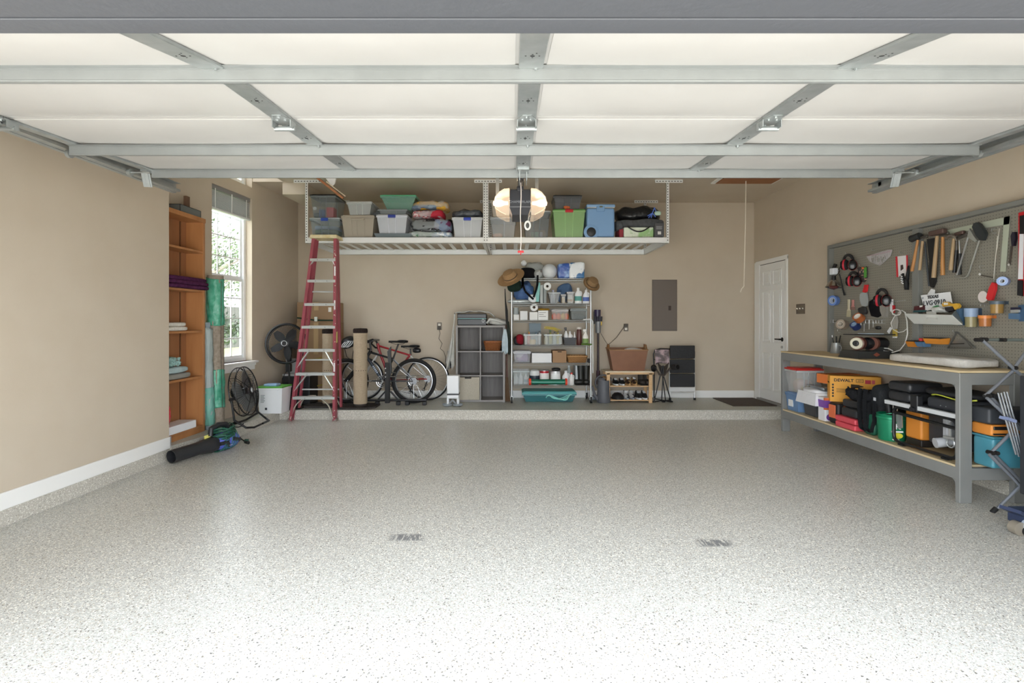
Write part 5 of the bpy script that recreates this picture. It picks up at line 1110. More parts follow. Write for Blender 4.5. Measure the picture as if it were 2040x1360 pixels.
q = MB(mat('tissue_white', 'e2e8ec', .6)).blob(*wx(1052, 1068, W-.01), W-.045, W-.005, z+.01, z+.14, .8, .02, 12, 20, seed=2); tag(q.build('white_pouch', ang=180), 'small white crumpled pouch with black print at the blue cloth', 'pouch')
q = MB(mat('teal_plastic', '79c4bd', .35, bump=.3, bscale=8)); 
for k in range(3): q.bar(at(1067+2.5*k, 601, W+.02+.03*k), at(1070+2.5*k, 563, W+.02+.03*k), .018, .09)
tag(q.build('plastic_strips'), 'aqua plastic strips standing upright on the second wire shelf', 'plastic strip')
for k, (x0, x1, c) in enumerate(((1076, 1082, 'aab1ae'), (1083, 1089, '8c9492'))):
    q = MB(K(c, .5)).box(*wx(x0, x1, W), W+.02, W+.3, z, z+hgt(566, 603, W), b=.004); tag(q.build('binder'), ('pale grey upright binder beside the aqua strips', 'darker grey upright binder under the paper roll')[k], 'binder')
def paper_roll(label, x, y, r, dd, L_, col='eceeec'):
    c = at(x, y, dd); R_ = r/F*dd; t = thing('paper_roll', label, 'paper roll', (c.x, dd, c.z-R_)); MB(K(col, .85)).lathe([(R_*.38, 0), (R_, 0), (R_, L_), (R_*.38, L_)], c, 30, ax=(0, 1, 0), caps=False).build('roll', t); MB(K('6b5a48', .8)).lathe([(R_*.36, .02), (R_*.3, .0), (R_*.3, L_)], c, 20, ax=(0, 1, 0), caps=False).build('core', t); return t
q = MB(K('cfd6d4', .4, 0, .7)).box(*wx(1083, 1098, W), W+.03, W+.27, z+hgt(577, 603, W)-.0, z+hgt(576, 603, W), b=.001)
paper_roll('white paper towel roll lying end-on on the second wire shelf', 1090.5, 570, 7.5, W+.0, .24)
rt2 = lambda *a, **k: tote(*a, **k)
tote('clear divided bin of jars on the second wire shelf', 1092, 1117, hgt(579, 601, W), W, .3, z, 'c3c8cc', al=.5, name='clear_bin', cat='bin')
tote('clear bin with beige goods in the middle of the second wire shelf', 1117.5, 1128, hgt(583, 601, W), W, .3, z, 'c9cbca', al=.5, name='clear_bin', cat='bin', ribs=0, taper=.01)
tote('clear bin with cream jars right of centre on the second wire shelf', 1129, 1145, hgt(578, 601, W), W, .3, z, 'd2d3d2', al=.5, name='clear_bin', cat='bin', ribs=0, taper=.01)
bottle('white bottle inside the clear divided bin', 1102, 9, hgt(574, 600, W), W+.06, z+.008, 'dfe2ea', 'b9b6d0')
bottle('cream jar inside the clear bin in the middle', 1122.5, 7.5, hgt(588, 600, W), W+.05, z+.008, 'd8b98f', 'c9c3b2', neck=.8, name='jar', cat='jar')
bottle('cream jar with tan label inside the right clear bin', 1136, 10, hgt(584, 600, W), W+.05, z+.008, 'e3ded2', 'eceae4', neck=.8, lab='c9a57b', name='jar', cat='jar')
q = MB(patt('slate_toy', '4f6d92', '3f5a7d', 5)).blob(*wx(1110, 1141, W+.35), W+.32, W+.42, z+.02, z+hgt(560, 603, W), .7, .03, 6, 26, seed=3); tag(q.build('blue_bag', ang=180), 'slate blue padded bag behind the clear bins', 'bag')
bottle('white jug with green label and handle on the second wire shelf', 1152.5, 14, hgt(571, 602, W), W, z, 'eff1f1', 'f4f4f4', handle=True, lab='5fa39a', sq=.6, name='jug', cat='jug')
bottle('white jug with blue label at the right end of the second wire shelf', 1168, 13, hgt(575, 602, W), W, z, 'eef0f4', 'f4f4f4', handle=True, lab='5b74b8', sq=.6, name='jug', cat='jug')
# --- third shelf ---
z = SZ[2]+.002
t = carton('white carton at the left end of the third wire shelf', 1023, 1034, hgt(624, 635, W), W, .2, z, K('e3e4e2', .6), name='white_carton', cat='carton')
q = MB(K('aab3b3', .2, 0, .8)).cyl((WX(1028, W+.1), W+.1, z+hgt(624, 635, W)+.003), (WX(1028, W+.1), W+.1, z+hgt(610, 635, W)), .045, .04, 20); tag(q.build('glass_jar'), 'grey glass jar on the white carton at the left end', 'jar')
carton('plain white carton second from the left on the third wire shelf', 1036, 1051, hgt(617, 635, W), W, .25, z, K('dfe1e1', .6), name='white_carton', cat='carton')
carton('white carton in front of the paper roll on the third wire shelf', 1055, 1071.5, hgt(620, 636, W), W, .3, z, K('e6e7e5', .6), name='white_carton', cat='carton')
t = carton('white carton with printed text in the middle of the third wire shelf', 1072, 1092, hgt(617, 636, W), W+.0, .3, z, K('e9eae8', .6), name='white_carton', cat='carton')
q = MB(K('5d5f60', .6)); X0, X1 = wx(1074, 1089, W)
for k in range(3): q.box(X0, X0+(X1-X0)*(.9-.3*(k % 2)), W-.001, W, z+.05+.03*k, z+.056+.03*k)
q.build('printed_text', t)
paper_roll('white film roll lying on the cartons of the third wire shelf', 1064, 612, 7.5, W+.03, .26)
soft('folded yellow cloth on the white carton of the third wire shelf', 1073, 1096, .03, W+.02, .22, z+hgt(617, 636, W)+.002, fabric('b9933a', '8e6c24', 20), 'yellow_cloth', 'cloth', .5, .008, 20)
def filled(label, x0, x1, yt, yb, z, col, lid, al=.5, **k): return tote(label, x0, x1, hgt(yt, yb, W), W, .32, z, col, al=al, lid=lid, name='clear_bin', cat='bin', ribs=0, taper=.015, **k)
filled('clear lidded bin of orange bottles on the third wire shelf', 1099, 1133, 613, 636, z, 'c9c3c0', 'b9b9b6', al=.35)
for k, (x, c) in enumerate(((1104, 'e2694a'), (1113, 'ea7a4f'), (1122, 'd8b46a'), (1129, 'e8805a'))):
    q = MB(K(c, .4)).lathe([(.03, 0), (.036, .03), (.034, .07), (.015, .09), (.001, .095)], (WX(x, W+.08), W+.09+.02*(k % 2), z+.012), 18); tag(q.build('orange_bottle', ang=80), ('leftmost orange bottle in the clear lidded bin', 'orange bottle second from left in the clear lidded bin', 'yellowish bottle in the clear lidded bin', 'rightmost orange bottle in the clear lidded bin')[k], 'bottle')
filled('smoky grey lidded bin at the right of the third wire shelf', 1136, 1170, 612, 636, z, '6f7877', 'a7adab', al=.62)
soft('dark lumpy goods inside the smoky grey lidded bin', 1141, 1166, .09, W+.05, .2, z+.012, fabric('3d4444', '6b7472', 8), 'dark_goods', 'bundle', .6, .02, 12)
# --- fourth shelf ---
z = SZ[3]+.002
q = MB(fabric('3b3a3d', '2c2b2e')).blob(*wx(1023, 1042, W), W+.02, W+.3, z, z+.13, .6, .02, 8, 24); tag(q.build('dark_bag', ang=180), 'dark folded bag at the left end of the fourth wire shelf', 'bag')
q = MB(fabric('8f2430', '6f1a24', 9)).blob(*wx(1027, 1043, W-.01), W-.0, W+.1, z+.01, z+hgt(664, 685, W), .7, .03, 7, 24, seed=2); tag(q.build('red_cloth', ang=180), 'crumpled dark red cloth left of the clear bins on the fourth wire shelf', 'cloth')
filled('open clear bin of cleaning things on the fourth wire shelf, left one', 1043, 1079, 664, 686, z, 'ced3d4', None, al=.5)
q = MB(K('e2c37d', .5)).lathe([(.045, 0), (.05, .03), (.045, .07)], (WX(1061, W+.09), W+.1, z+.012), 22); tag(q.build('yellow_tub'), 'yellow tub seen through the left open clear bin', 'tub')
for k, (x, c, c2, hh) in enumerate(((1047, 'd8d6cf', '9aa0a4', .17), (1054, 'cf5c3d', 'e0b040', .19), (1068, '8da0a8', '5f8198', .18), (1075, 'c9cdd0', '3b4147', .2))):
    bottle(('white bottle at the left of the left open bin', 'red-orange bottle in the left open bin', 'grey blue bottle in the left open bin', 'white bottle with dark cap in the left open bin')[k], x, 7, hh, W+.12+.03*(k % 2), z+.012, c, c2)
t = thing('plastic_crate', 'grey blue plastic crate behind the left open clear bin', 'crate', (WX(1065, W+.33), W+.37, z)); q = MB(K('73858f', .5)).frus(*wx(1054, 1078, W+.34), W+.34, W+.43, z, z+.33, .01); q.build('crate_body', t)
filled('open clear bin of yellow and green supplies on the fourth wire shelf', 1084, 1120, 664, 686, z, 'c9d1cf', None, al=.5)
for k, (x, c, c2, hh) in enumerate(((1088, 'e6dfc9', 'd8cf9a', .16), (1097, 'b7b04e', '4a5a2b', .22), (1105, 'cdd5cf', '2b2d2e', .19), (1112, 'd6c765', '2e2f31', .2), (1117, 'dfe2dd', 'a3a15a', .15))):
    bottle(('cream bottle at the left of the yellow and green bin', 'olive bottle in the yellow and green bin', 'pale bottle with black cap in the yellow and green bin', 'yellow bottle with black cap in the yellow and green bin', 'white bottle at the right of the yellow and green bin')[k], x, 7, hh, W+.12+.03*(k % 2), z+.012, c, c2, spray=(k == 1))
q = MB(K('c3b04a', .5)); rr = random.Random(8)
for k in range(7): a = at(1082+rr.random()*10, 650+rr.random()*4, W+.1); q.tube([a, a+Vector((.12, .02, -.01-.02*rr.random())), a+Vector((.2, .0, -.05))], .005, 5)
tag(q.build('yellow_rope'), 'bunch of yellow rope lying over the open bins', 'rope')
t = tote('dark grey open caddy of white bottles on the fourth wire shelf', 1123, 1149, hgt(671, 686, W), W, .3, z, '45474b', al=1, pat=K('45474b', .6), name='bottle_caddy', cat='caddy', ribs=0, taper=.01)
for k, (x, w_, hh, hd) in enumerate(((1128, 8, .26, False), (1136, 10, .2, True), (1145, 6, .19, False))):
    bottle(('white bottle with black spray head in the dark grey caddy', 'white jug with handle in the dark grey caddy', 'slim white bottle at the right of the dark grey caddy')[k], x, w_, hh, W+.07, z+.008, 'eceeee', 'd9dadb' if k else '35302f', handle=hd, spray=(k == 0))
bottle('glass jar with brown contents and pale lid on the fourth wire shelf', 1154.5, 11, hgt(650, 686, W), W+.03, z, '5e3330', 'cfc9c2', neck=.75, name='jar', cat='jar', al=.92)
bottle('white spray bottle with green label at the right of the fourth wire shelf', 1167, 12, hgt(654, 686, W), W, z, 'ebe9e0', 'e1e0d8', lab='7c9a58', spray=True, sq=.6)
q = MB(fabric('5f7a3a', '46602b')).blob(*wx(1158, 1181, W-.05), W-.07, W-.02, z+.002, z+.035, .7, .015, 20, 22); tag(q.build('green_glove', ang=180), 'dark green glove at the front right edge of the fourth wire shelf', 'glove')
# --- fifth shelf ---
z = SZ[4]+.002
filled('clear lidded bin of white and lilac cloth on the fifth wire shelf', 1022, 1058, 698, 722, z, 'c9ccd3', 'd8dade', al=.4)
soft('white and lilac cloth folded in the bin on the fifth wire shelf', 1027, 1053, .13, W+.04, .22, z+.01, patt('lilac', 'd4cfdb', 'a493b5', 6), 'folded_cloth', 'cloth', .5, .015, 8)
carton('large plain white carton on the fifth wire shelf', 1059.5, 1099, hgt(702, 721, W), W, .32, z, K('e4e6e8', .6), name='white_carton', cat='carton')
t = carton('brown kraft box with dark slot on the fifth wire shelf', 1101, 1128.5, hgt(696, 720, W), W, .3, z, mat('kraft', 'a07f5f', .8), name='kraft_box', cat='box'); MB(K('2b2118', .8)).box(*wx(1111, 1119, W), W-.001, W+.001, z+hgt(699, 720, W), z+hgt(697, 720, W), b=0).build('slot', t)
def basket(label, x0, x1, h, y0, dep, zb, col, col2, taper=.02, nm='wicker_basket', bump=1, parent=None):
    X0, X1 = wx(x0, x1, y0); t = thing(nm, label, 'basket', ((X0+X1)/2, y0+dep/2, zb)); m = mat('weave_'+col, col, .7, col2=col2, scale=30, kind='checker', stretch=(1.6, 1.6, 3.5), thr=(.3, .7), bump=.8, bscale=60)
    q = MB(m); n = max(5, int(h/.016))
    for k in range(n):
        u = (k+.5)/n; e = taper*(1-u); zz = zb+h*(k+.5)/n; r = h/n*.55
        q.tube([(X0+e+.02, y0+e, zz), (X1-e-.02, y0+e, zz), (X1-e, y0+e+.02, zz), (X1-e, y0+dep-e-.02, zz), (X1-e-.02, y0+dep-e, zz), (X0+e+.02, y0+dep-e, zz), (X0+e, y0+dep-e-.02, zz), (X0+e, y0+e+.02, zz)], r, 6, True)
    q.build('woven_body', t, ang=180); MB(m).box(X0+taper, X1-taper, y0+taper, y0+dep-taper, zb, zb+.008).build('basket_floor', t)
    q = MB(K(col, .6)); zz = zb+h; q.tube([(X0+.02, y0-.004, zz), (X1-.02, y0-.004, zz), (X1+.002, y0+.02, zz), (X1+.002, y0+dep-.02, zz), (X1-.02, y0+dep, zz), (X0+.02, y0+dep, zz), (X0-.002, y0+dep-.02, zz), (X0-.002, y0+.02, zz)], .009, 7, True).build('rim', t)
    return t
basket('shallow tan wicker basket at the right of the fifth wire shelf', 1131, 1170, hgt(707, 720, W), W, .32, z, 'c39561', '8f6436')
q = MB(K('2a2b2d', .6)).box(*wx(1172, 1176, W+.02), W+.02, W+.12, z, z+.06, b=.01); tag(q.build('black_clip'), 'small black block beside the wicker basket', 'block')
# --- bottom shelf ---
z = SZ[5]+.002
filled('clear bin of white bottles at the left of the bottom wire shelf', 1020.5, 1056, 736, 765, z, 'bfc9cb', None, al=.5)
for k, x in enumerate((1028, 1037, 1048)): bottle(('white bottle at the left inside the bottom shelf clear bin', 'white bottle in the middle inside the bottom shelf clear bin', 'white bottle with blue label inside the bottom shelf clear bin')[k], x, 9, .15+.02*(k % 2), W+.07, z+.012, 'e3e7e9', 'd0d5d8', lab='8fa9b8' if k == 2 else None)
t = thing('round_canister', 'dark blue canister with white top on the bottom wire shelf', 'canister', (WX(1065, W+.1), W+.1, z)); c = (WX(1065, W+.1), W+.11, z)
MB(K('28303f', .4)).lathe([(.07, 0), (.075, .01), (.075, .14)], c, 26).build('canister_body', t); MB(K('dcdedd', .5)).lathe([(.078, .14), (.082, .17), (.075, .21), (.04, .23), (.001, .232)], c, 26).build('canister_top', t)
def can(label, x, w_, h, c1, c2, dd=W+.02):
    r = w_/2/F*dd; X = WX(x, dd); Y = dd+r; t = thing('paint_can', label, 'can', (X, Y, z)); MB(K(c1, .3, .2)).lathe([(r, 0), (r, h)], (X, Y, z), 28).build('can_body', t); MB(K('b6babb', .3, .7)).lathe([(r*1.02, h), (r*1.02, h+.008), (r*.9, h+.003), (.001, h+.002)], (X, Y, z), 28).build('lid', t); MB(K(c2, .5)).lathe([(r*1.01, h*.12), (r*1.01, h*.85)], (X, Y, z), 14, a0=.55, a1=.95, caps=False).build('label', t)
    return t
can('red and white paint can on the bottom wire shelf', 1085, 19, .21, 'a8202c', 'e6e4e2'); can('white paint can next to the red one on the bottom wire shelf', 1107.5, 20, .20, 'd9dcdc', 'eef0f0')
q = MB(K('1b1c1e', .4)).blob(*wx(1099, 1117, W+.05), W+.04, W+.16, z+.212, z+.255, .7, .006, 9, 18); tag(q.build('black_pouch', ang=180), 'small black rounded pouch lying on the white paint can', 'pouch')
bottle('big white jug with handle on the bottom wire shelf', 1128, 15, hgt(737, 765, W), W+.05, z, 'e8eaec', 'dfe3e6', handle=True, sq=.7, name='jug', cat='jug')
bottle('translucent white jug in front at the right of the bottom wire shelf', 1139, 11, hgt(741, 766, W), W, z, 'e6e6e4', 'e0463a', handle=True, sq=.7, name='jug', cat='jug', al=.9)
bottle('grey tall bottle behind the white jugs on the bottom wire shelf', 1134, 12, hgt(727, 765, W), W+.2, z, 'a9b2b2', 'c9cfce', name='bottle')
q = MB(K('aeb6b9', .4)).box(*wx(1146, 1152, W+.1), W+.08, W+.3, z, z+hgt(728, 766, W), b=.004); tag(q.build('foam_board'), 'light grey upright foam board left of the rubber boots', 'board')
for k, x in enumerate((1157, 1168)):
    dd = W+.07; X = WX(x, dd); t = thing('rubber_boot', ('left black rubber boot', 'right black rubber boot')[k]+' standing at the right end of the bottom wire shelf', 'boot', (X, dd, z), 0, 'rubber boots on the shelf'); M_bt = mat('rubber', '22231f', .45)
    MB(M_bt).lathe([(.045, .03), (.043, .08), (.05, .2), (.056, .29), (.052, .29), (.046, .2)], (X, dd+.02, z), 20, sy=1.1, caps=False).build('shaft', t)
    MB(M_bt).blob(X-.055-.05*(k == 0), X+.045, dd-.09, dd+.07, z+.012, z+.085, .7, 0, 1, 20).build('foot', t, ang=180); MB(K('111111', .8)).box(X-.05-.04*(k == 0), X+.042, dd-.08, dd+.068, z, z+.014, b=.004).build('sole', t)
# green tube with orange ends
dd = W-.0; t = thing('seed_spreader_tube', 'dark green clear tube with orange end caps at the front of the bottom wire shelf', 'tube', (WX(1092, dd), dd-.0, z)); zz = z+.055; Y = W+.03-.055
MB(mat('green_tube', '1f6b55', .15, alpha=.9)).cyl((WX(1058, Y), Y, zz), (WX(1126, Y), Y, zz), .04, n=24).build('tube', t)
for a, b_ in ((1053.5, 1058), (1126, 1130)): MB(K('e2472c', .4)).cyl((WX(a, Y), Y, zz), (WX(b_, Y), Y, zz), .054, .05, 24).build('end_cap', t)
MB(K('3ba18b', .3)).box(WX(1060, Y), WX(1124, Y), Y-.041, Y-.036, zz-.006, zz+.006).build('stripe', t)
# teal tote underneath on the floor
t = tote('long teal lidded tote on wheels under the wire shelving', 1040, 1149, hgt(774, 796, wy0-.05), wy0-.05+.09, .42, PLAT+.0, '4f8f96', al=.9, lid='5ab5b4', name='underbed_tote', ribs=0, taper=.05, lidh=.035)
q = MB(K('8fd6cb', .5)); a = at(1108, 790, wy0+.02)
for k in range(4): q.tube([Vector((a.x-.15+.33*(.5-.5*math.cos(PI*j/10))+.02*k, wy0+.045, PLAT+.07+.035*math.sin(PI*j/10*2+k*.8)+.006*k)) for j in range(11)], .006, 5)
q.build('coiled_line', t)
# --- hanging and leaning beside the left side of the shelving ---
yb_ = 7.86
t = thing('broom', 'upright broom with brown straw bristles between the cube shelf and wire shelving', 'broom', (WX(1010, yb_), yb_, PLAT)); X = WX(1010, yb_)
MB(K('6a4038', .5)).cyl((X, yb_, PLAT+.35), (X-.01, yb_+.03, WZ(640, yb_)), .011, n=10).build('broom_handle', t)
q = MB(mat('broom_straw', '7b6149', .9, col2='5f4936', scale=60, stretch=(3, 3, .3), bump=.8)).hexa([(X-.05, yb_-.04, PLAT), (X+.05, yb_-.04, PLAT), (X+.05, yb_+.04, PLAT), (X-.05, yb_+.04, PLAT), (X-.018, yb_-.02, PLAT+.36), (X+.018, yb_-.02, PLAT+.36), (X+.018, yb_+.02, PLAT+.36), (X-.018, yb_+.02, PLAT+.36)]); q.build('bristles', t)
q = MB(K('141416', .5)).tube([at(1006, 575, yb_-.1), at(1007, 600, yb_-.1), at(1009, 618, yb_-.1), at(1010, 640, yb_-.1), at(1012, 655, yb_-.1)], .012, 8, rs=[.006, .01, .02, .018, .008]); tag(q.build('umbrella'), 'closed black umbrella hanging beside the wire shelving', 'umbrella')
def hang_cloth(label, x0, x1, yt, yb, dd, m, name, cat, fold=.02, nf=5, seed=0):
    X0, X1 = wx(x0, x1, dd); Z0, Z1 = WZ(yb, dd), WZ(yt, dd); cx = (X0+X1)/2
    def fn(u, v):
        k = .35+.65*math.sin(min(1, v*1.6)*PI/2); return (cx+(u-.5)*(X1-X0)*k, dd+fold*math.sin(u*nf*PI+seed)*v, Z1+(Z0-Z1)*v+.02*math.sin(u*7+seed)*v)
    return tag(MB(m).grid(fn, 22, 14, .004).build(name, ang=180), label, cat)
hang_cloth('pale blue cloth hanging between the cube shelf and the wire shelving', 1000, 1012, 655, 703, 7.62, fabric('c4d2da', 'b2c2cb', 20), 'hanging_cloth', 'cloth', .015, 3)
hang_cloth('dark green apron hanging against the left posts of the wire shelving', 1008, 1017, 640, 704, 7.66, fabric('3b403a', '2c302b', 20), 'hanging_apron', 'apron', .012, 4)

# ---------------- grey cube shelf ----------------
cy0, cy1 = 7.72, 8.10; X0, X1 = WX(908, cy0), WX(1006, cy0); ZT = WZ(648, cy0); ZB = PLAT
M_gw = mat('grey_wood', '726e6b', .55, col2='5f5b59', scale=5, stretch=(6, 2, .5)); M_ge = mat('grey_edge', '8b8886', .5)
t = thing('cube_shelf', 'grey woodgrain six-cube shelf standing against the back wall', 'shelf', ((X0+X1)/2, 7.9, PLAT)); th = .03
for x in (X0, X1-th): MB(M_ge).box(x, x+th, cy0, cy1, ZB, ZT).build('side_panel', t)
for z in (ZB+.005, ZT-th): MB(M_ge).box(X0+th, X1-th, cy0, cy1, z, z+th).build('top_panel' if z > 1 else 'bottom_panel', t)
MB(M_gw).box(X0+th, X1-th, cy1-.008, cy1, ZB+.03, ZT-th).build('back_panel', t)
cw = (X1-X0-3*th*.8)/2; mx = (X0+X1)/2
MB(M_ge).box(mx-.009, mx+.009, cy0+.002, cy1-.01, ZB+.035, ZT-th).build('divider', t)
hz2 = [ZB+.035+(ZT-th-ZB-.035)*k/3 for k in (1, 2)]
for z in hz2: MB(M_ge).box(X0+th, mx-.009, cy0+.002, cy1-.01, z-.009, z+.009).box(mx+.009, X1-th, cy0+.002, cy1-.01, z-.009, z+.009).build('cube_floor', t)
t = thing('fabric_bin', 'cream fabric bin with black handle slot in the lower left cube', 'bin', ((X0+mx)/2, cy0+.15, ZB+.036))
MB(fabric('bdb6a7', 'b3ac9d', 60)).box(X0+th+.008, mx-.014, cy0-.004, cy1-.04, ZB+.036, hz2[0]-.02, b=.006).build('bin_body', t); zc = WZ(752.5, cy0)
MB(K('1c1a18', .7)).box(WX(926, cy0), WX(939, cy0), cy0-.006, cy0-.002, zc-.012, zc+.012, b=.004).build('handle_slot', t)
basket('small brown woven basket in the upper right cube', 964, 999, hgt(677, 695, cy0+.05), cy0+.04, .2, hz2[1]+.01, 'a8693c', '8a5128', .03, 'brown_basket')
q = MB(K('8d8b85', .6)).box(WX(984, cy0+.1), WX(990, cy0+.1), cy0+.1, cy0+.14, hz2[1]+.13, hz2[1]+.155, b=.006); tag(q.build('stone_block'), 'small grey thing peeking out of the brown woven basket', 'block')
# black case on top and white blanket
bx0_, bx1_ = WX(911, cy0+.02), WX(969, cy0+.02); z0 = ZT+.002; z1 = WZ(624.5, cy0+.02)
t = thing('black_case', 'black hard case with silver band on top of the grey cube shelf', 'case', ((bx0_+bx1_)/2, cy0+.2, z0))
MB(K('1b1d20', .35)).box(bx0_, bx1_, cy0+.02, cy0+.33, z0, z0+(z1-z0)*.55, b=.012).build('case_base', t)
MB(K('24262a', .35)).box(bx0_, bx1_, cy0+.02, cy0+.33, z0+(z1-z0)*.58, z1, b=.012).build('case_lid', t)
MB(K('5d7f7a', .3, .5)).box(bx0_+.004, bx1_-.004, cy0+.016, cy0+.32, z0+(z1-z0)*.55, z0+(z1-z0)*.585).build('silver_band', t)
MB(K('d6d8da', .3)).torus((bx1_-.05, cy0+.016, z0+.07), .016, .003, (0, 1, 0), 20, 5, sy=1.6).build('logo_mark', t)
M_wb = fabric('cdcdc8', 'bfc0bb', 25)
t = thing('white_blanket', 'off-white blanket draped over the black case and down the left of the cube shelf', 'blanket', (bx0_, cy0+.2, ZT))
def fn(u, v):   # over the case top
    x = bx0_-.03+(WX(985, cy0)-bx0_+.03)*u; return (x, cy0+.03+.3*v, z1+.012+.006*math.sin(u*22+v*5)+.025*math.sin(PI*u)-.06*max(0, u-.85)/.15)
MB(M_wb).grid(fn, 30, 10, .012).build('draped_top', t, ang=180)
def fn(u, v):
    k = v**1.2; xa = WX(911, cy0), WX(909, cy0); x0_, x1_ = WX(908, cy0)-.005, WX(910, cy0)
    X = (WX(889.5, cy0)*(k)+WX(908, cy0)*(1-k))*(1-u)+(WX(905, cy0))*u-.01; return (X+.012*math.sin(u*26)*v, cy0+.05-.07*v+.03*math.sin(u*20+1)*v, z1+.01+(WZ(724-26*(u < .5)*0+14*math.sin(u*9), cy0)-z1)*v)
MB(M_wb).grid(fn, 30, 20, .006).build('hanging_side', t, ang=180)
def fn(u, v):
    return (WX(890, cy0)+(WX(903, cy0)-WX(890, cy0))*u, cy0+.12+.03*math.sin(u*18), WZ(700, cy0)+(WZ(738-8*u, cy0)-WZ(700, cy0))*v)
MB(fabric('a9abac', '989a9c', 25)).grid(fn, 22, 8, .005).build('grey_lining', t, ang=180)
q = MB(M_wb)
for k in range(5): q.tube([(WX(970, cy0)+.01*k, cy0+.02+.02*k, ZT+.03+.022*k), (WX(976, cy0), cy0-.005+.02*k, ZT+.10-.012*k), (WX(990, cy0), cy0+.0+.02*k, ZT+.075-.014*k+.03*(k % 2)), (WX(1006, cy0), cy0+.01+.02*k, ZT+.035+.008*k)], .021-.001*k, 9)
q.blob(WX(972, cy0), WX(1010, cy0), cy0+.02, cy0+.34, ZT+.003, ZT+.10, .6, .02, 8, 26); q.build('folded_bundle', t, ang=180)
# ---------------- cordless vacuum, watering can, shoe bench ----------------
vy = 8.0; X = WX(1191.5, vy); t = thing('stick_vacuum', 'purple and grey cordless stick vacuum standing against the back wall', 'vacuum cleaner', (X, vy, PLAT))
MB(mat('vac_purple', '3b3150', .35)).cyl((X-.01, vy, WZ(638, vy)), (X-.01, vy, WZ(617, vy)), .05, .052, 20).build('motor_head', t)
q = MB(K('3a3a44', .4)); 
for k in range(10): a = 2*PI*k/10; q.cyl((X+math.cos(a)*.05, vy+math.sin(a)*.05, WZ(640, vy)), (X+math.cos(a)*.055, vy+math.sin(a)*.055, WZ(630, vy)), .014, n=8)
q.build('cyclone_ring', t)
MB(mat('vac_bin', '8d9094', .15, alpha=.85)).cyl((X, vy, WZ(663, vy)), (X, vy, WZ(640, vy)), .042, .048, 20).build('dust_bin', t)
MB(K('c9a838', .4)).box(X+.035, X+.055, vy-.03, vy, WZ(648, vy), WZ(638, vy), b=.004).build('yellow_catch', t)
MB(K('2c1a22', .35)).cyl((X, vy, WZ(740, vy)), (X, vy, WZ(663, vy)), .018, n=14).build('wand', t)
MB(K('3d2030', .35)).cyl((X, vy, WZ(765, vy)), (X, vy, WZ(738, vy)), .024, .028, 14).build('wand_joint', t)
MB(K('7d8590', .35)).box(X-.12, X+.04, vy-.06, vy+.06, PLAT, PLAT+.06, b=.015).build('floor_head', t)
q = MB(K('151516', .5)).bar((X-.06, vy, WZ(645, vy)), (X-.06, vy, WZ(620, vy)), .02, .03).bar((X-.06, vy, WZ(622, vy)), (X, vy, WZ(622, vy)), .03, .02); q.build('pistol_grip', t)
q = MB(K('5c574f', .6)).box(WX(1243, BACK), WX(1249, BACK), BACK-.05, BACK-.01, WZ(651, BACK), WZ(645, BACK), b=.004).tube([at(1244, 650, BACK-.04), at(1228, 672, BACK-.05), at(1212, 687, BACK-.08), at(1207, 681, 8.06), at(1197, 664, 8.04)], .004, 6)
tag(q.build('charging_cable'), 'thin charging cable from the right outlet sagging to the stick vacuum', 'cable')
# watering can
wy = 7.62; X0, X1 = WX(1192, wy), WX(1218, wy); cx = (X0+X1)/2; r = (X1-X0)/2; M_wc = mat('watering_grey', '5a5c62', .5)
t = thing('watering_can', 'dark grey plastic watering can on the raised floor right of the wire shelving', 'watering can', (cx, wy+r, PLAT)); zt_ = WZ(758, wy)
MB(M_wc).lathe([(r*1.02, 0), (r*1.05, .01), (r*1.0, (zt_-PLAT)*.5), (r*.97, zt_-PLAT-.01), (r*.98, zt_-PLAT), (r*.9, zt_-PLAT), (r*.9, zt_-PLAT-.02), (.001, zt_-PLAT-.03)], (cx, wy+r, PLAT), 32).build('can_body', t)
MB(M_wc).lathe([(r*1.02, 0), (r*1.02, .012)], (cx, wy+r, PLAT+(zt_-PLAT)*.68), 32).build('raised_band', t)
MB(M_wc).tube([(X0+.02, wy+r, PLAT+.05), (X0-.04, wy+r-.02, PLAT+.11), (WX(1181, wy), wy+r-.04, WZ(770, wy))], .02, 12, rs=[.035, .024, .014]).build('spout', t)
MB(M_wc).torus((cx+.0, wy+r, zt_-.045), .125, .012, (0, 1, 0), 30, 8, sy=.95, a0=-.12, a1=.45).build('handle', t)
MB(M_wc).lathe([(r*.97, 0), (r*.8, .03), (r*.5, .04)], (cx, wy+r, zt_-.0), 24, a0=.25, a1=.75, caps=False).build('splash_guard', t)
# wooden shoe bench
sy0, sy1 = 7.66, 8.0; X0, X1 = WX(1206, sy0), WX(1303, sy0); ZT = WZ(739, sy0); M_pine = mat('pine', 'd9b68a', .6, col2='c9a273', scale=6, stretch=(.5, 4, 8))
t = thing('shoe_bench', 'low pine shoe bench with two slatted shelves against the back wall', 'bench', ((X0+X1)/2, 7.83, PLAT))
for x in (X0+.02, X1-.075):
    for y in (sy0, sy1-.04): MB(M_pine).box(x, x+.05, y, y+.035, PLAT, ZT-.03, b=.003).build('leg', t)
    MB(M_pine).box(x+.01, x+.035, sy0+.035, sy1-.04, PLAT+.35, PLAT+.40).build('side_rail', t)
MB(mat('pine_pale', 'e9dcc4', .5, col2='dccbac', scale=6)).box(X0, X1, sy0-.01, sy1, ZT-.02, ZT, b=.003).box(X0, X1, sy0+.0, sy0+.02, ZT-.05, ZT-.02, M_pine).build('seat_board', t)
shz = (PLAT+.018+.03, WZ(768, sy0))
for z in shz:
    for k in range(4): y = sy0+.02+.075*k; MB(M_pine).box(X0+.03, X1-.03, y, y+.05, z-.02, z-.004).build('slat', t)
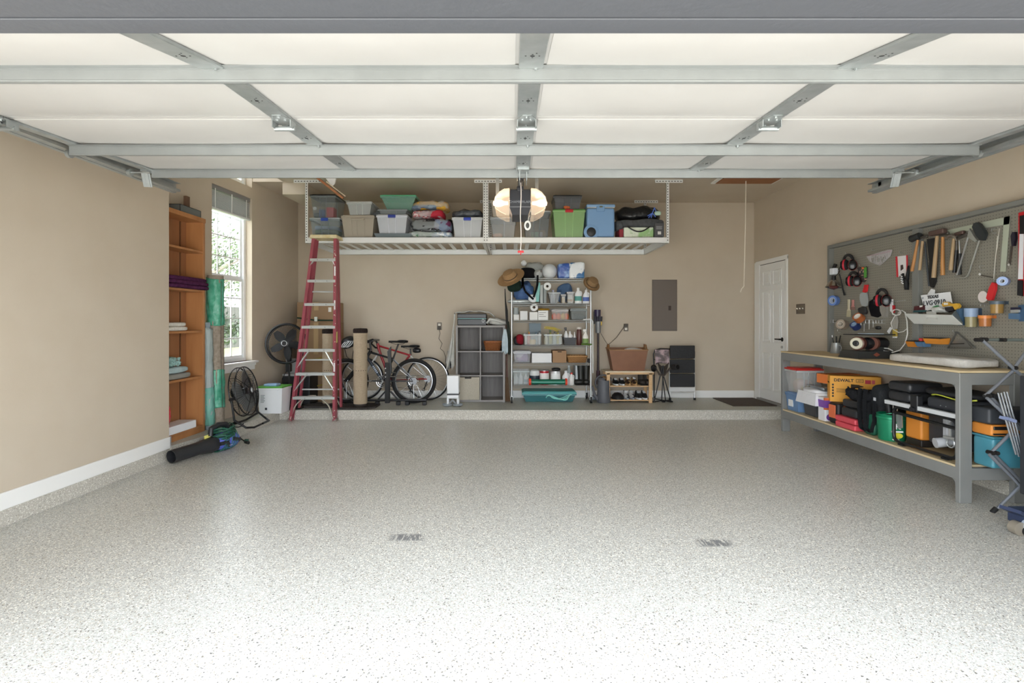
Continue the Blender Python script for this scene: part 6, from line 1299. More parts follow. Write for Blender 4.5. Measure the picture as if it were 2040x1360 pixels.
# laundry basket on the bench
by = 7.7; X0b, X1b = WX(1214, by), WX(1291, by); zt_ = WZ(697, by); z0 = ZT+.002
t = thing('leather_basket', 'big brown basket with loop handles and white laundry on the shoe bench', 'basket', ((X0b+X1b)/2, by+.13, z0)); M_lea = mat('brown_vinyl', '8a5f44', .55, col2='7d543b', scale=5)
o = [(X0b+.06, by+.02, z0), (X1b-.05, by+.02, z0), (X1b-.05, by+.24, z0), (X0b+.06, by+.24, z0), (X0b, by, zt_), (X1b, by, zt_), (X1b, by+.28, zt_+.02), (X0b, by+.28, zt_+.02)]; w_ = .008
i = [(X0b+.07, by+.03, z0+w_), (X1b-.06, by+.03, z0+w_), (X1b-.06, by+.23, z0+w_), (X0b+.07, by+.23, z0+w_), (X0b+w_, by+w_, zt_), (X1b-w_, by+w_, zt_), (X1b-w_, by+.27, zt_+.02), (X0b+w_, by+.27, zt_+.02)]
MB(M_lea)._add(o+i, [(3, 2, 1, 0), (0, 1, 5, 4), (1, 2, 6, 5), (2, 3, 7, 6), (3, 0, 4, 7), (8, 9, 10, 11), (12, 13, 9, 8), (13, 14, 10, 9), (14, 15, 11, 10), (15, 12, 8, 11), (4, 5, 13, 12), (5, 6, 14, 13), (6, 7, 15, 14), (7, 4, 12, 15)]).build('basket_body', t)
MB(K('a98058', .5)).tube([(X0b-.004, by-.004, zt_), (X1b+.004, by-.004, zt_), (X1b+.004, by+.284, zt_+.02), (X0b-.004, by+.284, zt_+.02)], .008, 6, True).build('piped_rim', t)
for x, s_ in ((X0b, -1), (X1b, 1)): MB(K('8a6038', .6)).tube([(x, by+.07, zt_-.02), (x-s_*.03+s_*.02, by+.09, zt_+.07), (x-s_*.03+s_*.02, by+.19, zt_+.075), (x, by+.21, zt_-.01)], .012, 7).build('loop_handle', t)
q = MB(fabric('dedad6', 'cbc6c4', 10)).blob(WX(1249, by), WX(1287, by), by+.03, by+.23, zt_-.06, zt_+.03, .7, .03, 9, 26); tag(q.build('laundry', ang=180), 'white laundry heaped in the big brown basket', 'laundry')
# shoes
def shoe(label, X, Y, z, L_, W_, H_, m, sole, side=1, kind='low', group=None):
    t = thing('shoe', label, 'shoe', (X, Y, z), 0, group)
    m1 = MB(sole); n = 14
    def outl(k, s): a = k/n; w = W_/2*(.78+.22*math.sin(a*PI*1.1+.3))*(math.sin(PI*min(1, max(.02, a*.96+.02)))**.35); return w
    top = [(X-outl(k, 1), Y-L_/2+L_*k/n) for k in range(n+1)]+[(X+outl(k, 1), Y-L_/2+L_*k/n) for k in range(n, -1, -1)]
    m1.prism(top, z, z+.022, 'z').build('sole', t)
    q = MB(m); vs = []; rows = 14; c = 10
    for i_ in range(rows+1):
        a = i_/rows; y = Y-L_/2*.97+L_*.96*a; w = outl(a*n, 1)*.96; h = H_*(.42+.58*min(1, (a/.62))**1.5) if kind == 'low' else H_*(.35+.65*min(1, (a/.6))**3)
        if a < .08: h *= .6+5*a
        for j in range(c+1):
            th = PI*j/c; vs.append((X-w*math.copysign(abs(math.cos(th))**.7, math.cos(th)), y, z+.02+h*math.sin(th)**.75))
    fs = [(i_*(c+1)+j, i_*(c+1)+j+1, (i_+1)*(c+1)+j+1, (i_+1)*(c+1)+j) for i_ in range(rows) for j in range(c)]+[tuple(range(c+1)), tuple(range(rows*(c+1), (rows+1)*(c+1)))[::-1]]
    q._add(vs, fs).build('upper', t, ang=180)
    q = MB(K('e3e5e7', .7) if kind != 'boot' else K('333333', .7))
    for k in range(4): yy = Y-L_*.12+L_*.06*k; hh = z+.028+H_*(.42+.58*min(1, ((yy-Y+L_/2)/L_/.62))**1.5); q.cyl((X-.02, yy, hh), (X+.02, yy, hh), .003, n=5)
    q.build('laces', t)
S1, S0 = shz[1], shz[0]; Ys = sy0+.155
g = 'shoes on the pine bench'
K_ = K
shoe('left black shoe with white sole on the upper bench shelf', WX(1226, Ys), Ys, S1, .28, .088, .07, K('222326', .5), K('dfe2e3', .5), group=g)
shoe('right black shoe with white sole on the upper bench shelf', WX(1238, Ys), Ys, S1, .28, .088, .07, K('222326', .5), K('dfe2e3', .5), group=g)
shoe('left brown and gold shoe on the upper bench shelf', WX(1250.5, Ys), Ys, S1, .27, .09, .085, patt('gold_shoe', '3a2418', 'c09a62', 12), K('b08a5a', .6), group=g)
shoe('right brown and gold shoe on the upper bench shelf', WX(1263, Ys), Ys, S1, .27, .09, .085, patt('gold_shoe', '3a2418', 'c09a62', 12), K('b08a5a', .6), group=g)
for k, x in enumerate((1276, 1287)):
    X = WX(x, Ys+.05); t = thing('ankle_boot', ('left', 'right')[k]+' dark grey ankle boot at the right of the upper bench shelf', 'boot', (X, Ys, S1), 0, g); m_ = fabric('4b4642', '3b3733', 20)
    MB(m_).lathe([(.036, .03), (.037, .09), (.04, .15), (.036, .15)], (X, Ys+.06, S1), 18, sy=1.4, caps=False).build('shaft', t); MB(m_).blob(X-.04, X+.04, Ys-.14, Ys+.12, S1+.012, S1+.075, .6, 0, 1, 20).build('foot', t, ang=180); MB(K('2a2624', .8)).box(X-.036, X+.036, Ys-.13, Ys+.115, S1, S1+.014, b=.004).build('sole', t)
q = MB(K('1c1d20', .35)).lathe([(.001, .095), (.05, .085), (.085, .05), (.095, 0)][::-1], (WX(1230, Ys), Ys-.02, S0), 26, sy=1.3); tag(q.build('black_dome_shoe', ang=60), 'rounded glossy black clog at the left of the lower bench shelf', 'shoe', g)
shoe('left grey and white sneaker on the lower bench shelf', WX(1246.5, Ys), Ys, S0, .28, .088, .09, patt('grey_sneaker', 'c8c9c9', '3b4252', 14), K('8f939a', .6), group=g)
shoe('right grey and white sneaker on the lower bench shelf', WX(1257.5, Ys), Ys, S0, .28, .088, .09, patt('grey_sneaker', 'c8c9c9', '3b4252', 14), K('8f939a', .6), group=g)
shoe('left black and white sneaker on the lower bench shelf', WX(1271, Ys), Ys, S0, .29, .1, .085, patt('bw_sneaker', '1c1d20', '2c2d30', 14), K('e1e3e4', .6), group=g)
shoe('right black and white sneaker on the lower bench shelf', WX(1282.5, Ys), Ys, S0, .29, .09, .085, patt('bw_sneaker', '1c1d20', '2c2d30', 14), K('e1e3e4', .6), group=g)
# folding camp chair, collapsed
cy_ = 7.72; t = thing('camp_chair', 'folded camp chair of crossed black tubes with grey patterned fabric', 'camping chair', (WX(1322, cy_), cy_, PLAT)); M_tb = K('232325', .4, .5)
lg = [((1303, 795), (1320, 728)), ((1337, 797), (1318, 735)), ((1307, 722), (1335, 797)), ((1336, 726), (1305, 794)), ((1318, 792), (1322, 728)), ((1326, 792), (1318, 732))]
for k, (a, b_) in enumerate(lg):
    yy = cy_+.03*(k % 3); p = at(*a, yy); p.z = PLAT+.008; MB(M_tb).cyl(p, at(*b_, yy+.01), .0085, n=8).build('leg', t)
for a in ((1303, 795), (1337, 797), (1322, 791)): p = at(*a, cy_+.02); MB(K('121212', .7)).box(p.x-.025, p.x+.025, cy_, cy_+.05, PLAT, PLAT+.018, b=.005).build('foot', t)
q = MB(M_tb).tube([at(1303, 728, cy_+.2), at(1302, 705, cy_+.2), at(1305, 697, cy_+.2), at(1315, 694.5, cy_+.2), at(1334, 695, cy_+.2)], .01, 8).cyl(at(1303, 728, cy_+.2), at(1303, 792, cy_+.1), .01, n=8).cyl(at(1303, 716, cy_+.2), at(1332, 717, cy_+.2), .006, n=6); q.build('back_tube', t)
def fn(u, v): p = at(1305+28*u, 696+30*v-3*math.sin(PI*u)*v, cy_+.19); return p+Vector((0, .02*math.sin(u*9)*v-.02*v, 0))
MB(mat('chair_print', '6c6364', .85, col2='c4adb2', scale=11, thr=(.45, .6), bump=.3)).grid(fn, 16, 10, .006).build('back_fabric', t, ang=180)
def fn(u, v): a = at(1310+22*u, 722+26*math.sin(PI*u)*(1) * (.3+.7*v), cy_+.1-.08*v); return a
MB(fabric('57504b', '47413d', 20)).grid(fn, 16, 10, .008).build('seat_fabric', t, ang=180)
for (a, b_) in (((1299, 731), (1303, 729)), ((1336, 731), (1342, 727))):
    p = at(*a, cy_+.0); q = MB(fabric('3c3a39', '2d2b2a')).lathe([(.001, 0), (.03, 0), (.042, .01), (.042, .12), (.03, .13)], p+Vector((.02, -.02, 0)), 20, ax=(-.25, -.95, -.15) if a[0] < 1310 else (.3, -.9, .1), caps=False); q.build('armrest_pad', t)
q = MB(fabric('57504b')).tube([at(1307, 735, cy_-.01), at(1314, 746, cy_), at(1322, 749, cy_), at(1331, 738, cy_), at(1338, 730, cy_-.01)], .018, 8, flat=.6); q.build('arm_strap', t)
# black three-step stool
ky = 7.92; X0, X1 = WX(1334, ky), WX(1383, ky); M_st = mat('step_black', '232427', .6, bump=.3, bscale=40)
t = thing('step_stool', 'folded black three-step stool with white frame leaning at the back wall', 'step stool', ((X0+X1)/2, ky, PLAT))
for a, b_ in ((688, 714), (715.5, 742.5), (744, 770)): MB(M_st).box(X0, X1, ky-.035, ky+.0, WZ(b_, ky), WZ(a, ky), b=.01).build('tread', t)
M_wf = K('e5e6e6', .35, .2)
for x in (X0+.015, X1+.018): MB(M_wf).cyl((x, ky+.03, PLAT+.03), (x, ky+.06, WZ(710, ky)), .013, n=10).build('frame_leg', t); MB(K('161616', .7)).cyl((x, ky+.03, PLAT), (x, ky+.03, PLAT+.035), .018, n=10).build('rubber_foot', t)
MB(K('161616', .7)).cyl((X1+.018, ky+.06, WZ(711, ky)), (X1+.018, ky+.06, WZ(700, ky)), .015, n=10).build('grip', t)
MB(M_wf).box(X0-.01, X1+.01, ky+.0, ky+.012, WZ(780, ky), WZ(771, ky), b=.003).build('front_plate', t); MB(M_wf).cyl((X0, ky+.035, WZ(784, ky)), (X1+.02, ky+.035, WZ(784, ky)), .009, n=8).build('crossbar', t)
# ---------------- workbench ----------------
M_bg = mat('bench_grey', '868785', .55, col2='80817f', scale=6); M_ply = mat('plywood', 'd8c6a0', .6, col2='cbb68d', scale=3, stretch=(3, .5, 1), bump=.05)
BX0, BX1, BY0, BY1 = 3.315, 3.81, 3.80, 6.33; BT = .985; SHF = .275
wb = thing('workbench', 'long grey painted workbench with plywood top along the right wall', 'workbench', (3.55, 5.05, 0))
MB(M_ply).box(BX0-.004, BX1, BY0-.004, BY1+.004, BT-.018, BT, b=.002).build('bench_top', wb)
MB(M_ply).box(BX0+.0, BX1, BY0+.04, BY1-.04, SHF-.015, SHF).build('lower_shelf', wb)
for x in (BX0, BX1-.04): MB(M_bg).box(x, x+.038, BY0, BY1, BT-.108, BT-.019, b=.003).build('apron_rail', wb); MB(M_bg).box(x, x+.038, BY0, BY1, SHF-.105, SHF-.016, b=.003).build('shelf_rail', wb)
for y in (BY0, BY1-.038): MB(M_bg).box(BX0+.038, BX1-.04, y, y+.038, BT-.108, BT-.019, b=.003).build('apron_rail', wb); MB(M_bg).box(BX0+.038, BX1-.04, y, y+.038, SHF-.105, SHF-.016, b=.003).build('shelf_rail', wb)
for x, dx in ((BX0-.001, 1), (BX1-.093, 0)):
    for y in (BY0-.002, BY1-.038): MB(M_bg).box(x, x+.094, y, y+.042, 0, BT-.02, b=.004).build('leg', wb)
for y, s_ in ((BY0+.04, 1), (BY1-.04, -1)):        # rounded gussets at the rails
    m = MB(M_bg)
    for zc, sz in ((BT-.108, -1), (SHF-.105, -1)):
        r = .035; poly = [(y, zc)]+[(y+s_*(r-r*math.sin(a)), zc+sz*(r-r*math.cos(a))) for a in [PI/2*k/6 for k in range(7)]]
        m.prism(poly, BX0, BX0+.036, 'x')
    m.build('gusset', wb)
# ---- things on the lower shelf (front plane is the left-facing one) ----
def onb(X, x, y): Y = X*F/(x-VX); return Y, WZ(y, Y)
def bbox(label, name, cat, X0, X1, Y0, Y1, z0, z1, m, b=.01, part='box_body', parts=None, group=None):
    t = thing(name, label, cat, ((X0+X1)/2, (Y0+Y1)/2, z0), 0, group); MB(m).box(X0, X1, Y0, Y1, z0, z1, b=b).build(part, t); return t
def tub(label, name, cat, X0, X1, Y0, Y1, z0, z1, col, al, taper=.02, lid=None, lidh=.02, m=None, ribs=0):
    return tote(label, 0, 0, z1-z0, Y0, Y1-Y0, z0, col, al=al, lid=lid, taper=taper, name=name, cat=cat, pat=m, ribs=ribs, lidh=lidh, x_=(X0, X1))
z = SHF+.002
t = tub('blue lidded tote with white label at the far end of the bench shelf', 'storage_tote', 'tote', 3.33, 3.70, 6.0, 6.28, z, .50, '6c8db5', 1, .02, lid=mat('blue_lid', '7c9cc4', .4), m=mat('tote_blue', '6c8db5', .45), ribs=2)
MB(K('e8ebed', .6)).box(3.345, 3.35, 6.12, 6.22, .33, .41).build('white_label', t)
t = tub('clear tote with red lid stacked on the blue tote at the far bench end', 'storage_tote', 'tote', 3.33, 3.66, 6.02, 6.29, .504, .80, 'd3d6d6', .55, .03, lid='d23a36', lidh=.03, ribs=3)
q = MB(patt('toy_mix', 'd9b9a8', 'd8c47e', 6)).blob(3.38, 3.58, 6.06, 6.22, .515, .66, .6, .03, 8, 24); tag(q.build('cloth_bundle', ang=180), 'pink and yellow soft bundle inside the red-lidded clear tote', 'bundle')
t = tub('dark grey open waste bin beside the blue tote on the bench shelf', 'waste_bin', 'bin', 3.36, 3.60, 5.70, 5.95, z, .43, '47484b', 1, .015, m=K('47484b', .5))
q = MB(mat('white_bag', 'e6e7ea', .5, bump=.6, bscale=12)).frus(3.33, 3.64, 5.63, 5.98, .42, .555, -.02).blob(3.34, 3.62, 5.66, 5.95, .50, .59, .5, .02, 8, 24); tag(q.build('white_liner_bag', ang=60), 'white plastic bag folded over the dark waste bin', 'bag')
q = MB(K('b7babb', .25, .9)); q.frus(3.40, 3.66, 5.6, 5.9, .592, .625, .02).box(3.385, 3.675, 5.585, 5.915, .622, .628, b=.002); tag(q.build('foil_pan'), 'shiny foil pan resting on the white bag over the waste bin', 'pan')
t = bbox('white and purple product carton beside the dark waste bin', 'product_carton', 'carton', 3.35, 3.55, 5.50, 5.62, z, .53, K('e3e3e6', .6), .002)
MB(K('7c4aa0', .6)).box(3.349, 3.552, 5.498, 5.622, .42, .50).build('purple_band', t); MB(K('d9723a', .6)).box(3.348, 3.5, 5.4975, 5.52, .50, .528).box(3.3485, 3.42, 5.497, 5.52, .40, .42).build('orange_band', t); MB(K('6d3f92', .6)).lathe([(.001, .0005), (.035, 0)], (3.40, 5.4985, .32), 20, ax=(0, -1, 0)).build('purple_roundel', t)
# long orange cartons stacked at the back
t = thing('tool_carton', 'small orange and white tool carton behind the large yellow carton', 'carton', (3.5, 5.75, .66), .15); MB(K('d9783a', .6)).box(-.16, .24, -.08, .08, 0, .10, b=.002).build('box_body', t, local=True); MB(K('dfe2e4', .6)).box(-.13, .02, -.082, -.079, .025, .08).build('white_panel', t, local=True)
t.location = (3.56, 5.66, .672)
a = math.atan2(5.27-5.44, 3.80-3.40)
A_ = Vector((3.36, 5.43, 0)); dirx = Vector((math.cos(a), math.sin(a), 0)); L_ = .455
t = thing('tool_carton', 'large yellow-orange power tool carton with bold black lettering on the bench shelf', 'carton', (A_.x, A_.y, .502), a)
M_yel = mat('carton_yellow', 'e0a03a', .6)
MB(M_yel).box(0, L_, 0, .15, 0, .275, b=.003).build('box_body', t, local=True)
TM = world(t)
def onbox(x, z_): return TM @ Matrix.Translation((x, -.002, z_)) @ Matrix.Rotation(PI/2, 4, 'X')
K_blk = K('1c1a17', .6)
text('DEWALT', .043, onbox(.125, .228), K_blk, t, sx=1.02, bold=.0012); 
q = MB(K_blk).box(.235, .30, -.0015, 0, .212, .216).box(.235, .30, -.0015, 0, .242, .246).box(.235, .239, -.0015, 0, .212, .246).box(.296, .30, -.0015, 0, .212, .246); q.build('badge_frame', t, local=True); text('20V', .024, onbox(.268, .229), K_blk, t)
MB(K('b5303c', .6)).box(.315, .365, -.0015, 0, .20, .24, b=.0005).build('red_badge', t, local=True); MB(K('c9575a', .6)).box(.372, .40, -.0015, 0, .20, .24, b=.0005).build('red_badge', t, local=True)
q = MB(mat('drill_ink', '3a2f22', .6)); q.cyl((.19, -.003, .17), (.265, -.003, .17), .022, .016, 10).cyl((.265, -.003, .17), (.30, -.003, .17), .012, .003, 8).box(.20, .225, -.004, 0, .125, .165); q.T = Matrix.Diagonal((1, .1, 1, 1)); q.build('drill_picture', t, local=True)
q = MB(K_blk)
for k in range(4): q.box(.06, .2-.02*(k % 2), -.0012, 0, .138-.012*k, .141-.012*k)
for k in range(5): q.box(.02, .036, -.0012, 0, .17-.03*k, .19-.03*k)
q.build('printed_lines', t, local=True)
text('DEWALT', .022, TM @ Matrix.Translation((-.001, .075, .2)) @ Matrix.Rotation(-PI/2, 4, 'Z') @ Matrix.Rotation(PI/2, 4, 'X'), K_blk, t)
t = bbox('black tool case with orange front panel under the large yellow carton', 'tool_case', 'tool case', 3.36, 3.62, 5.30, 5.46, z, .50, K('222326', .5), .03, 'case_body')
MB(K('e0744a', .5)).box(3.42, 3.60, 5.293, 5.302, .34, .475, b=.006).box(3.352, 3.362, 5.33, 5.44, .34, .475, b=.004).build('orange_panel', t); MB(K('1d1d20', .5)).box(3.50, 3.61, 5.288, 5.295, .30, .40, b=.004).build('corner_block', t)
t = thing('red_tool_case', 'flat coral red plastic tool case at the front edge of the bench shelf', 'tool case', (3.45, 5.15, z)); M_rc = mat('coral', 'd8505c', .4)
MB(M_rc).box(3.325, 3.60, 4.98, 5.29, z, z+.055, b=.015).build('case_base', t); MB(M_rc).box(3.325, 3.60, 4.98, 5.29, z+.058, z+.115, b=.015).build('case_lid', t); MB(K('3a2a2d', .5)).box(3.45, 3.52, 4.968, 4.983, z+.035, z+.08, b=.004).build('latch', t)
t = thing('nailer_case', 'black ribbed tool case lying on the coral red case', 'tool case', (3.47, 5.05, z+.12)); q = MB(K('2a2b2e', .5)); z2 = z+.118
q.box(3.34, 3.62, 4.98, 5.22, z2, z2+.09, b=.025).box(3.36, 3.62, 4.99, 5.23, z2+.092, z2+.17, b=.02); q.build('case_body', t)
q = MB(K('1c1d1f', .6)); 
for k in range(4): q.box(3.345, 3.60, 4.976, 4.984, z2+.015+.018*k, z2+.021+.018*k)
q.build('ribs', t)
t = thing('canvas_bag', 'black canvas bag flap with a yellow lining above the black ribbed case', 'bag', (3.5, 5.0, z2+.172)); z3 = z2+.172
MB(fabric('212224', '2c2d30', 20)).blob(3.36, 3.66, 4.94, 5.22, z3, z3+.10, .6, .05, 7, 30, seed=3).build('bag_body', t, ang=180)
q = MB(fabric('212224', '2c2d30', 20)); q.plate([Vector((3.37, 5.18, z3+.04)), Vector((3.40, 5.04, z3+.03)), Vector((3.38, 5.16, z3+.13))], .01).plate([Vector((3.42, 5.02, z3+.05)), Vector((3.50, 4.94, z3+.03)), Vector((3.47, 4.95, z3+.12))], .01).build('flap', t)
MB(K('e0a83c', .7)).plate([Vector((3.385, 5.08, z3+.045)), Vector((3.42, 4.98, z3+.04)), Vector((3.41, 5.0, z3+.11))], .008).build('yellow_lining', t)
t = thing('tool_bag', 'big black canvas tool bag with hanging webbing straps in the middle of the bench shelf', 'bag', (3.55, 4.72, z)); M_cv = fabric('2b2d2f', '37393b', 14)
MB(M_cv).blob(3.44, 3.74, 4.79, 4.97, z, .76, .45, .04, 5, 36, seed=7).build('bag_body', t, ang=180)
for y_ in (4.95, 4.88):
    q = MB(fabric('232426')); pts = [Vector((3.38, y_+.03, .70)), Vector((3.355, y_+.01, .60)), Vector((3.35, y_, .45)), Vector((3.345, y_-.03, .33)), Vector((3.36, y_-.08, .31)), Vector((3.375, y_-.10, .42)), Vector((3.39, y_-.08, .58))]
    for k in range(len(pts)-1): q.bar(pts[k], pts[k+1], .007, .04, up=(1, 0, 0))
    q.build('strap', t)
MB(K('c9cbd0', .5)).box(3.42, 3.424, 4.83, 4.86, .60, .63).build('zip_tag', t)
q = MB(mat('dark_green', '1f5a45', .4)).blob(3.37, 3.43, 4.78, 4.95, z, .47, .5, .01, 8, 20).cyl((3.40, 4.9, .46), (3.40, 4.9, .475), .012); tag(q.build('green_case', ang=180), 'dark green rounded case behind the black webbing straps', 'case')
# green bucket
bx_, by_ = 3.445, 4.66; R_ = .112
t = thing('green_bucket', 'metallic green bucket with white lettering and yellow badge on the bench shelf', 'bucket', (bx_, by_, z)); M_gb = mat('bucket_green', '1f8a63', .3, .35)
MB(M_gb).lathe([(R_*.9, 0), (R_*.93, .02), (R_, .19), (R_*1.05, .195), (R_*1.05, .215), (R_*1.0, .22), (R_*1.04, .235), (R_*.97, .235), (R_*.9, .03)], (bx_, by_, z), 36).build('bucket_body', t)
def cyltext(s, size, ang, zc, m_, r_, par, **k): d_ = Vector((math.cos(ang), math.sin(ang), 0)); return text(s, size, Matrix.Translation((bx_+d_.x*r_, by_+d_.y*r_, zc)) @ Matrix.Rotation(ang+PI/2, 4, 'Z') @ Matrix.Rotation(PI/2, 4, 'X'), m_, par, **k)
an = -PI/2-.42
cyltext('K', .07, an+.2, z+.135, K('f2f4f3', .5), R_*1.0, t, ext=.008)
d_ = Vector((math.cos(an+.2), math.sin(an+.2), 0)); MB(K('d9d23c', .5)).lathe([(.001, .004), (.034, .0)], (bx_+d_.x*R_*.985, by_+d_.y*R_*.985, z+.055), 24, ax=d_, sx=1.2, sy=.75).build('yellow_badge', t); tv = Vector((-d_.y, d_.x, 0)); MB(K('f2f4f3', .5)).bar(Vector((bx_, by_, z+.092))+d_*(R_*1.0)-tv*.05, Vector((bx_, by_, z+.092))+d_*(R_*1.0)+tv*.04, .01, .012).bar(Vector((bx_, by_, z+.02))+d_*(R_*.97)-tv*.04, Vector((bx_, by_, z+.02))+d_*(R_*.97)+tv*.01, .01, .009).build('white_lettering', t)
MB(M_gb).torus((bx_, by_, z+.225), R_*1.03, .004, (0, .3, 1), 30, 5).build('rim_wire', t)
q = MB(K('1a1b1d', .5)); q.cyl((bx_-.02, by_-.02, z+.15), (bx_-.05, by_-.02, z+.36), .025, n=10).cyl((bx_+.03, by_+.01, z+.15), (bx_+.03, by_+.04, z+.33), .03, n=10); q.cyl((bx_-.03, by_-.07, z+.2), (bx_-.06, by_-.10, z+.34), .005, n=6, m=K('cfd2d4', .3, .8)).cyl((bx_-.01, by_-.08, z+.2), (bx_-.03, by_-.11, z+.34), .005, n=6, m=K('cfd2d4', .3, .8)); tag(q.build('hand_tools'), 'black-handled tools with steel rods sticking out of the green bucket', 'tool')
q = MB(K('b7bcbc', .2, .6)).plate([Vector((3.42, 4.54, z+.12)), Vector((3.42, 4.49, z+.14)), Vector((3.40, 4.47, z+.26)), Vector((3.40, 4.56, z+.25))], .006); tag(q.build('clear_blade_guard'), 'clear grey blade guard leaning at the green bucket', 'guard')
# table saw
ts = thing('table_saw', 'portable table saw with silver rail and black tube frame on the bench shelf', 'table saw', (3.58, 4.2, z)); M_tf = K('2b2c2e', .35, .5)
def corner(pts, r=.03):
    out = []; n = len(pts)
    for i in range(n):
        a_, p, b_ = Vector(pts[i-1]), Vector(pts[i]), Vector(pts[(i+1) % n]); u = (a_-p).normalized(); v = (b_-p).normalized()
        for k in range(5): s_ = k/4; out.append(p+u*r*(1-s_)**2+v*r*s_**2)
    return out
y0s, y1s = 3.885, 4.53; zb_, zt_ = z+.012, .60
MB(M_tf).tube(corner([(3.37, y0s, zb_+.01), (3.37, y1s, zb_+.01), (3.37, y1s, zt_), (3.37, y0s, zt_)], .06), .014, 9, True).build('tube_frame', ts)
MB(M_tf).tube(corner([(3.76, y0s, zb_+.01), (3.76, y1s, zb_+.01), (3.76, y1s, zt_), (3.76, y0s, zt_)], .06), .014, 9, True).build('tube_frame', ts)
MB(M_tf).cyl((3.37, y0s, .535), (3.37, y1s, .55), .014, n=10).build('cross_tube', ts)
for y_ in (3.98, 4.43): MB(K('161616', .7)).box(3.345, 3.395, y_-.03, y_+.03, z, z+.014, b=.004).build('foot_pad', ts)
MB(mat('saw_rail', 'dfe3e5', .35, .2)).box(3.335, 3.37, 3.845, 4.60, zt_+.015, zt_+.05, b=.003).box(3.37, 3.40, 3.86, 4.6, zt_+.02, zt_+.03).build('fence_rail', ts)
MB(mat('saw_table', '85888b', .4, .5)).box(3.40, 3.78, 3.86, 4.50, zt_+.02, zt_+.045, b=.003).build('saw_table', ts)
MB(K('202124', .4)).box(3.33, 3.385, 4.22, 4.30, zt_+.0, zt_+.14, b=.012).cyl((3.33, 4.26, zt_+.02), (3.31, 4.26, zt_+.02), .02, n=12).build('fence_clamp', ts)
MB(K('38393c', .5)).box(3.50, 3.72, 3.95, 4.32, z+.06, zt_+.02, b=.02).build('motor_housing', ts)
q = MB(K('b9bcc0', .4)); q.cyl((3.38, 4.10, z+.10), (3.56, 4.06, z+.13), .04, .034, 20).cyl((3.48, 4.08, z+.1), (3.48, 4.09, zt_), .03, n=12).box(3.455, 3.50, 4.05, 4.12, z+.12, .57, b=.006); q.build('dust_port', ts)
q = MB(K('c7cbcd', .3, .8)); q.cyl((3.42, 4.0, .56), (3.42, 4.0, .43), .01, n=8).cyl((3.42, 3.96, .44), (3.40, 4.04, .44), .012, n=8).torus((3.42, 4.0, .40), .035, .006, (1, 0, 0), 18, 5).build('height_crank', ts)
t = bbox('yellow-orange tool case standing behind the table saw frame', 'orange_tool_case', 'tool case', 3.46, 3.74, 4.34, 4.52, z+.06, .58, K('d98a35', .5), .02, 'case_body'); MB(K('2a2522', .5)).box(3.465, 3.735, 4.345, 4.515, z+.002, z+.062, b=.01).build('black_base', t)
t = thing('hard_case', 'black moulded case with carry handle on the table saw rail', 'case', (3.52, 4.5, zt_+.055)); zc = zt_+.053
MB(mat('hard_black', '2d2e31', .4)).box(3.36, 3.66, 4.34, 4.60, zc, zc+.085, b=.03).build('case_base', t); MB(mat('hard_black', '2d2e31', .4)).box(3.36, 3.66, 4.34, 4.60, zc+.088, zc+.17, b=.03).build('case_lid', t)
zh = zc+.165; q = MB(K('1b1c1e', .5)); q.tube(corner([(3.47, 4.42, zh), (3.47, 4.42, zh+.06), (3.62, 4.42, zh+.06), (3.62, 4.42, zh)], .012)[5:15], .011, 8); q.build('carry_handle', t)
t = thing('hard_case', 'long low black case lying on the saw table behind the near leg', 'case', (3.57, 4.05, zt_+.05)); MB(mat('hard_black2', '33353a', .45)).box(3.385, 3.78, 3.85, 4.20, zt_+.047, zt_+.14, b=.03).build('case_body', t)
for k in (0, 1): MB(K('c9cbcc', .3, .8)).cyl((3.385, 4.0+.05*k, zt_+.085), (3.380, 4.0+.05*k, zt_+.085), .004, n=8).build('rivet', t)
q = MB(K('2a2b2d', .6)).blob(3.42, 3.78, 3.88, 4.33, zt_+.142, .80, .6, .02, 6, 24); tag(q.build('dark_bundle', ang=180), 'dark soft bundle on top of the long low black case', 'bundle')
q = MB(K('c6cf4a', .5)).tube([Vector((3.44+.04*math.cos(a), 4.0+.20*math.sin(a), zt_+.155+.008*math.sin(3*a))) for a in [2*PI*k/24 for k in range(24)]], .005, 6, True); tag(q.build('yellow_rope'), 'thin yellow-green cord looped over the long low black case', 'rope')
# near end, seen past the leg: orange case and teal tub
t = bbox('teal lidded tub on the bench shelf right of the near leg', 'teal_tub', 'tub', 3.47, 3.79, 3.70, 3.868, .282, .50, mat('teal_metallic', '4f94a6', .3, coat=.3), .02, 'tub_body')
MB(mat('teal_metallic', '4f94a6', .3)).box(3.46, 3.80, 3.69, 3.872, .50, .515, b=.005).build('lid', t)
t = bbox('orange tool case with black handle on the teal tub right of the near leg', 'orange_tool_case', 'tool case', 3.46, 3.75, 3.70, 3.868, .518, .60, K('d98a3a', .5), .015, 'case_body')
MB(K('1c1c1d', .5)).box(3.47, 3.60, 3.692, 3.702, .565, .59, b=.004).box(3.47, 3.70, 3.692, 3.702, .53, .54).build('black_handle', t)
t = bbox('flat charcoal case on the orange case right of the near leg', 'flat_case', 'case', 3.44, 3.80, 3.70, 3.868, .603, .72, K('3a3d42', .5), .02, 'case_body')
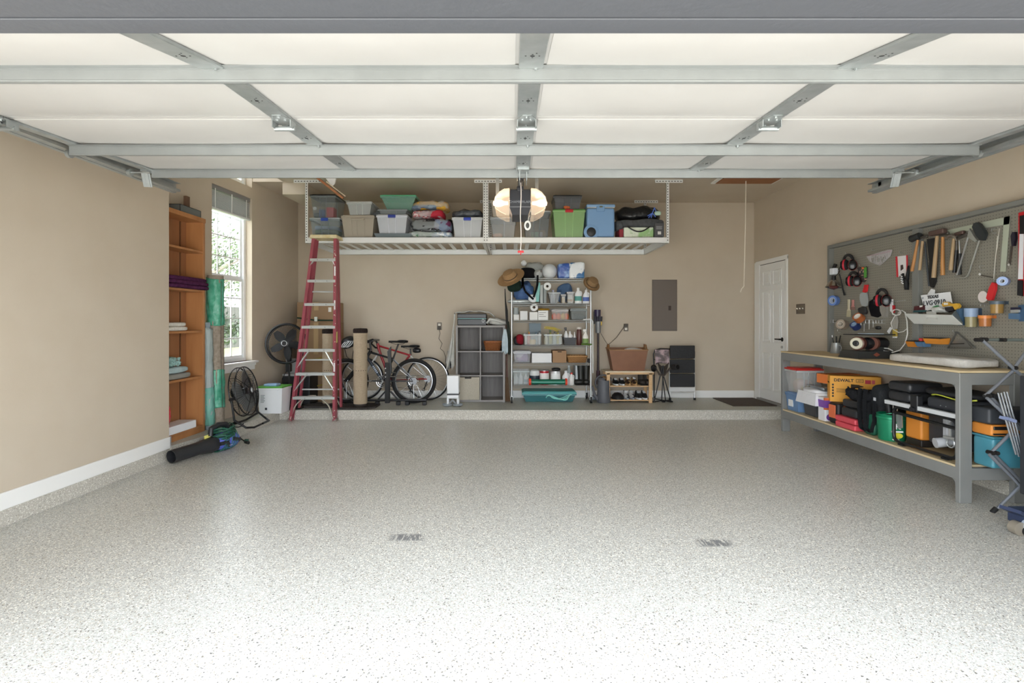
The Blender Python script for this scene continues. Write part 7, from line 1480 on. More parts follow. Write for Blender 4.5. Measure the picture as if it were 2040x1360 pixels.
# ---- on the bench top ----
z = BT+.001
q = MB(fabric('cfcdc8', 'c2c0bb', 20)).blob(3.42, 3.78, 3.92, 4.72, z, z+.075, .35, .012, 5, 44); tag(q.build('seat_cushion', ang=180), 'off-white flat cushion lying on the near end of the workbench', 'cushion')
p = Vector((3.70, 5.86, z)); t = thing('tin_cup', 'small galvanised tin cup of black pens at the far end of the workbench', 'cup', p)
MB(M_galv).lathe([(.066, 0), (.06, .01), (.045, .12), (.043, .12), (.05, .03)], p, 24).torus(p+Vector((.0, -.06, .065)), .03, .005, (1, 0, 0), 18, 6).build('cup_body', t)
for k in range(6): a = k*1.05; MB(K(('1b1b1d', 'e5e5e5')[k == 2], .5)).cyl(p+Vector((.015*math.cos(a), .015*math.sin(a), .05)), p+Vector((.045*math.cos(a), .045*math.sin(a), .18+.012*(k % 3))), .006, n=8).build('pen', t)
# bench grinder
g = Vector((3.60, 5.13, z)); t = thing('bench_grinder', 'black bench grinder with brown housings and cream wheel on the workbench', 'grinder', g); M_gd = K('2f3130', .5)
q = MB(M_gd); q.frus(g.x-.22, g.x+.17, g.y-.13, g.y+.13, z, z+.07, -.025); q.build('base', t)
q = MB(K('7a4436', .5)); q.prism([(g.x-.215, z+.035), (g.x-.2, z+.045), (g.x-.185, z+.035), (g.x-.2, z+.025)], g.y-.16, g.y-.155) if False else None
MB(K('8a4b3a', .5)).lathe([(.001, .002), (.022, 0)], (g.x-.06, g.y-.147, z+.04), 4, ax=(0, -1, 0), sx=1.5).build('brand_badge', t)
c = Vector((g.x-.02, g.y, z+.145)); axg = Vector((-.86, -.5, 0)).normalized()
MB(K('1f1f22', .35)).lathe([(.052, -.13), (.06, -.11), (.06, .08), (.05, .1)], c+Vector((.06, 0, 0)), 30, ax=(1, .12, 0)).build('motor', t)
MB(mat('grinder_brown', '6d4236', .45)).lathe([(.04, -.035), (.066, -.03), (.068, .025), (.062, .03), (.045, .031)], c+Vector((-.12, 0, 0)), 34, ax=axg).build('wheel_guard', t)
MB(mat('grinder_brown', '6d4236', .45)).lathe([(.04, -.02), (.064, -.018), (.064, .02), (.04, .02)], c+Vector((.0, -.03, 0)), 30, ax=axg).build('wheel_guard', t)
MB(mat('cream_wheel', 'd8d2bd', .6)).lathe([(.028, -.004), (.03, .008), (.05, .01), (.058, .004), (.06, -.01), (.05, -.02)], c+Vector((-.12, 0, 0))+axg*.04, 34, ax=axg).build('grinding_wheel', t)
MB(K('3b3b3d', .4, .6)).lathe([(.03, 0), (.028, .01), (.012, .014), (.012, .03), (.001, .03)], c+Vector((-.12, 0, 0))+axg*.045, 20, ax=axg).build('axle_nut', t)
MB(K('1d1e20', .4)).box(g.x-.24, g.x+.16, g.y-.1, g.y+.08, z+.228, z+.238).build('top_plate', t); MB(M_gd).box(g.x-.02, g.x+.12, g.y-.05, g.y+.07, z+.07, z+.11).build('pedestal', t)
q = MB(K('cfe0ee', .4)).box(g.x-.12, g.x+.06, g.y-.08, g.y+.04, z+.239, z+.244); tag(q.build('blue_card'), 'pale blue card lying on the grinder top plate', 'card')
# ---- folded frame of aluminium tubes beside the bench end ----
fy = 3.60; t = thing('folding_rack', 'folded zigzag aluminium frame with black joints standing at the near bench end', 'folding rack', (WX(1990, fy), fy, 0)); M_at = mat('frame_tube', '9aa0ab', .35, .6)
def seg(a, b_, dy=0, r=.011, m=None, nm='tube'): MB(m or M_at).cyl(at(*a, fy+dy), at(*b_, fy+dy), r, n=10).build(nm, t)
seg((1957, 677), (2033, 746)); seg((1960, 676), (2045, 677), .03, .011, mat('tube_greenish', '7d8886', .4, .5)); seg((2024, 733), (1963, 788), .02); seg((2018, 736), (2045, 700), .03)
seg((1966, 792), (2036, 858), 0); seg((1972, 789), (2040, 856), .03); seg((2012, 864), (1973, 903), .02); seg((1971, 905), (2034, 968)); seg((1979, 903), (2042, 966), .03); seg((2034, 966), (1984, 1016), .02)
for k in range(4): seg((1988+6*k, 781+(-1 if k > 1 else 1)), (2024+6*k, 905+4*k), -.03, .0065, K('bfc4cb', .25, .8), 'slim_tube')
MB(K('8693b8', .5)).bar(at(2000, 832, fy-.035), at(2016, 838, fy-.035), .02, .07, up=(0, 1, 0)).build('fabric_clip', t)
for (x, y) in ((1956, 677), (1966, 676), (2003, 677), (1974, 789), (1983, 789), (2025, 733), (1980, 903), (1989, 903)): q = at(x, y, fy-.012); MB(K('18181a', .5)).cyl(q, q+Vector((0, .05, 0)), .014, n=12).build('joint', t)
q = at(1982, 1018, fy+.02); MB(K('18181a', .6)).cyl((q.x-.02, q.y, .0), (q.x+.01, q.y, .03), .016, n=10).build('foot_cap', t)
q = MB(K('303237', .5)).box(WX(2031, fy-.06), WX(2031, fy-.06)+.35, fy-.1, fy-.06, WZ(982, fy-.06), WZ(748, fy-.06), b=.004); FX = WX(2031, fy-.06)
t2 = thing('folded_table', 'dark grey folded table standing upright at the right edge', 'table', (FX+.17, fy-.08, 0)); q.build('table_top', t2); MB(K('2a2c31', .5)).box(FX+.02, FX+.34, fy-.115, fy-.1, WZ(975, fy-.06), WZ(757, fy-.06), b=.004).build('inner_panel', t2)
for dx in (.04, .30): MB(K('2a2c31', .5)).box(FX+dx, FX+dx+.03, fy-.095, fy-.065, 0, WZ(982, fy-.06)+.01, b=.004).build('leg', t2)
q = MB(K('c9dcae', .6)).box(WX(2030, 3.95), WX(2030, 3.95)+.14, 3.95, 3.96, BT, BT+.14); tag(q.build('green_card'), 'light green card standing on the near end of the bench top', 'card')
# blue caster base at the right edge
jy = 3.27; t = thing('floor_jack', 'navy blue metal floor jack with caster wheel at the lower right edge', 'jack', (WX(2025, jy), jy, 0)); M_nv = mat('navy_metal', '3a4666', .35, .3)
q = MB(M_nv); q.bar((WX(2003, jy)+.01, jy-.02, WZ(1012, jy)), (WX(2036, jy), jy, WZ(1026, jy)), .12, .02).box(WX(2030, jy), WX(2030, jy)+.25, jy-.06, jy+.08, WZ(1045, jy), WZ(1016, jy), b=.008).prism([(WX(2026, jy), WZ(1040, jy)), (WX(2034, jy), WZ(1006, jy)), (WX(2050, jy), WZ(1006, jy)), (WX(2050, jy), WZ(1045, jy))], jy-.07, jy-.05); q.build('jack_body', t)
q = (WX(2019, jy), jy-.03, .042); MB(K('8d8578', .5)).cyl((q[0], q[1]-.02, q[2]), (q[0], q[1]+.03, q[2]), .042, n=22).build('caster_wheel', t); MB(K('b9c2cf', .4)).cyl((WX(2036, jy), jy-.09, .06), (WX(2036, jy), jy-.03, .06), .04, n=20).build('side_wheel', t)
MB(K('17181a', .6)).cyl((WX(2030, jy), jy-.06, .03), (WX(2030, jy), jy-.02, .03), .03, n=18).build('rear_caster_wheel', t)
# ---------------- pegboard ----------------
PX = 3.82
def pegmat():
    m = bpy.data.materials.new('pegboard'); m.use_nodes = True; nt = m.node_tree; N = nt.nodes; L = nt.links; b = N['Principled BSDF']; b.inputs['Roughness'].default_value = .6
    tc = N.new('ShaderNodeTexCoord'); sc = N.new('ShaderNodeVectorMath'); sc.operation = 'SCALE'; sc.inputs['Scale'].default_value = 1/.0254; L.new(tc.outputs['Object'], sc.inputs[0])
    fr = N.new('ShaderNodeVectorMath'); fr.operation = 'FRACTION'; L.new(sc.outputs[0], fr.inputs[0])
    sb = N.new('ShaderNodeVectorMath'); sb.operation = 'SUBTRACT'; sb.inputs[1].default_value = (0, .5, .5); L.new(fr.outputs[0], sb.inputs[0])
    ml = N.new('ShaderNodeVectorMath'); ml.operation = 'MULTIPLY'; ml.inputs[1].default_value = (0, 1, 1); L.new(sb.outputs[0], ml.inputs[0])
    ln = N.new('ShaderNodeVectorMath'); ln.operation = 'LENGTH'; L.new(ml.outputs[0], ln.inputs[0])
    lt = N.new('ShaderNodeMath'); lt.operation = 'LESS_THAN'; lt.inputs[1].default_value = .13; L.new(ln.outputs['Value'], lt.inputs[0])
    mx = N.new('ShaderNodeMixRGB'); mx.inputs[1].default_value = lin('8b877c'); mx.inputs[2].default_value = lin('4a463f'); L.new(lt.outputs[0], mx.inputs[0]); L.new(mx.outputs[0], b.inputs['Base Color'])
    return m
M_peg = pegmat(); M_fr = mat('frame_grey', '7c7d79', .55)
pb = thing('pegboard', 'framed grey pegboard full of tools above the workbench', 'pegboard', (PX, 5, BT)); PY0, PY1 = 3.2, 6.10; PT = CAM_Z+.905
MB(M_peg).box(PX, PX+.006, PY0, PY1, BT-.1, PT-.02).build('board', pb)
MB(M_fr).box(3.765, RX, PY1-.005, PY1+.036, BT-.1, PT-.0385, b=.002).build('side_frame', pb)
MB(M_fr).box(3.765, RX, PY0, PY1+.036, PT-.038, PT, b=.002).build('top_frame', pb)
MB(M_fr).box(3.775, PX, 4.77, 4.845, BT, PT-.038, b=.002).build('middle_post', pb)
def Q(x, y, off=.015): X = PX-off; return at(x, y, X*F/(x-VX))
def H(t_, x, y): 
    p = Q(x, y, 0); m = MB(K('c9cccd', .3, .8)).tube([p, p-Vector((.03, 0, 0)), p-Vector((.035, 0, -.018))], .0025, 6); m.build('hook', t_)
def tool(name, label, cat, x, y): return thing(name, label, cat, Q(x, y, .02))
def shp(t, nm, pts, m, off=.02, th=.012, ang=40): MB(m).plate([Q(x, y, off) for x, y in pts], th).build(nm, t, ang=ang)
def stick(t, nm, a, b_, w_, m, off=.03, w2=None, n=12): MB(m).cyl(Q(*a, off), Q(*b_, off), w_, w2, n).build(nm, t)
M_hn = mat('handle_wood', 'c08a4e', .45, col2='ad7640', scale=9, stretch=(3, 3, .4)); M_hn2 = mat('handle_pale', 'b39a78', .5, col2='a58a66', scale=9, stretch=(3, 3, .4)); M_st = mat('tool_steel', '6f6a66', .35, .7); M_bkk = K('1d1e20', .45)
# hammers in a row
t = tool('mallet', 'black rubber mallet with orange-brown handle hanging at the left of the hammers', 'mallet', 1829, 540); stick(t, 'handle', (1829, 476), (1817, 540), .011, M_hn, .05, .015); q = MB(K('26292b', .5)); a = Q(1815, 476, .05); b_ = Q(1836, 469, .05); q.lathe([(.028, 0), (.034, .008), (.03, .05), (.034, .1), (.028, .11)], a, 20, ax=(b_-a)); q.build('mallet_head', t)
t = tool('hammer', 'short hammer with tan handle just right of the black mallet', 'hammer', 1835, 538); stick(t, 'handle', (1838, 480), (1832, 538), .011, M_hn2, .045, .014); MB(M_st).bar(Q(1833, 474, .04), Q(1848, 470, .04), .026, .026, b=.006).build('hammer_head', t)
t = tool('hatchet', 'long black sheathed hatchet hanging among the hammers', 'hatchet', 1850, 575); shp(t, 'sheath', [(1846, 476), (1862, 474), (1862, 560), (1857, 573), (1853, 571), (1850, 555), (1851, 520)], M_bkk, .035, .02); stick(t, 'shaft', (1842, 482), (1851, 570), .008, K('3b3f43', .4), .03)
q = MB(K('e5e7e8', .5)).plate([Q(1848, 585, .05), Q(1855, 575, .05), Q(1861, 577, .05), Q(1860, 590, .05), Q(1852, 588, .05)], .01); tag(q.build('paper_scrap'), 'white crumpled tag at the lower tip of the black hatchet', 'tag')
t = tool('sledgehammer', 'longest hammer with pale handle in the middle of the hammer row', 'hammer', 1862, 553); stick(t, 'handle', (1867, 470), (1860, 553), .014, M_hn2, .055, .018); a = Q(1853, 466, .055); b_ = Q(1883, 459, .055); MB(mat('rusty_steel', '6a5650', .45, .5)).bar(a, b_, .045, .045, b=.012).build('hammer_head', t)
t = tool('hammer', 'hammer with smooth orange handle right of the longest hammer', 'hammer', 1878, 548); stick(t, 'handle', (1878, 472), (1878, 548), .012, M_hn, .045, .017); MB(M_st).bar(Q(1872, 468, .03), Q(1890, 464, .03), .024, .024, b=.006).build('hammer_head', t)
t = tool('claw_hammer', 'claw hammer with light handle left of the black handled tools', 'hammer', 1896, 538); stick(t, 'handle', (1900, 475), (1894, 538), .011, M_hn2, .055, .016); q = MB(mat('bright_steel', 'a09a92', .25, .8)); q.tube([Q(1885, 474, .06), Q(1891, 471, .06), Q(1898, 469, .06), Q(1903, 472, .06), Q(1906, 480, .06)], .013, 10, rs=[.016, .012, .014, .01, .005]); q.build('hammer_head', t)
t = tool('hammer', 'black handled hammer with dark brown head right of the claw hammer', 'hammer', 1901, 543); stick(t, 'handle', (1905, 498), (1901, 543), .014, M_bkk, .03); stick(t, 'shaft', (1906, 468), (1905, 498), .006, M_st, .03); MB(mat('rusty_steel', '6a5650', .45, .5)).bar(Q(1903, 467, .03), Q(1921, 462, .03), .03, .03, b=.01).build('hammer_head', t)
t = tool('ball_peen_hammer', 'black handled hammer with bright steel shaft beside the hacksaw', 'hammer', 1911, 547); stick(t, 'handle', (1912, 505), (1912, 547), .013, M_bkk, .03); stick(t, 'shaft', (1911, 478), (1912, 505), .006, K('c9cccd', .25, .9), .03); MB(M_st).bar(Q(1908, 475, .03), Q(1928, 466, .03), .026, .026, b=.01).build('hammer_head', t)
# framing square
t = tool('framing_square', 'large pale green metal framing square hanging at the top of the pegboard', 'square', 2005, 541); M_sq = mat('square_green', 'bfc6b4', .35, .3)
shp(t, 'long_blade', [(1872, 462), (2012, 430), (2011, 446), (1874, 468)], M_sq, .012, .003); shp(t, 'short_tongue', [(2000, 433), (2012, 430), (2003, 541), (1992.5, 541)], M_sq, .012, .003)
# hacksaw
t = tool('hacksaw', 'silver hacksaw with black grip hanging in front of the framing square', 'hacksaw', 1930, 500); shp(t, 'grip', [(1936, 452), (1939, 445), (1945, 443), (1950, 446), (1961, 462), (1962, 466), (1957, 479), (1951, 478), (1943, 468)], mat('hack_grip', '2e3234', .5), .06, .028)
shp(t, 'front_bracket', [(1934, 455), (1943, 470), (1950, 479), (1946, 482), (1930, 472), (1931, 466)], mat('cast_alu', 'b3b5af', .35, .6), .055, .014)
q = MB(mat('cast_alu', 'b3b5af', .35, .6)).tube([Q(1951, 479, .05), Q(1946, 495, .05), Q(1936, 526, .05), Q(1932, 540, .05), Q(1928, 549, .05), Q(1922, 553, .05), Q(1913, 552, .05), Q(1904, 549, .05)], .010, 8, flat=.7); q.build('bow_frame', t)
MB(K('d5d8da', .25, .8)).bar(Q(1930, 468, .05), Q(1906, 549, .05), .003, .016).build('saw_blade', t)
# left panel things
def muffs(label, x, y, s, m_red='c2273b', rot=0):
    t = tool('ear_muffs', label, 'ear muffs', x, y+14*s); u = s
    q = MB(K('222327', .5)); pts = []
    for k in range(13): a = PI*(-.12+1.24*k/12); pts.append(Q(x+10.5*u*math.cos(a), y-15*u*math.sin(a)+2, .05))
    for k in range(12): q.bar(pts[k], pts[k+1], .028, .012, up=(1, 0, 0))
    q.build('headband', t)
    for s_ in (-1, 1):
        c = Q(x+8.5*s_*u, y+8*u, .055); ax_ = Vector((-.55, -s_*.8, 0)); MB(K('17181b', .25)).lathe([(.02, -.035), (.034, -.03), (.042, -.01), (.042, .0)], c-ax_*.0, 22, ax=-ax_, sx=1.0, sy=1.35).build('ear_cup', t)
        MB(K(m_red, .5)).lathe([(.044, -.005), (.046, .005), (.042, .014)], c, 22, ax=-ax_, sy=1.35, caps=False).build('red_ring', t); MB(K('1c1c1e', .8)).lathe([(.04, .012), (.043, .022), (.036, .034), (.02, .036)], c, 22, ax=-ax_, sy=1.35).build('ear_cushion', t)
    H(t, x, y-15*u); return t
muffs('black and red ear muffs hanging highest at the top left of the pegboard', 1690, 520, .95)
muffs('black and red ear muffs hanging second, just below the topmost pair', 1700, 553, .85)
muffs('black and red ear muffs hanging lowest, nearest the pegboard post', 1757, 590, 1.05)
t = tool('clamp_lamp', 'clamp work lamp with silver dome reflector at the left edge of the pegboard', 'lamp', 1660, 580)
c = Q(1661, 571, .10); MB(mat('reflector', 'b5b2ab', .2, .9)).lathe([(.02, .085), (.035, .075), (.06, .04), (.085, .0), (.088, -.004), (.082, 0), (.055, .036), (.02, .07)], c, 34, ax=(.1, .1, 1), caps=False).build('reflector', t)
MB(K('5a2f2c', .4)).lathe([(.001, -.035), (.04, -.02), (.05, 0), (.03, .03)], c, 24).build('lamp_bulb', t); MB(K('1d1e20', .5)).cyl(c+Vector((0, 0, .07)), c+Vector((0, 0, .13)), .026, .02, 16).build('socket', t)
MB(K('e0e4ea', .4)).box(c.x-.03, c.x+.03, c.y-.035, c.y+.035, c.z+.14, c.z+.215, b=.008).build('white_ballast', t); q = MB(K('18191b', .5)); q.tube([Q(1672, 545, .08), Q(1676, 560, .06), Q(1679, 575, .05), Q(1683, 588, .04)], .006, 6, rs=[.006, .006, .008, .012]).cyl(c+Vector((0, 0, .215)), c+Vector((.02, 0, .26)), .02, n=10).tube([c+Vector((.0, -.03, .12)), c+Vector((.02, -.07, .16)), c+Vector((.04, -.04, .22))], .004, 6); q.build('clamp_and_cord', t)
MB(K('c9cccd', .3, .8)).cyl(Q(1667, 542, .07), Q(1677, 533, .05), .004, n=6).build('clamp_rod', t)
def tape(label, x, y, r, w_, col, ax_, core='d9d3c6', name='tape_roll', hole=.55, off=.06):
    c = Q(x, y, off); d = c.y; R_ = r/F*d; t = thing(name, label, 'tape', c-Vector((0, 0, R_))); A = Vector(ax_).normalized()
    MB(K(col, .4)).lathe([(R_*(hole+.08), 0), (R_, 0), (R_, w_), (R_*(hole+.08), w_)], c-A*w_*.5, 30, ax=A, caps=False).build('tape', t); MB(K(core, .7)).lathe([(R_*hole, w_*1.01), (R_*(hole+.09), w_*1.01), (R_*(hole+.09), -w_*.01), (R_*hole, -w_*.01), (R_*hole, w_*1.01)], c-A*w_*.5, 26, ax=A, caps=False).build('core', t)
    H(t, x, y-r*.3); return t
tape('blue masking tape roll under the clamp lamp on the pegboard', 1661, 598.5, 10, .05, '5e7fc0', (-.93, -.35, 0), 'c3cfe4')
tape('translucent brown tape roll near the bottom left of the pegboard', 1678, 646, 9.5, .07, 'a29384', (-.9, -.4, .1), 'ded6c8')
tape('orange-brown tape roll hanging tilted beside the brushes', 1711, 633, 9.5, .06, 'b5673a', (-.8, -.2, .62), 'ece7dd', hole=.6)
tape('navy blue tape roll under the orange-brown roll', 1704, 649, 8, .06, '2b3c70', (-.75, -.3, .6), '9db6cf')
t = tool('glove_package', 'dark glove package with a green strip below the ear muffs', 'package', 1718, 564)
shp(t, 'card', [(1708, 533), (1727, 530), (1727, 552), (1722, 562), (1708, 560)], mat('pack_print', '3c3a3c', .5, col2='e6b9a4', scale=40, thr=(.56, .62)), .02, .01); shp(t, 'green_strip', [(1721, 533), (1726, 532), (1726, 552), (1721, 553)], K('57a043', .5), .031, .003); shp(t, 'orange_corner', [(1716, 532), (1721, 532), (1721, 536), (1717, 536)], K('e07a45', .5), .031, .003); H(t, 1718, 530)
t = tool('zip_bag', 'clear zip bag of small hardware hanging at the top of the left pegboard', 'bag', 1750, 528)
shp(t, 'film', [(1726, 510), (1768, 497), (1776, 497), (1772, 510), (1752, 529), (1732, 521)], mat('zip_film', 'd3cfd0', .15, alpha=.6, bump=1, bscale=25), .02, .012); q = MB(K('b27a92', .4)).tube([Q(1726, 510, .035), Q(1745, 507, .035), Q(1775, 500, .035)], .002, 5); q.build('zip_seal', t); H(t, 1743, 499)
q = MB(mat('hardware', 'c7c7c4', .25, .8)); rr = random.Random(3)
for k in range(16): a = Q(1736+rr.random()*30, 508+rr.random()*8, .036); q.cyl(a, a+Vector((0, -.02+.04*rr.random(), -.04)), .003, n=5)
q.build('metal_bits', t)
t = tool('carded_tool', 'white card with red sides on a hook right of the zip bag', 'card', 1796, 552); shp(t, 'card', [(1784, 511), (1808, 508), (1809, 549), (1786, 552)], K('e6e3e3', .6), .012, .003); shp(t, 'red_edge', [(1784, 511), (1787.5, 510.6), (1789.5, 551.6), (1786, 552)], K('d0363f', .6), .016, .002); shp(t, 'red_edge', [(1805, 508.4), (1808, 508), (1809, 549), (1806, 549.4)], K('d0363f', .6), .016, .002); shp(t, 'dark_fitting', [(1794, 528), (1798, 527), (1799, 535), (1794, 539)], K('4a3a38', .5), .017, .01); H(t, 1799, 504)
t = tool('work_glove', 'black work glove with white finger backs hanging over the red and white card', 'glove', 1805, 578); q = MB(K('1b1c1f', .7)).tube([Q(1804, 555, .05), Q(1806, 565, .05), Q(1806, 577, .05)], .03, 12, rs=[.032, .036, .03], flat=.6)
q.tube([Q(1806, 560, .05), Q(1809, 542, .05), Q(1810, 529, .05)], .012, 8, rs=[.018, .013, .008])
for k in range(4): q.tube([Q(1801+1.0*k, 563, .055), Q(1797+.8*k, 556-1*k, .06), Q(1794+1.6*k, 549-1.5*k, .06)], .010, 8)
q.build('glove_body', t, ang=180); q = MB(K('e2e4e6', .6))
for k in range(4): q.tube([Q(1794+.7*k, 549+4.5*k, .072), Q(1797+.7*k, 551+4.5*k, .074)], .006, 7)
q.build('white_finger_pads', t)
t = tool('safety_glasses', 'clear safety lens with red handle hanging below the glove package', 'safety glasses', 1719, 612); shp(t, 'red_handle', [(1718, 581), (1722, 567), (1727, 567), (1725, 580), (1722, 583)], K('d4262e', .4), .03, .02); shp(t, 'clear_lens', [(1713, 585), (1718, 582), (1726, 583), (1728, 598), (1726, 609), (1721, 612), (1716, 608), (1712, 597)], mat('clear_lens', 'b9bfc0', .15, alpha=.6), .03, .012); H(t, 1718, 566)
q = MB(K('2c2b2b', .6)).blob(*[Q(1712, 0, .03).y*0+v for v in (PX-.06, PX-.02)], Q(1729, 600, .03).y, Q(1713, 600, .03).y, Q(1720, 626, .03).z, Q(1720, 611, .03).z, .7, .02, 20, 20); tag(q.build('dark_clips', ang=180), 'small dark clips hanging under the clear safety lens', 'clip')
t = tool('black_pouch', 'long black glove hanging behind the lowest ear muffs', 'glove', 1742, 632); shp(t, 'glove_body', [(1738, 596), (1748, 594), (1752, 605), (1753, 628), (1746, 632), (1735, 629), (1730, 610), (1732, 600)], fabric('1c1b1e'), .02, .03)
t = tool('safety_glasses', 'clear plastic eyewear bag hanging right of the long black glove', 'safety glasses', 1759, 632); shp(t, 'clear_pouch', [(1752, 606), (1765, 604), (1766, 622), (1765, 632), (1757, 630), (1753, 620)], mat('clear_lens2', 'b5b2aa', .2, alpha=.7, bump=.6, bscale=30), .02, .02)
t = tool('putty_knife', 'white and red handled scraper hanging on the pegboard rail', 'scraper', 1777, 622); shp(t, 'white_side', [(1773, 596), (1777.5, 595.6), (1777.5, 621), (1773, 620)], K('e8e8e8', .5), .03, .012); shp(t, 'red_side', [(1777.5, 608), (1781, 608), (1781, 623), (1778, 622)], K('c8282f', .5), .03, .012)
for i, (x, y0, y1, c1, c2) in enumerate(((1690, 596, 631, 'cfc8ae', 'b9b294'), (1698, 597, 617, 'c78a83', '8c6a60'))):
    t = tool('paint_brush', ('cream handled paint brush hanging by the tape rolls', 'pink handled paint brush beside the cream brush')[i], 'paint brush', x, y1); m_ = y0+(y1-y0)*.55
    shp(t, 'handle', [(x-1.5, y0), (x+2, y0), (x+1.5, m_), (x+3, m_+3), (x-3, m_+3), (x-1.2, m_)], K(c1, .4), .025, .012); shp(t, 'bristles', [(x-3, m_+3), (x+3, m_+3), (x+4, y1), (x-4, y1)], K(c2, .9), .025, .012)
HK = ['bare wire hook at the far left, left of the brown tape roll', 'bare wire hook just above the translucent brown tape roll', 'wire hook holding the slim wire tool above the grinder',
  'wire hook holding the bright flat tool above the grinder', 'wire hook just right of the bright flat tool above the grinder', 'first empty hook of the four in the row above the grinder', 'second empty hook of the four above the grinder',
  'third empty hook of the four above the grinder', 'last empty hook of the row, nearest the white hose', 'lone hook under the translucent brown tape roll', 'hook at the upper end of the long thin wire tool',
  'lone bent hook between the hacksaw and the long wire tool', 'hook right beside the blue and white tape roll, on its left', 'left of the pair of prongs right of the blue and white tape roll', 'right of the pair of prongs past the blue and white tape roll',
  'left hook of the pair under the white round scraper blade', 'right hook of the pair under the white round scraper blade', 'hook under the framing square just right of the hacksaw grip']
for i, (x, y) in enumerate(((1661, 637), (1666, 637), (1722, 641), (1731, 637), (1738, 637), (1746, 637), (1752, 637), (1758, 637), (1764, 637), (1675, 656), (1985, 455.5), (1961, 529), (1990, 556), (2001, 556), (2007, 556), (1963, 605), (1971, 605), (1966, 456))):
    p = Q(x, y, 0); m = MB(K('d5d8d9', .3, .8)).tube([p, p-Vector((.035, 0, 0)), p-Vector((.037, 0, .0)), p-Vector((.037, 0, .035 if i < 9 else .02))], .003, 6).tube([p-Vector((0, 0, .034)), p-Vector((.03, 0, .034))], .0025, 5); 
    tag(m.build('peg_hook'), HK[i], 'hook', 'empty wire peg hooks')
for i, (x, y0, y1) in enumerate(((1731, 637, 656), (1739, 640, 652), (1721, 644, 660))):
    t = tool('hex_tool', ('bright flat tool hanging second in the hook row above the grinder', 'small bent wire tool hanging in the hook row', 'slim wire tool hanging left in the hook row')[i], 'tool', x, y1); shp(t, 'blade', [(x-1, y0), (x+1.6, y0), (x+.8, y1), (x-.6, y1)], K('d6d8d8', .3, .7), .035, .004)
q = MB(K('2a2b2c', .5)).blob(PX-.07, PX-.03, Q(1754, 652, .05).y, Q(1745, 652, .05).y, WZ(656, 5.4), WZ(649, 5.4), .7, 0, 1, 14); tag(q.build('pipe_fitting', ang=180), 'small black knob-shaped fitting hanging in the hook row', 'fitting')
# hose loop
q = MB(mat('hose_white', 'd3d3cf', .35)); 
q.tube([Q(1789, 624, .07), Q(1797, 618, .07), Q(1803, 622, .07), Q(1807, 640, .06), Q(1808, 665, .06), Q(1803, 684, .07), Q(1793, 697, .09), Q(1778, 702, .12), Q(1762, 699, .14), Q(1755, 695, .14), Q(1759, 693, .14), Q(1770, 694, .12), Q(1779, 699, .1)], .0055, 7)
q.tube([Q(1790, 625, .06), Q(1782, 630, .06), Q(1775, 643, .05), Q(1778, 655, .05), Q(1790, 662, .05), Q(1800, 660, .05), Q(1806, 655, .05)], .0045, 7)
q.tube([Q(1786+9*math.cos(k*.8), 622+6*math.sin(k*.8), .08+.004*k) for k in range(14)], .006, 7); tag(q.build('hose_coil'), 'white hose knotted on a hook and looping down to the bench', 'hose')
t = tool('scrub_brush', 'brush with clear head and yellow handle hanging under the white hose knot', 'brush', 1781, 671); shp(t, 'clear_head', [(1778, 636), (1784, 630), (1786, 640), (1784, 655), (1778, 655), (1776, 645)], mat('clear_lens2', 'b5b2aa', .2, alpha=.7), .05, .02); shp(t, 'yellow_handle', [(1778, 656), (1784, 656), (1784, 670), (1778, 670)], K('bfa548', .5), .05, .02); shp(t, 'white_tip', [(1778, 670), (1784, 670), (1783, 673), (1778, 673)], K('e5e5e5', .5), .05, .02)
q = MB(K('e3e6e9', .5)).plate([Q(1773, 651, .07), Q(1776, 654, .07), Q(1771, 665, .07), Q(1767, 660, .07)], .006); tag(q.build('white_tag'), 'white paper tag dangling left of the yellow handled brush', 'tag')
q = MB(K('c9cccd', .3, .8)).tube([Q(1766, 601, .03), Q(1804, 598, .03)], .0025, 5)
for k in range(8): a = Q(1770+4.5*k, 600.8-.4*k, .03); q.tube([a, a-Vector((.025, 0, .008))], .0022, 5)
tag(q.build('hook_rail'), 'thin wire tie rack with short prongs right of the lowest ear muffs', 'rack')
# tray, plate and bins
t = tool('parts_tray', 'translucent white tray tipped forward on the pegboard middle post', 'tray', 1860, 647)
f0 = [Q(1803, 624, .22), Q(1897, 627, .22), Q(1918, 646, .16), Q(1822, 644, .16)]
MB(mat('tray_white', 'd7d9d4', .3, alpha=.93)).plate(f0[::-1], .006).build('front_panel', t); MB(mat('tray_grey', '8fa0a4', .35)).plate([Q(1897, 627, .22), Q(1906, 616, .06), Q(1918, 640, .03), Q(1918, 646, .16)], .006).plate([Q(1822, 645, .16), Q(1918, 647, .16), Q(1918, 648, .02), Q(1822, 646, .02)], .008).build('tray_shell', t)
MB(K('dfe1dd', .4)).plate([Q(1845, 620, .14), Q(1864, 619, .14), Q(1867, 636, .235), Q(1847, 636, .235)], .004).build('white_flap', t)
t = tool('blue_bin', 'slate blue plastic bin at the right end of the white tray', 'bin', 1922, 648); MB(K('4d6a85', .45)).plate([Q(1910, 615, .10), Q(1928, 613, .03), Q(1928, 647, .03), Q(1914, 648, .10)], .03).build('bin_body', t)
t = tool('maroon_box', 'small maroon box on the left end of the white tray', 'box', 1830, 617); shp(t, 'box_body', [(1821, 610), (1841, 608), (1842, 617), (1820, 618)], K('4e2228', .5), .09, .05); shp(t, 'white_sticker', [(1832, 608.5), (1838, 608), (1837, 611), (1832, 612)], K('dfdcd6', .6), .142, .002)
t = tool('teal_box', 'flat teal box under the small maroon box on the tray', 'box', 1830, 621); shp(t, 'box_body', [(1820, 618), (1845, 617.5), (1845, 621), (1819, 622)], K('2f5a5f', .5), .09, .06)
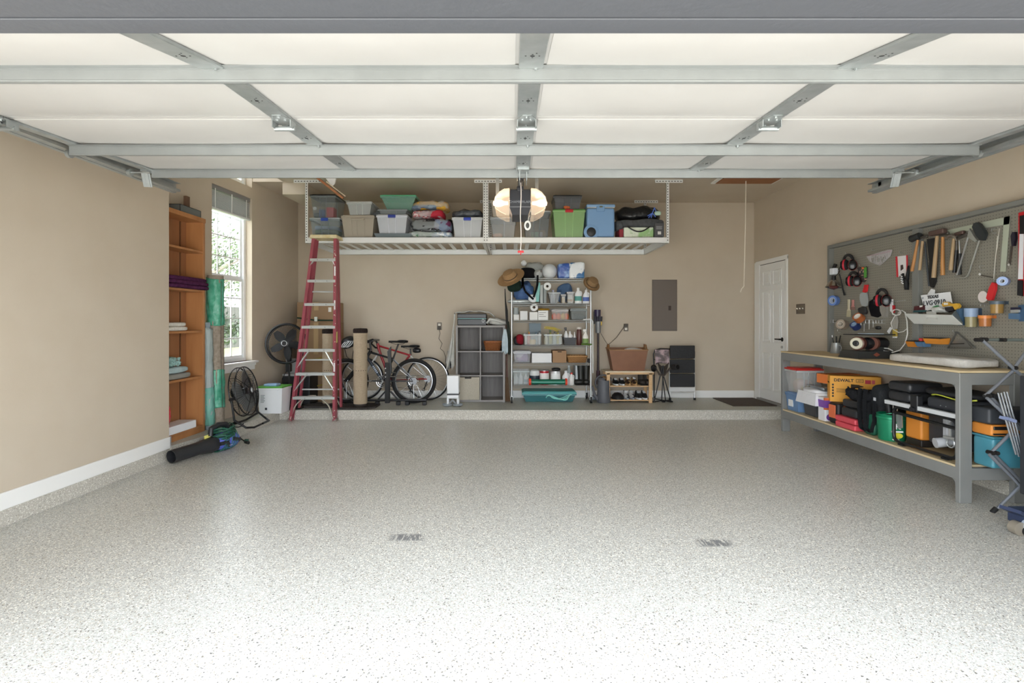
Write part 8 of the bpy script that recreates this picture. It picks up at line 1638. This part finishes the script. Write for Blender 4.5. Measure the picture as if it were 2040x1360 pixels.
lp = thing('license_plate', 'tilted white licence plate with dark lettering behind the white tray', 'license plate', Q(1865, 618, .08))
c4 = [Q(1834, 588, .075), Q(1893, 581, .075), Q(1898, 610, .085), Q(1843, 619, .085)]
MB(K('e6e8ea', .4)).plate(c4, .003).build('plate_sheet', lp)
ux = (c4[1]-c4[0]).normalized(); n_ = ux.cross(c4[0]-c4[3]).normalized(); n_ = -n_ if n_.x > 0 else n_; uy = n_.cross(ux); W_ = (c4[1]-c4[0]).length; Hh = (c4[0]-c4[3]).length
def onp(u, v): p = c4[0]+ux*W_*u-uy*Hh*v*(1 if uy.z > 0 else -1)+n_*.005; uy2 = uy if uy.z > 0 else -uy; return Matrix(((ux.x, uy2.x, n_.x, p.x), (ux.y, uy2.y, n_.y, p.y), (ux.z, uy2.z, n_.z, p.z), (0, 0, 0, 1)))
text('TEXAS', .038, onp(.45, .18), K('22252a', .5), lp, sx=1.1, bold=.001); text('LVG\u00b70910', .062, onp(.50, .52), K('2b2f36', .5), lp, sx=.95, bold=.0008)
text('*', .05, onp(.1, .25), K('8d949b', .5), lp, name='star_mark')
t = tool('utility_knife', 'yellow utility knife lying on top of the white tray', 'knife', 1893, 618); shp(t, 'yellow_body', [(1876, 606), (1880, 601), (1888, 601), (1894, 605), (1907, 604), (1911, 609), (1909, 613), (1902, 617), (1898, 610), (1888, 609), (1878, 611)], K('d9a93a', .4), .11, .02); shp(t, 'black_grip', [(1882, 612), (1898, 610), (1900, 618), (1888, 621), (1883, 618)], K('2a2626', .5), .11, .024); shp(t, 'white_window', [(1880, 603), (1888, 603), (1888, 607), (1880, 607)], K('e9e6dc', .4), .133, .002)
q = MB(mat('silver_crumple', 'cfd0cc', .3, bump=1, bscale=30)).blob(PX-.16, PX-.06, Q(1885, 615, .1).y, Q(1866, 615, .1).y, WZ(623, 4.55), WZ(612, 4.55), .6, .02, 20, 22); tag(q.build('white_wrapper', ang=180), 'crumpled white wrapper in the tray left of the yellow knife', 'wrapper')
q = MB(K('3f8a55', .5)).plate([Q(1857, 611, .12), Q(1866, 608, .12), Q(1867, 614, .12), Q(1860, 613, .12)], .02); tag(q.build('green_piece'), 'small green plastic piece in the tray below the licence plate', 'plastic piece')
def jar(label, x0, x1, y0, y1, ylid, bc, lc, ld, al=.85):
    xm = (x0+x1)/2; c = Q(xm, y1, .07); r = (x1-x0)/2/F*c.y*.95; t = thing('screw_jar', label, 'jar', c); hh = (y1-ylid)/F*c.y; hl = (ylid-y0)/F*c.y
    MB(K(bc, .25, 0, al)).lathe([(r*.86, 0), (r*.9, hh)], c, 24).build('jar_body', t); MB(K(lc, .4)).lathe([(r, hh), (r*1.02, hh+hl)], c, 24).build('lid', t); MB(K(ld, .5)).box(c.x, PX, c.y-r*.5, c.y+r*.5, c.z+hh, c.z+hh+hl).build('wall_bracket', t)
jar('pale blue lidded jar hanging right of the white tray', 1923, 1946, 614, 651, 631, 'a59c74', '94aac8', '3a4a5e')
jar('orange-lidded jar of orange parts on the right pegboard', 1951, 1974, 628, 650, 634, 'b8733c', 'e08a42', 'c9712f', .95)
jar('amber jar with slate lid highest on the right pegboard', 1974, 1998, 600, 624, 606, 'a8854a', '52606c', '3c4854')
t = tool('scraper', 'red handled scraper with white round blade on the right pegboard', 'scraper', 1965, 600); c = Q(1959, 591, .03); MB(K('dcd3cf', .4)).lathe([(.042, 0), (.042, .006)], c, 28, ax=(-1, 0, 0), sy=1.1).build('round_blade', t); shp(t, 'red_handle', [(1964, 594), (1970, 573), (1976, 562), (1982, 564), (1982, 576), (1975, 598), (1968, 598)], K('cf2b31', .4), .05, .02)
tape('white and blue tape roll on a hook at the right of the pegboard', 1999, 560, 9, .05, 'a3b9e4', (-.85, -.5, 0), 'dfe7f3', hole=.4)
t = tool('blue_clamp', 'slate blue clamp tool at the right edge of the pegboard', 'clamp', 2022, 638); shp(t, 'blue_body', [(2009, 624), (2030, 624), (2030, 636), (2009, 635)], K('51708f', .45), .05, .03); shp(t, 'blue_jaw', [(2028, 608), (2044, 606), (2044, 640), (2030, 640), (2029, 620)], K('3d5a78', .45), .04, .04); shp(t, 'silver_bar', [(2013, 615), (2030, 617), (2030, 622), (2013, 623)], K('cdd0d0', .3, .6), .055, .01); shp(t, 'dark_top', [(2013, 612), (2030, 612), (2032, 616), (2013, 617)], K('26253a', .5), .06, .012)
def bin2(label, x0, x1, y0, y1, col, off=.02, dp=.09):
    t = tool('parts_bin', label, 'bin', (x0+x1)/2, y1); a, b_ = Q(x0, y0, off), Q(x1, y0, off); z1_, z0_ = a.z, Q(x0, y1, off).z; Y1, Y0 = a.y, b_.y
    q = MB(K(col, .45)); X1_ = PX-off; X0_ = X1_-dp
    q.hexa([(X0_+.02, Y0+.008, z0_), (X1_, Y0+.008, z0_), (X1_, Y1-.008, z0_), (X0_+.02, Y1-.008, z0_), (X0_, Y0, z1_-.008), (X1_, Y0, z1_-.0), (X1_, Y1, z1_-.0), (X0_, Y1, z1_-.008)]); q.build('bin_body', t); MB(K('2d2622', .8)).box(X0_+.006, X1_-.004, Y0+.006, Y1-.006, z1_-.012, z1_+.002).build('dark_opening', t); return t
bin2('left small orange parts bin under the white tray', 1822, 1840, 678, 690, 'd98b35'); bin2('small blue parts bin between the two orange bins', 1841, 1856, 679, 690, '5c82a8'); bin2('wider orange parts bin next to the metal triangle', 1858, 1893, 672, 684, 'e39438')
q = MB(K('d33a35', .4)).box(PX-.09, PX-.05, Q(1839, 676, .07).y, Q(1834, 676, .07).y, WZ(681, 4.72), WZ(673, 4.72), b=.004); tag(q.build('red_clip'), 'small red clip sticking out of the left orange parts bin', 'clip')
t = tool('speed_square', 'grey metal speed square triangle on the lower pegboard', 'square', 1914, 694); M_sp = mat('square_steel', '8b8b86', .35, .6)
P3 = [(1906, 661), (1941, 692), (1888, 694)]
for i in range(3): a, b_ = Q(*P3[i], .03), Q(*P3[(i+1) % 3], .03); MB(M_sp).bar(a, b_, .03 if i == 1 else .018, .006, up=(1, 0, 0) if False else (0, 0, 1)).build('square_edge', t)
shp(t, 'web', [(1898, 679), (1922, 677), (1934, 691), (1892, 691)], M_sp, .028, .004); shp(t, 'slot', [(1893, 684), (1921, 683), (1921, 685), (1893, 686)], K('2e2d2a', .7), .034, .001); H(t, 1906, 661)
t = tool('wire_rod', 'long thin bent wire tool hanging right of the hacksaw', 'wire tool', 1980, 555); q = MB(K('c8c5bb', .3, .7)).tube([Q(1992, 455, .04), Q(1990, 466, .04), Q(1987, 492, .04), Q(1985, 500, .04), Q(1982, 530, .04), Q(1980, 555, .04)], .004, 6).tube([Q(1987, 470, .035), Q(1985, 500, .035)], .003, 6); q.build('rod', t)
t = tool('awl', 'thin dark awl with white tip lying on hooks below the hacksaw', 'awl', 1965, 550); stick(t, 'shaft', (1955, 548), (1980, 553), .004, K('4a453f', .4), .03); q = Q(1952, 546, .03); MB(K('e3e1dc', .4)).lathe([(.001, -.012), (.01, 0), (.001, .012)], q, 12).build('tip', t)
t = tool('folding_knife', 'black and purple pruning knife hanging right of the framing square', 'knife', 2013, 528); shp(t, 'grip', [(2013, 470), (2016, 462), (2021, 462), (2022, 475), (2019, 490), (2015, 490)], K('221f2c', .4), .03, .02); shp(t, 'blade', [(2013, 490), (2017, 490), (2012, 528), (2009, 528)], K('5a524c', .4, .4), .035, .006); q = Q(2010, 527, .035); MB(K('d6d3cc', .4)).lathe([(.001, -.01), (.009, 0), (.001, .01)], q, 10).build('white_tip', t)
t = tool('spirit_level', 'red framed boxed tool with black and white sleeve at the right edge of the pegboard', 'boxed tool', 2036, 590); shp(t, 'red_frame', [(2029, 424), (2050, 418), (2048, 590), (2028, 588)], K('d3222c', .4), .02, .03); shp(t, 'black_sleeve', [(2031, 430), (2050, 426), (2049, 465), (2031, 466)], K('17171b', .5), .052, .008); shp(t, 'white_sleeve', [(2031, 466), (2038, 466), (2036, 556), (2028, 556)], K('e4e4e8', .5), .052, .008); shp(t, 'black_foot', [(2027, 558), (2036, 558), (2036, 590), (2026, 588)], K('17171b', .5), .052, .01)
# ---------------- leaf blower with cord on the floor ----------------
M_bl = mat('blower_blue', '5d6bc8', .4); M_bk = mat('blower_black', '2a2b2e', .4)
def fl(x, y, z): d = (CAM_Z-z)*F/(y-VY); return at(x, y, d)
tip = fl(341, 907, .085); bod = fl(432, 880, .10)
t = thing('leaf_blower', 'blue and black electric leaf blower wrapped in green cord on the floor by the bookcase', 'leaf blower', ((tip.x+bod.x)/2, (tip.y+bod.y)/2, 0))
tip = Vector((tip.x, tip.y, .072)); ax_ = (bod-tip); ax_.z = .02; L_ = ax_.length; ax_.normalize(); sd_ = Vector((0, 0, 1)).cross(ax_).normalized(); up_ = ax_.cross(sd_)
q = MB(M_bk); r = .062; q.lathe([(r, 0), (r*1.02, .02), (r*1.0, .28), (r*1.15, .34), (r*1.3, .42), (r*1.25, .48)], tip, 30, ax=ax_, caps=False).lathe([(r*.9, .02), (r*.92, 0), (r, 0)], tip, 30, ax=ax_, caps=False).lathe([(r*.92, 0), (r*.9, .25), (.001, .26)], tip, 30, ax=ax_, caps=False); q.build('nozzle_tube', t)
q = MB(K('d8d070', .5)).bar(tip+ax_*.36+up_*.082, tip+ax_*.43+up_*.085, .05, .003, up=tuple(sd_)); q.build('warning_sticker', t)
c = tip+ax_*.56
q = MB(M_bl).lathe([(r*1.2, -.1), (.098, -.03), (.108, .04), (.104, .12), (.07, .17), (.001, .18)], c, 28, ax=ax_, sx=1.0, sy=.85); q.build('motor_body', t)
q = MB(M_bk)
for s_ in (-1, 1):
    q.blob(-.055, .055, -.02, .02, -.03, .03, .6, 0, 1, 16) if False else None
    q.tube([c+sd_*(s_*.08)-ax_*.09, c+sd_*(s_*.098)-ax_*.02, c+sd_*(s_*.09)+ax_*.0-up_*.04], .03, 10, flat=.6)
    q.tube([c+sd_*(s_*.100)+ax_*.05+up_*.02, c+sd_*(s_*.094)+ax_*.10+up_*.0, c+sd_*(s_*.075)+ax_*.15-up_*.02], .03, 10, flat=.6)
q.lathe([(.066, .135), (.08, .14), (.062, .175), (.001, .19)], c, 24, ax=ax_, sy=.85)
q.build('black_vents', t)
MB(K('aeb4e6', .4)).bar(c+sd_*.116-ax_*.01-up_*.03, c+sd_*.118+ax_*.02-up_*.03, .03, .004).bar(c-sd_*.116-ax_*.01-up_*.03, c-sd_*.118+ax_*.02-up_*.03, .03, .004).build('logo_patch', t)
q = MB(M_bk); q.tube([c+ax_*(-.13)+up_*.09, c+ax_*(-.12)+up_*.16, c+ax_*(-.04)+up_*.185, c+ax_*(.06)+up_*.17, c+ax_*.12+up_*.07], .026, 12); q.build('top_handle', t)
q = MB(mat('cord_green', '1f4b3c', .5)); q2 = MB(mat('cord_teal', '2f6b56', .5)); rr = random.Random(12)
for k in range(26):
    zz = .045+.085*rr.random(); tx, ty = rr.uniform(-.3, .3), rr.uniform(-.35, .35); ra, rb = rr.uniform(.095, .13), rr.uniform(.085, .115); ph = rr.random()*6
    pts = [c+ax_*(.02+ra*math.cos(a))+sd_*(rb*math.sin(a))+up_*(zz+tx*.13*math.cos(a)+ty*.12*math.sin(a)+.008*math.sin(3*a+ph)) for a in [2*PI*j/20 for j in range(20)]]
    (q if k % 3 else q2).tube(pts, .0045, 5, True)
for k in range(5):
    ph = rr.random()*.6; o_ = -.05+.035*k
    pts = [c+ax_*(o_+.03*math.sin(a))+sd_*(.112*math.cos(a+ph))+up_*(.105*math.sin(a+ph)*(.85 if math.sin(a+ph) < 0 else 1.25)) for a in [2*PI*j/20 for j in range(20)]]
    q2.tube(pts, .0045, 5, True)
q.build('wound_cord', t); q2.build('wound_cord', t)
q = MB(mat('cord_green', '1f4b3c', .5)); p = [c+ax_*.15+up_*(-.02), fl(462, 873, .02), fl(472, 876, .012), fl(482, 875.5, .012), fl(488, 877, .014)]; q.tube(p, .0045, 6).cyl(p[-1]-Vector((.0, 0, 0)), p[-1]+Vector((.035, .01, .0)), .016, .014, 10); q.build('cord_plug', t)
# ---------------- outside the window: trees and fence ----------------
def leafy(label, x, y, z0, h, R_, n, cols, seed, name='tree', trunk=True):
    rr = random.Random(seed); t = thing(name, label, 'tree', (x, y, z0)); ms = [mat('leaf_'+c_, c_, .7) for c_ in cols]; q = MB(ms[0])
    cl = []
    for k in range(26):
        a = rr.random()*6.28; e = rr.uniform(-.3, 1); rad = R_*rr.random()**.5; cl.append(Vector((x+rad*math.cos(a), y+rad*math.sin(a), z0+h*(.55+.4*e*rr.random()))))
    for k in range(n):
        c_ = rr.choice(cl); p = c_+Vector((rr.gauss(0, R_*.2), rr.gauss(0, R_*.2), rr.gauss(0, h*.07))); s_ = rr.uniform(.05, .11)
        u = Vector((rr.gauss(0, 1), rr.gauss(0, 1), rr.gauss(0, 1))).normalized(); v = u.orthogonal().normalized(); w_ = u.cross(v)
        q._add([p-v*s_, p-w_*s_*.4, p+v*s_, p+w_*s_*.4], [(0, 1, 2, 3)], ms[k % len(ms)])
    q.build('foliage', t, ang=180)
    if trunk:
        q = MB(mat('bark', '8a7f72', .9)); q.tube([(x, y, z0), (x+.1, y, z0+h*.25), (x-.1, y+.2, z0+h*.5)], .14, 8, rs=[.16, .12, .08])
        for k in range(14): c_ = cl[k]; q.tube([(x, y+.05, z0+h*(.2+.02*k)), ((x+c_.x)/2, (y+c_.y)/2, (z0+h*.3+c_.z)/2+.2), c_], .03, 5, rs=[.07, .045, .015])
        q.build('trunk_and_branches', t)
G = ('4a5a3c', '5a6a4a', '39472e', '6d7a5c')
leafy('tall leafy tree filling the window view outside', -12.5, 18.5, -.1, 6.5, 3.0, 5200, G, 1)
leafy('second leafy tree farther outside the window', -14.5, 23.0, -.1, 6.0, 2.6, 3200, G, 2)
leafy('low green bush outside the bottom of the window', -9.2, 14.2, -.1, 1.6, 1.2, 2600, ('3d4d33', '4c5c3e', '2f3d28'), 3, 'bush', False)
leafy('dark evergreen shrub outside the lower window pane', -10.4, 16.4, -.1, 2.2, 1.4, 3000, ('2f3c2a', '3b4a33', '263122'), 4, 'bush', False)
q = MB(mat('fence_wood', '4a4a45', .9, col2='3f3f3b', scale=5)); 
for k in range(70): q.box(-15.5, -15.46, 12+.35*k, 12.33+.35*k, -.1, 2.15)
tag(q.build('wooden_fence'), 'grey wooden fence outside behind the bushes', 'fence')
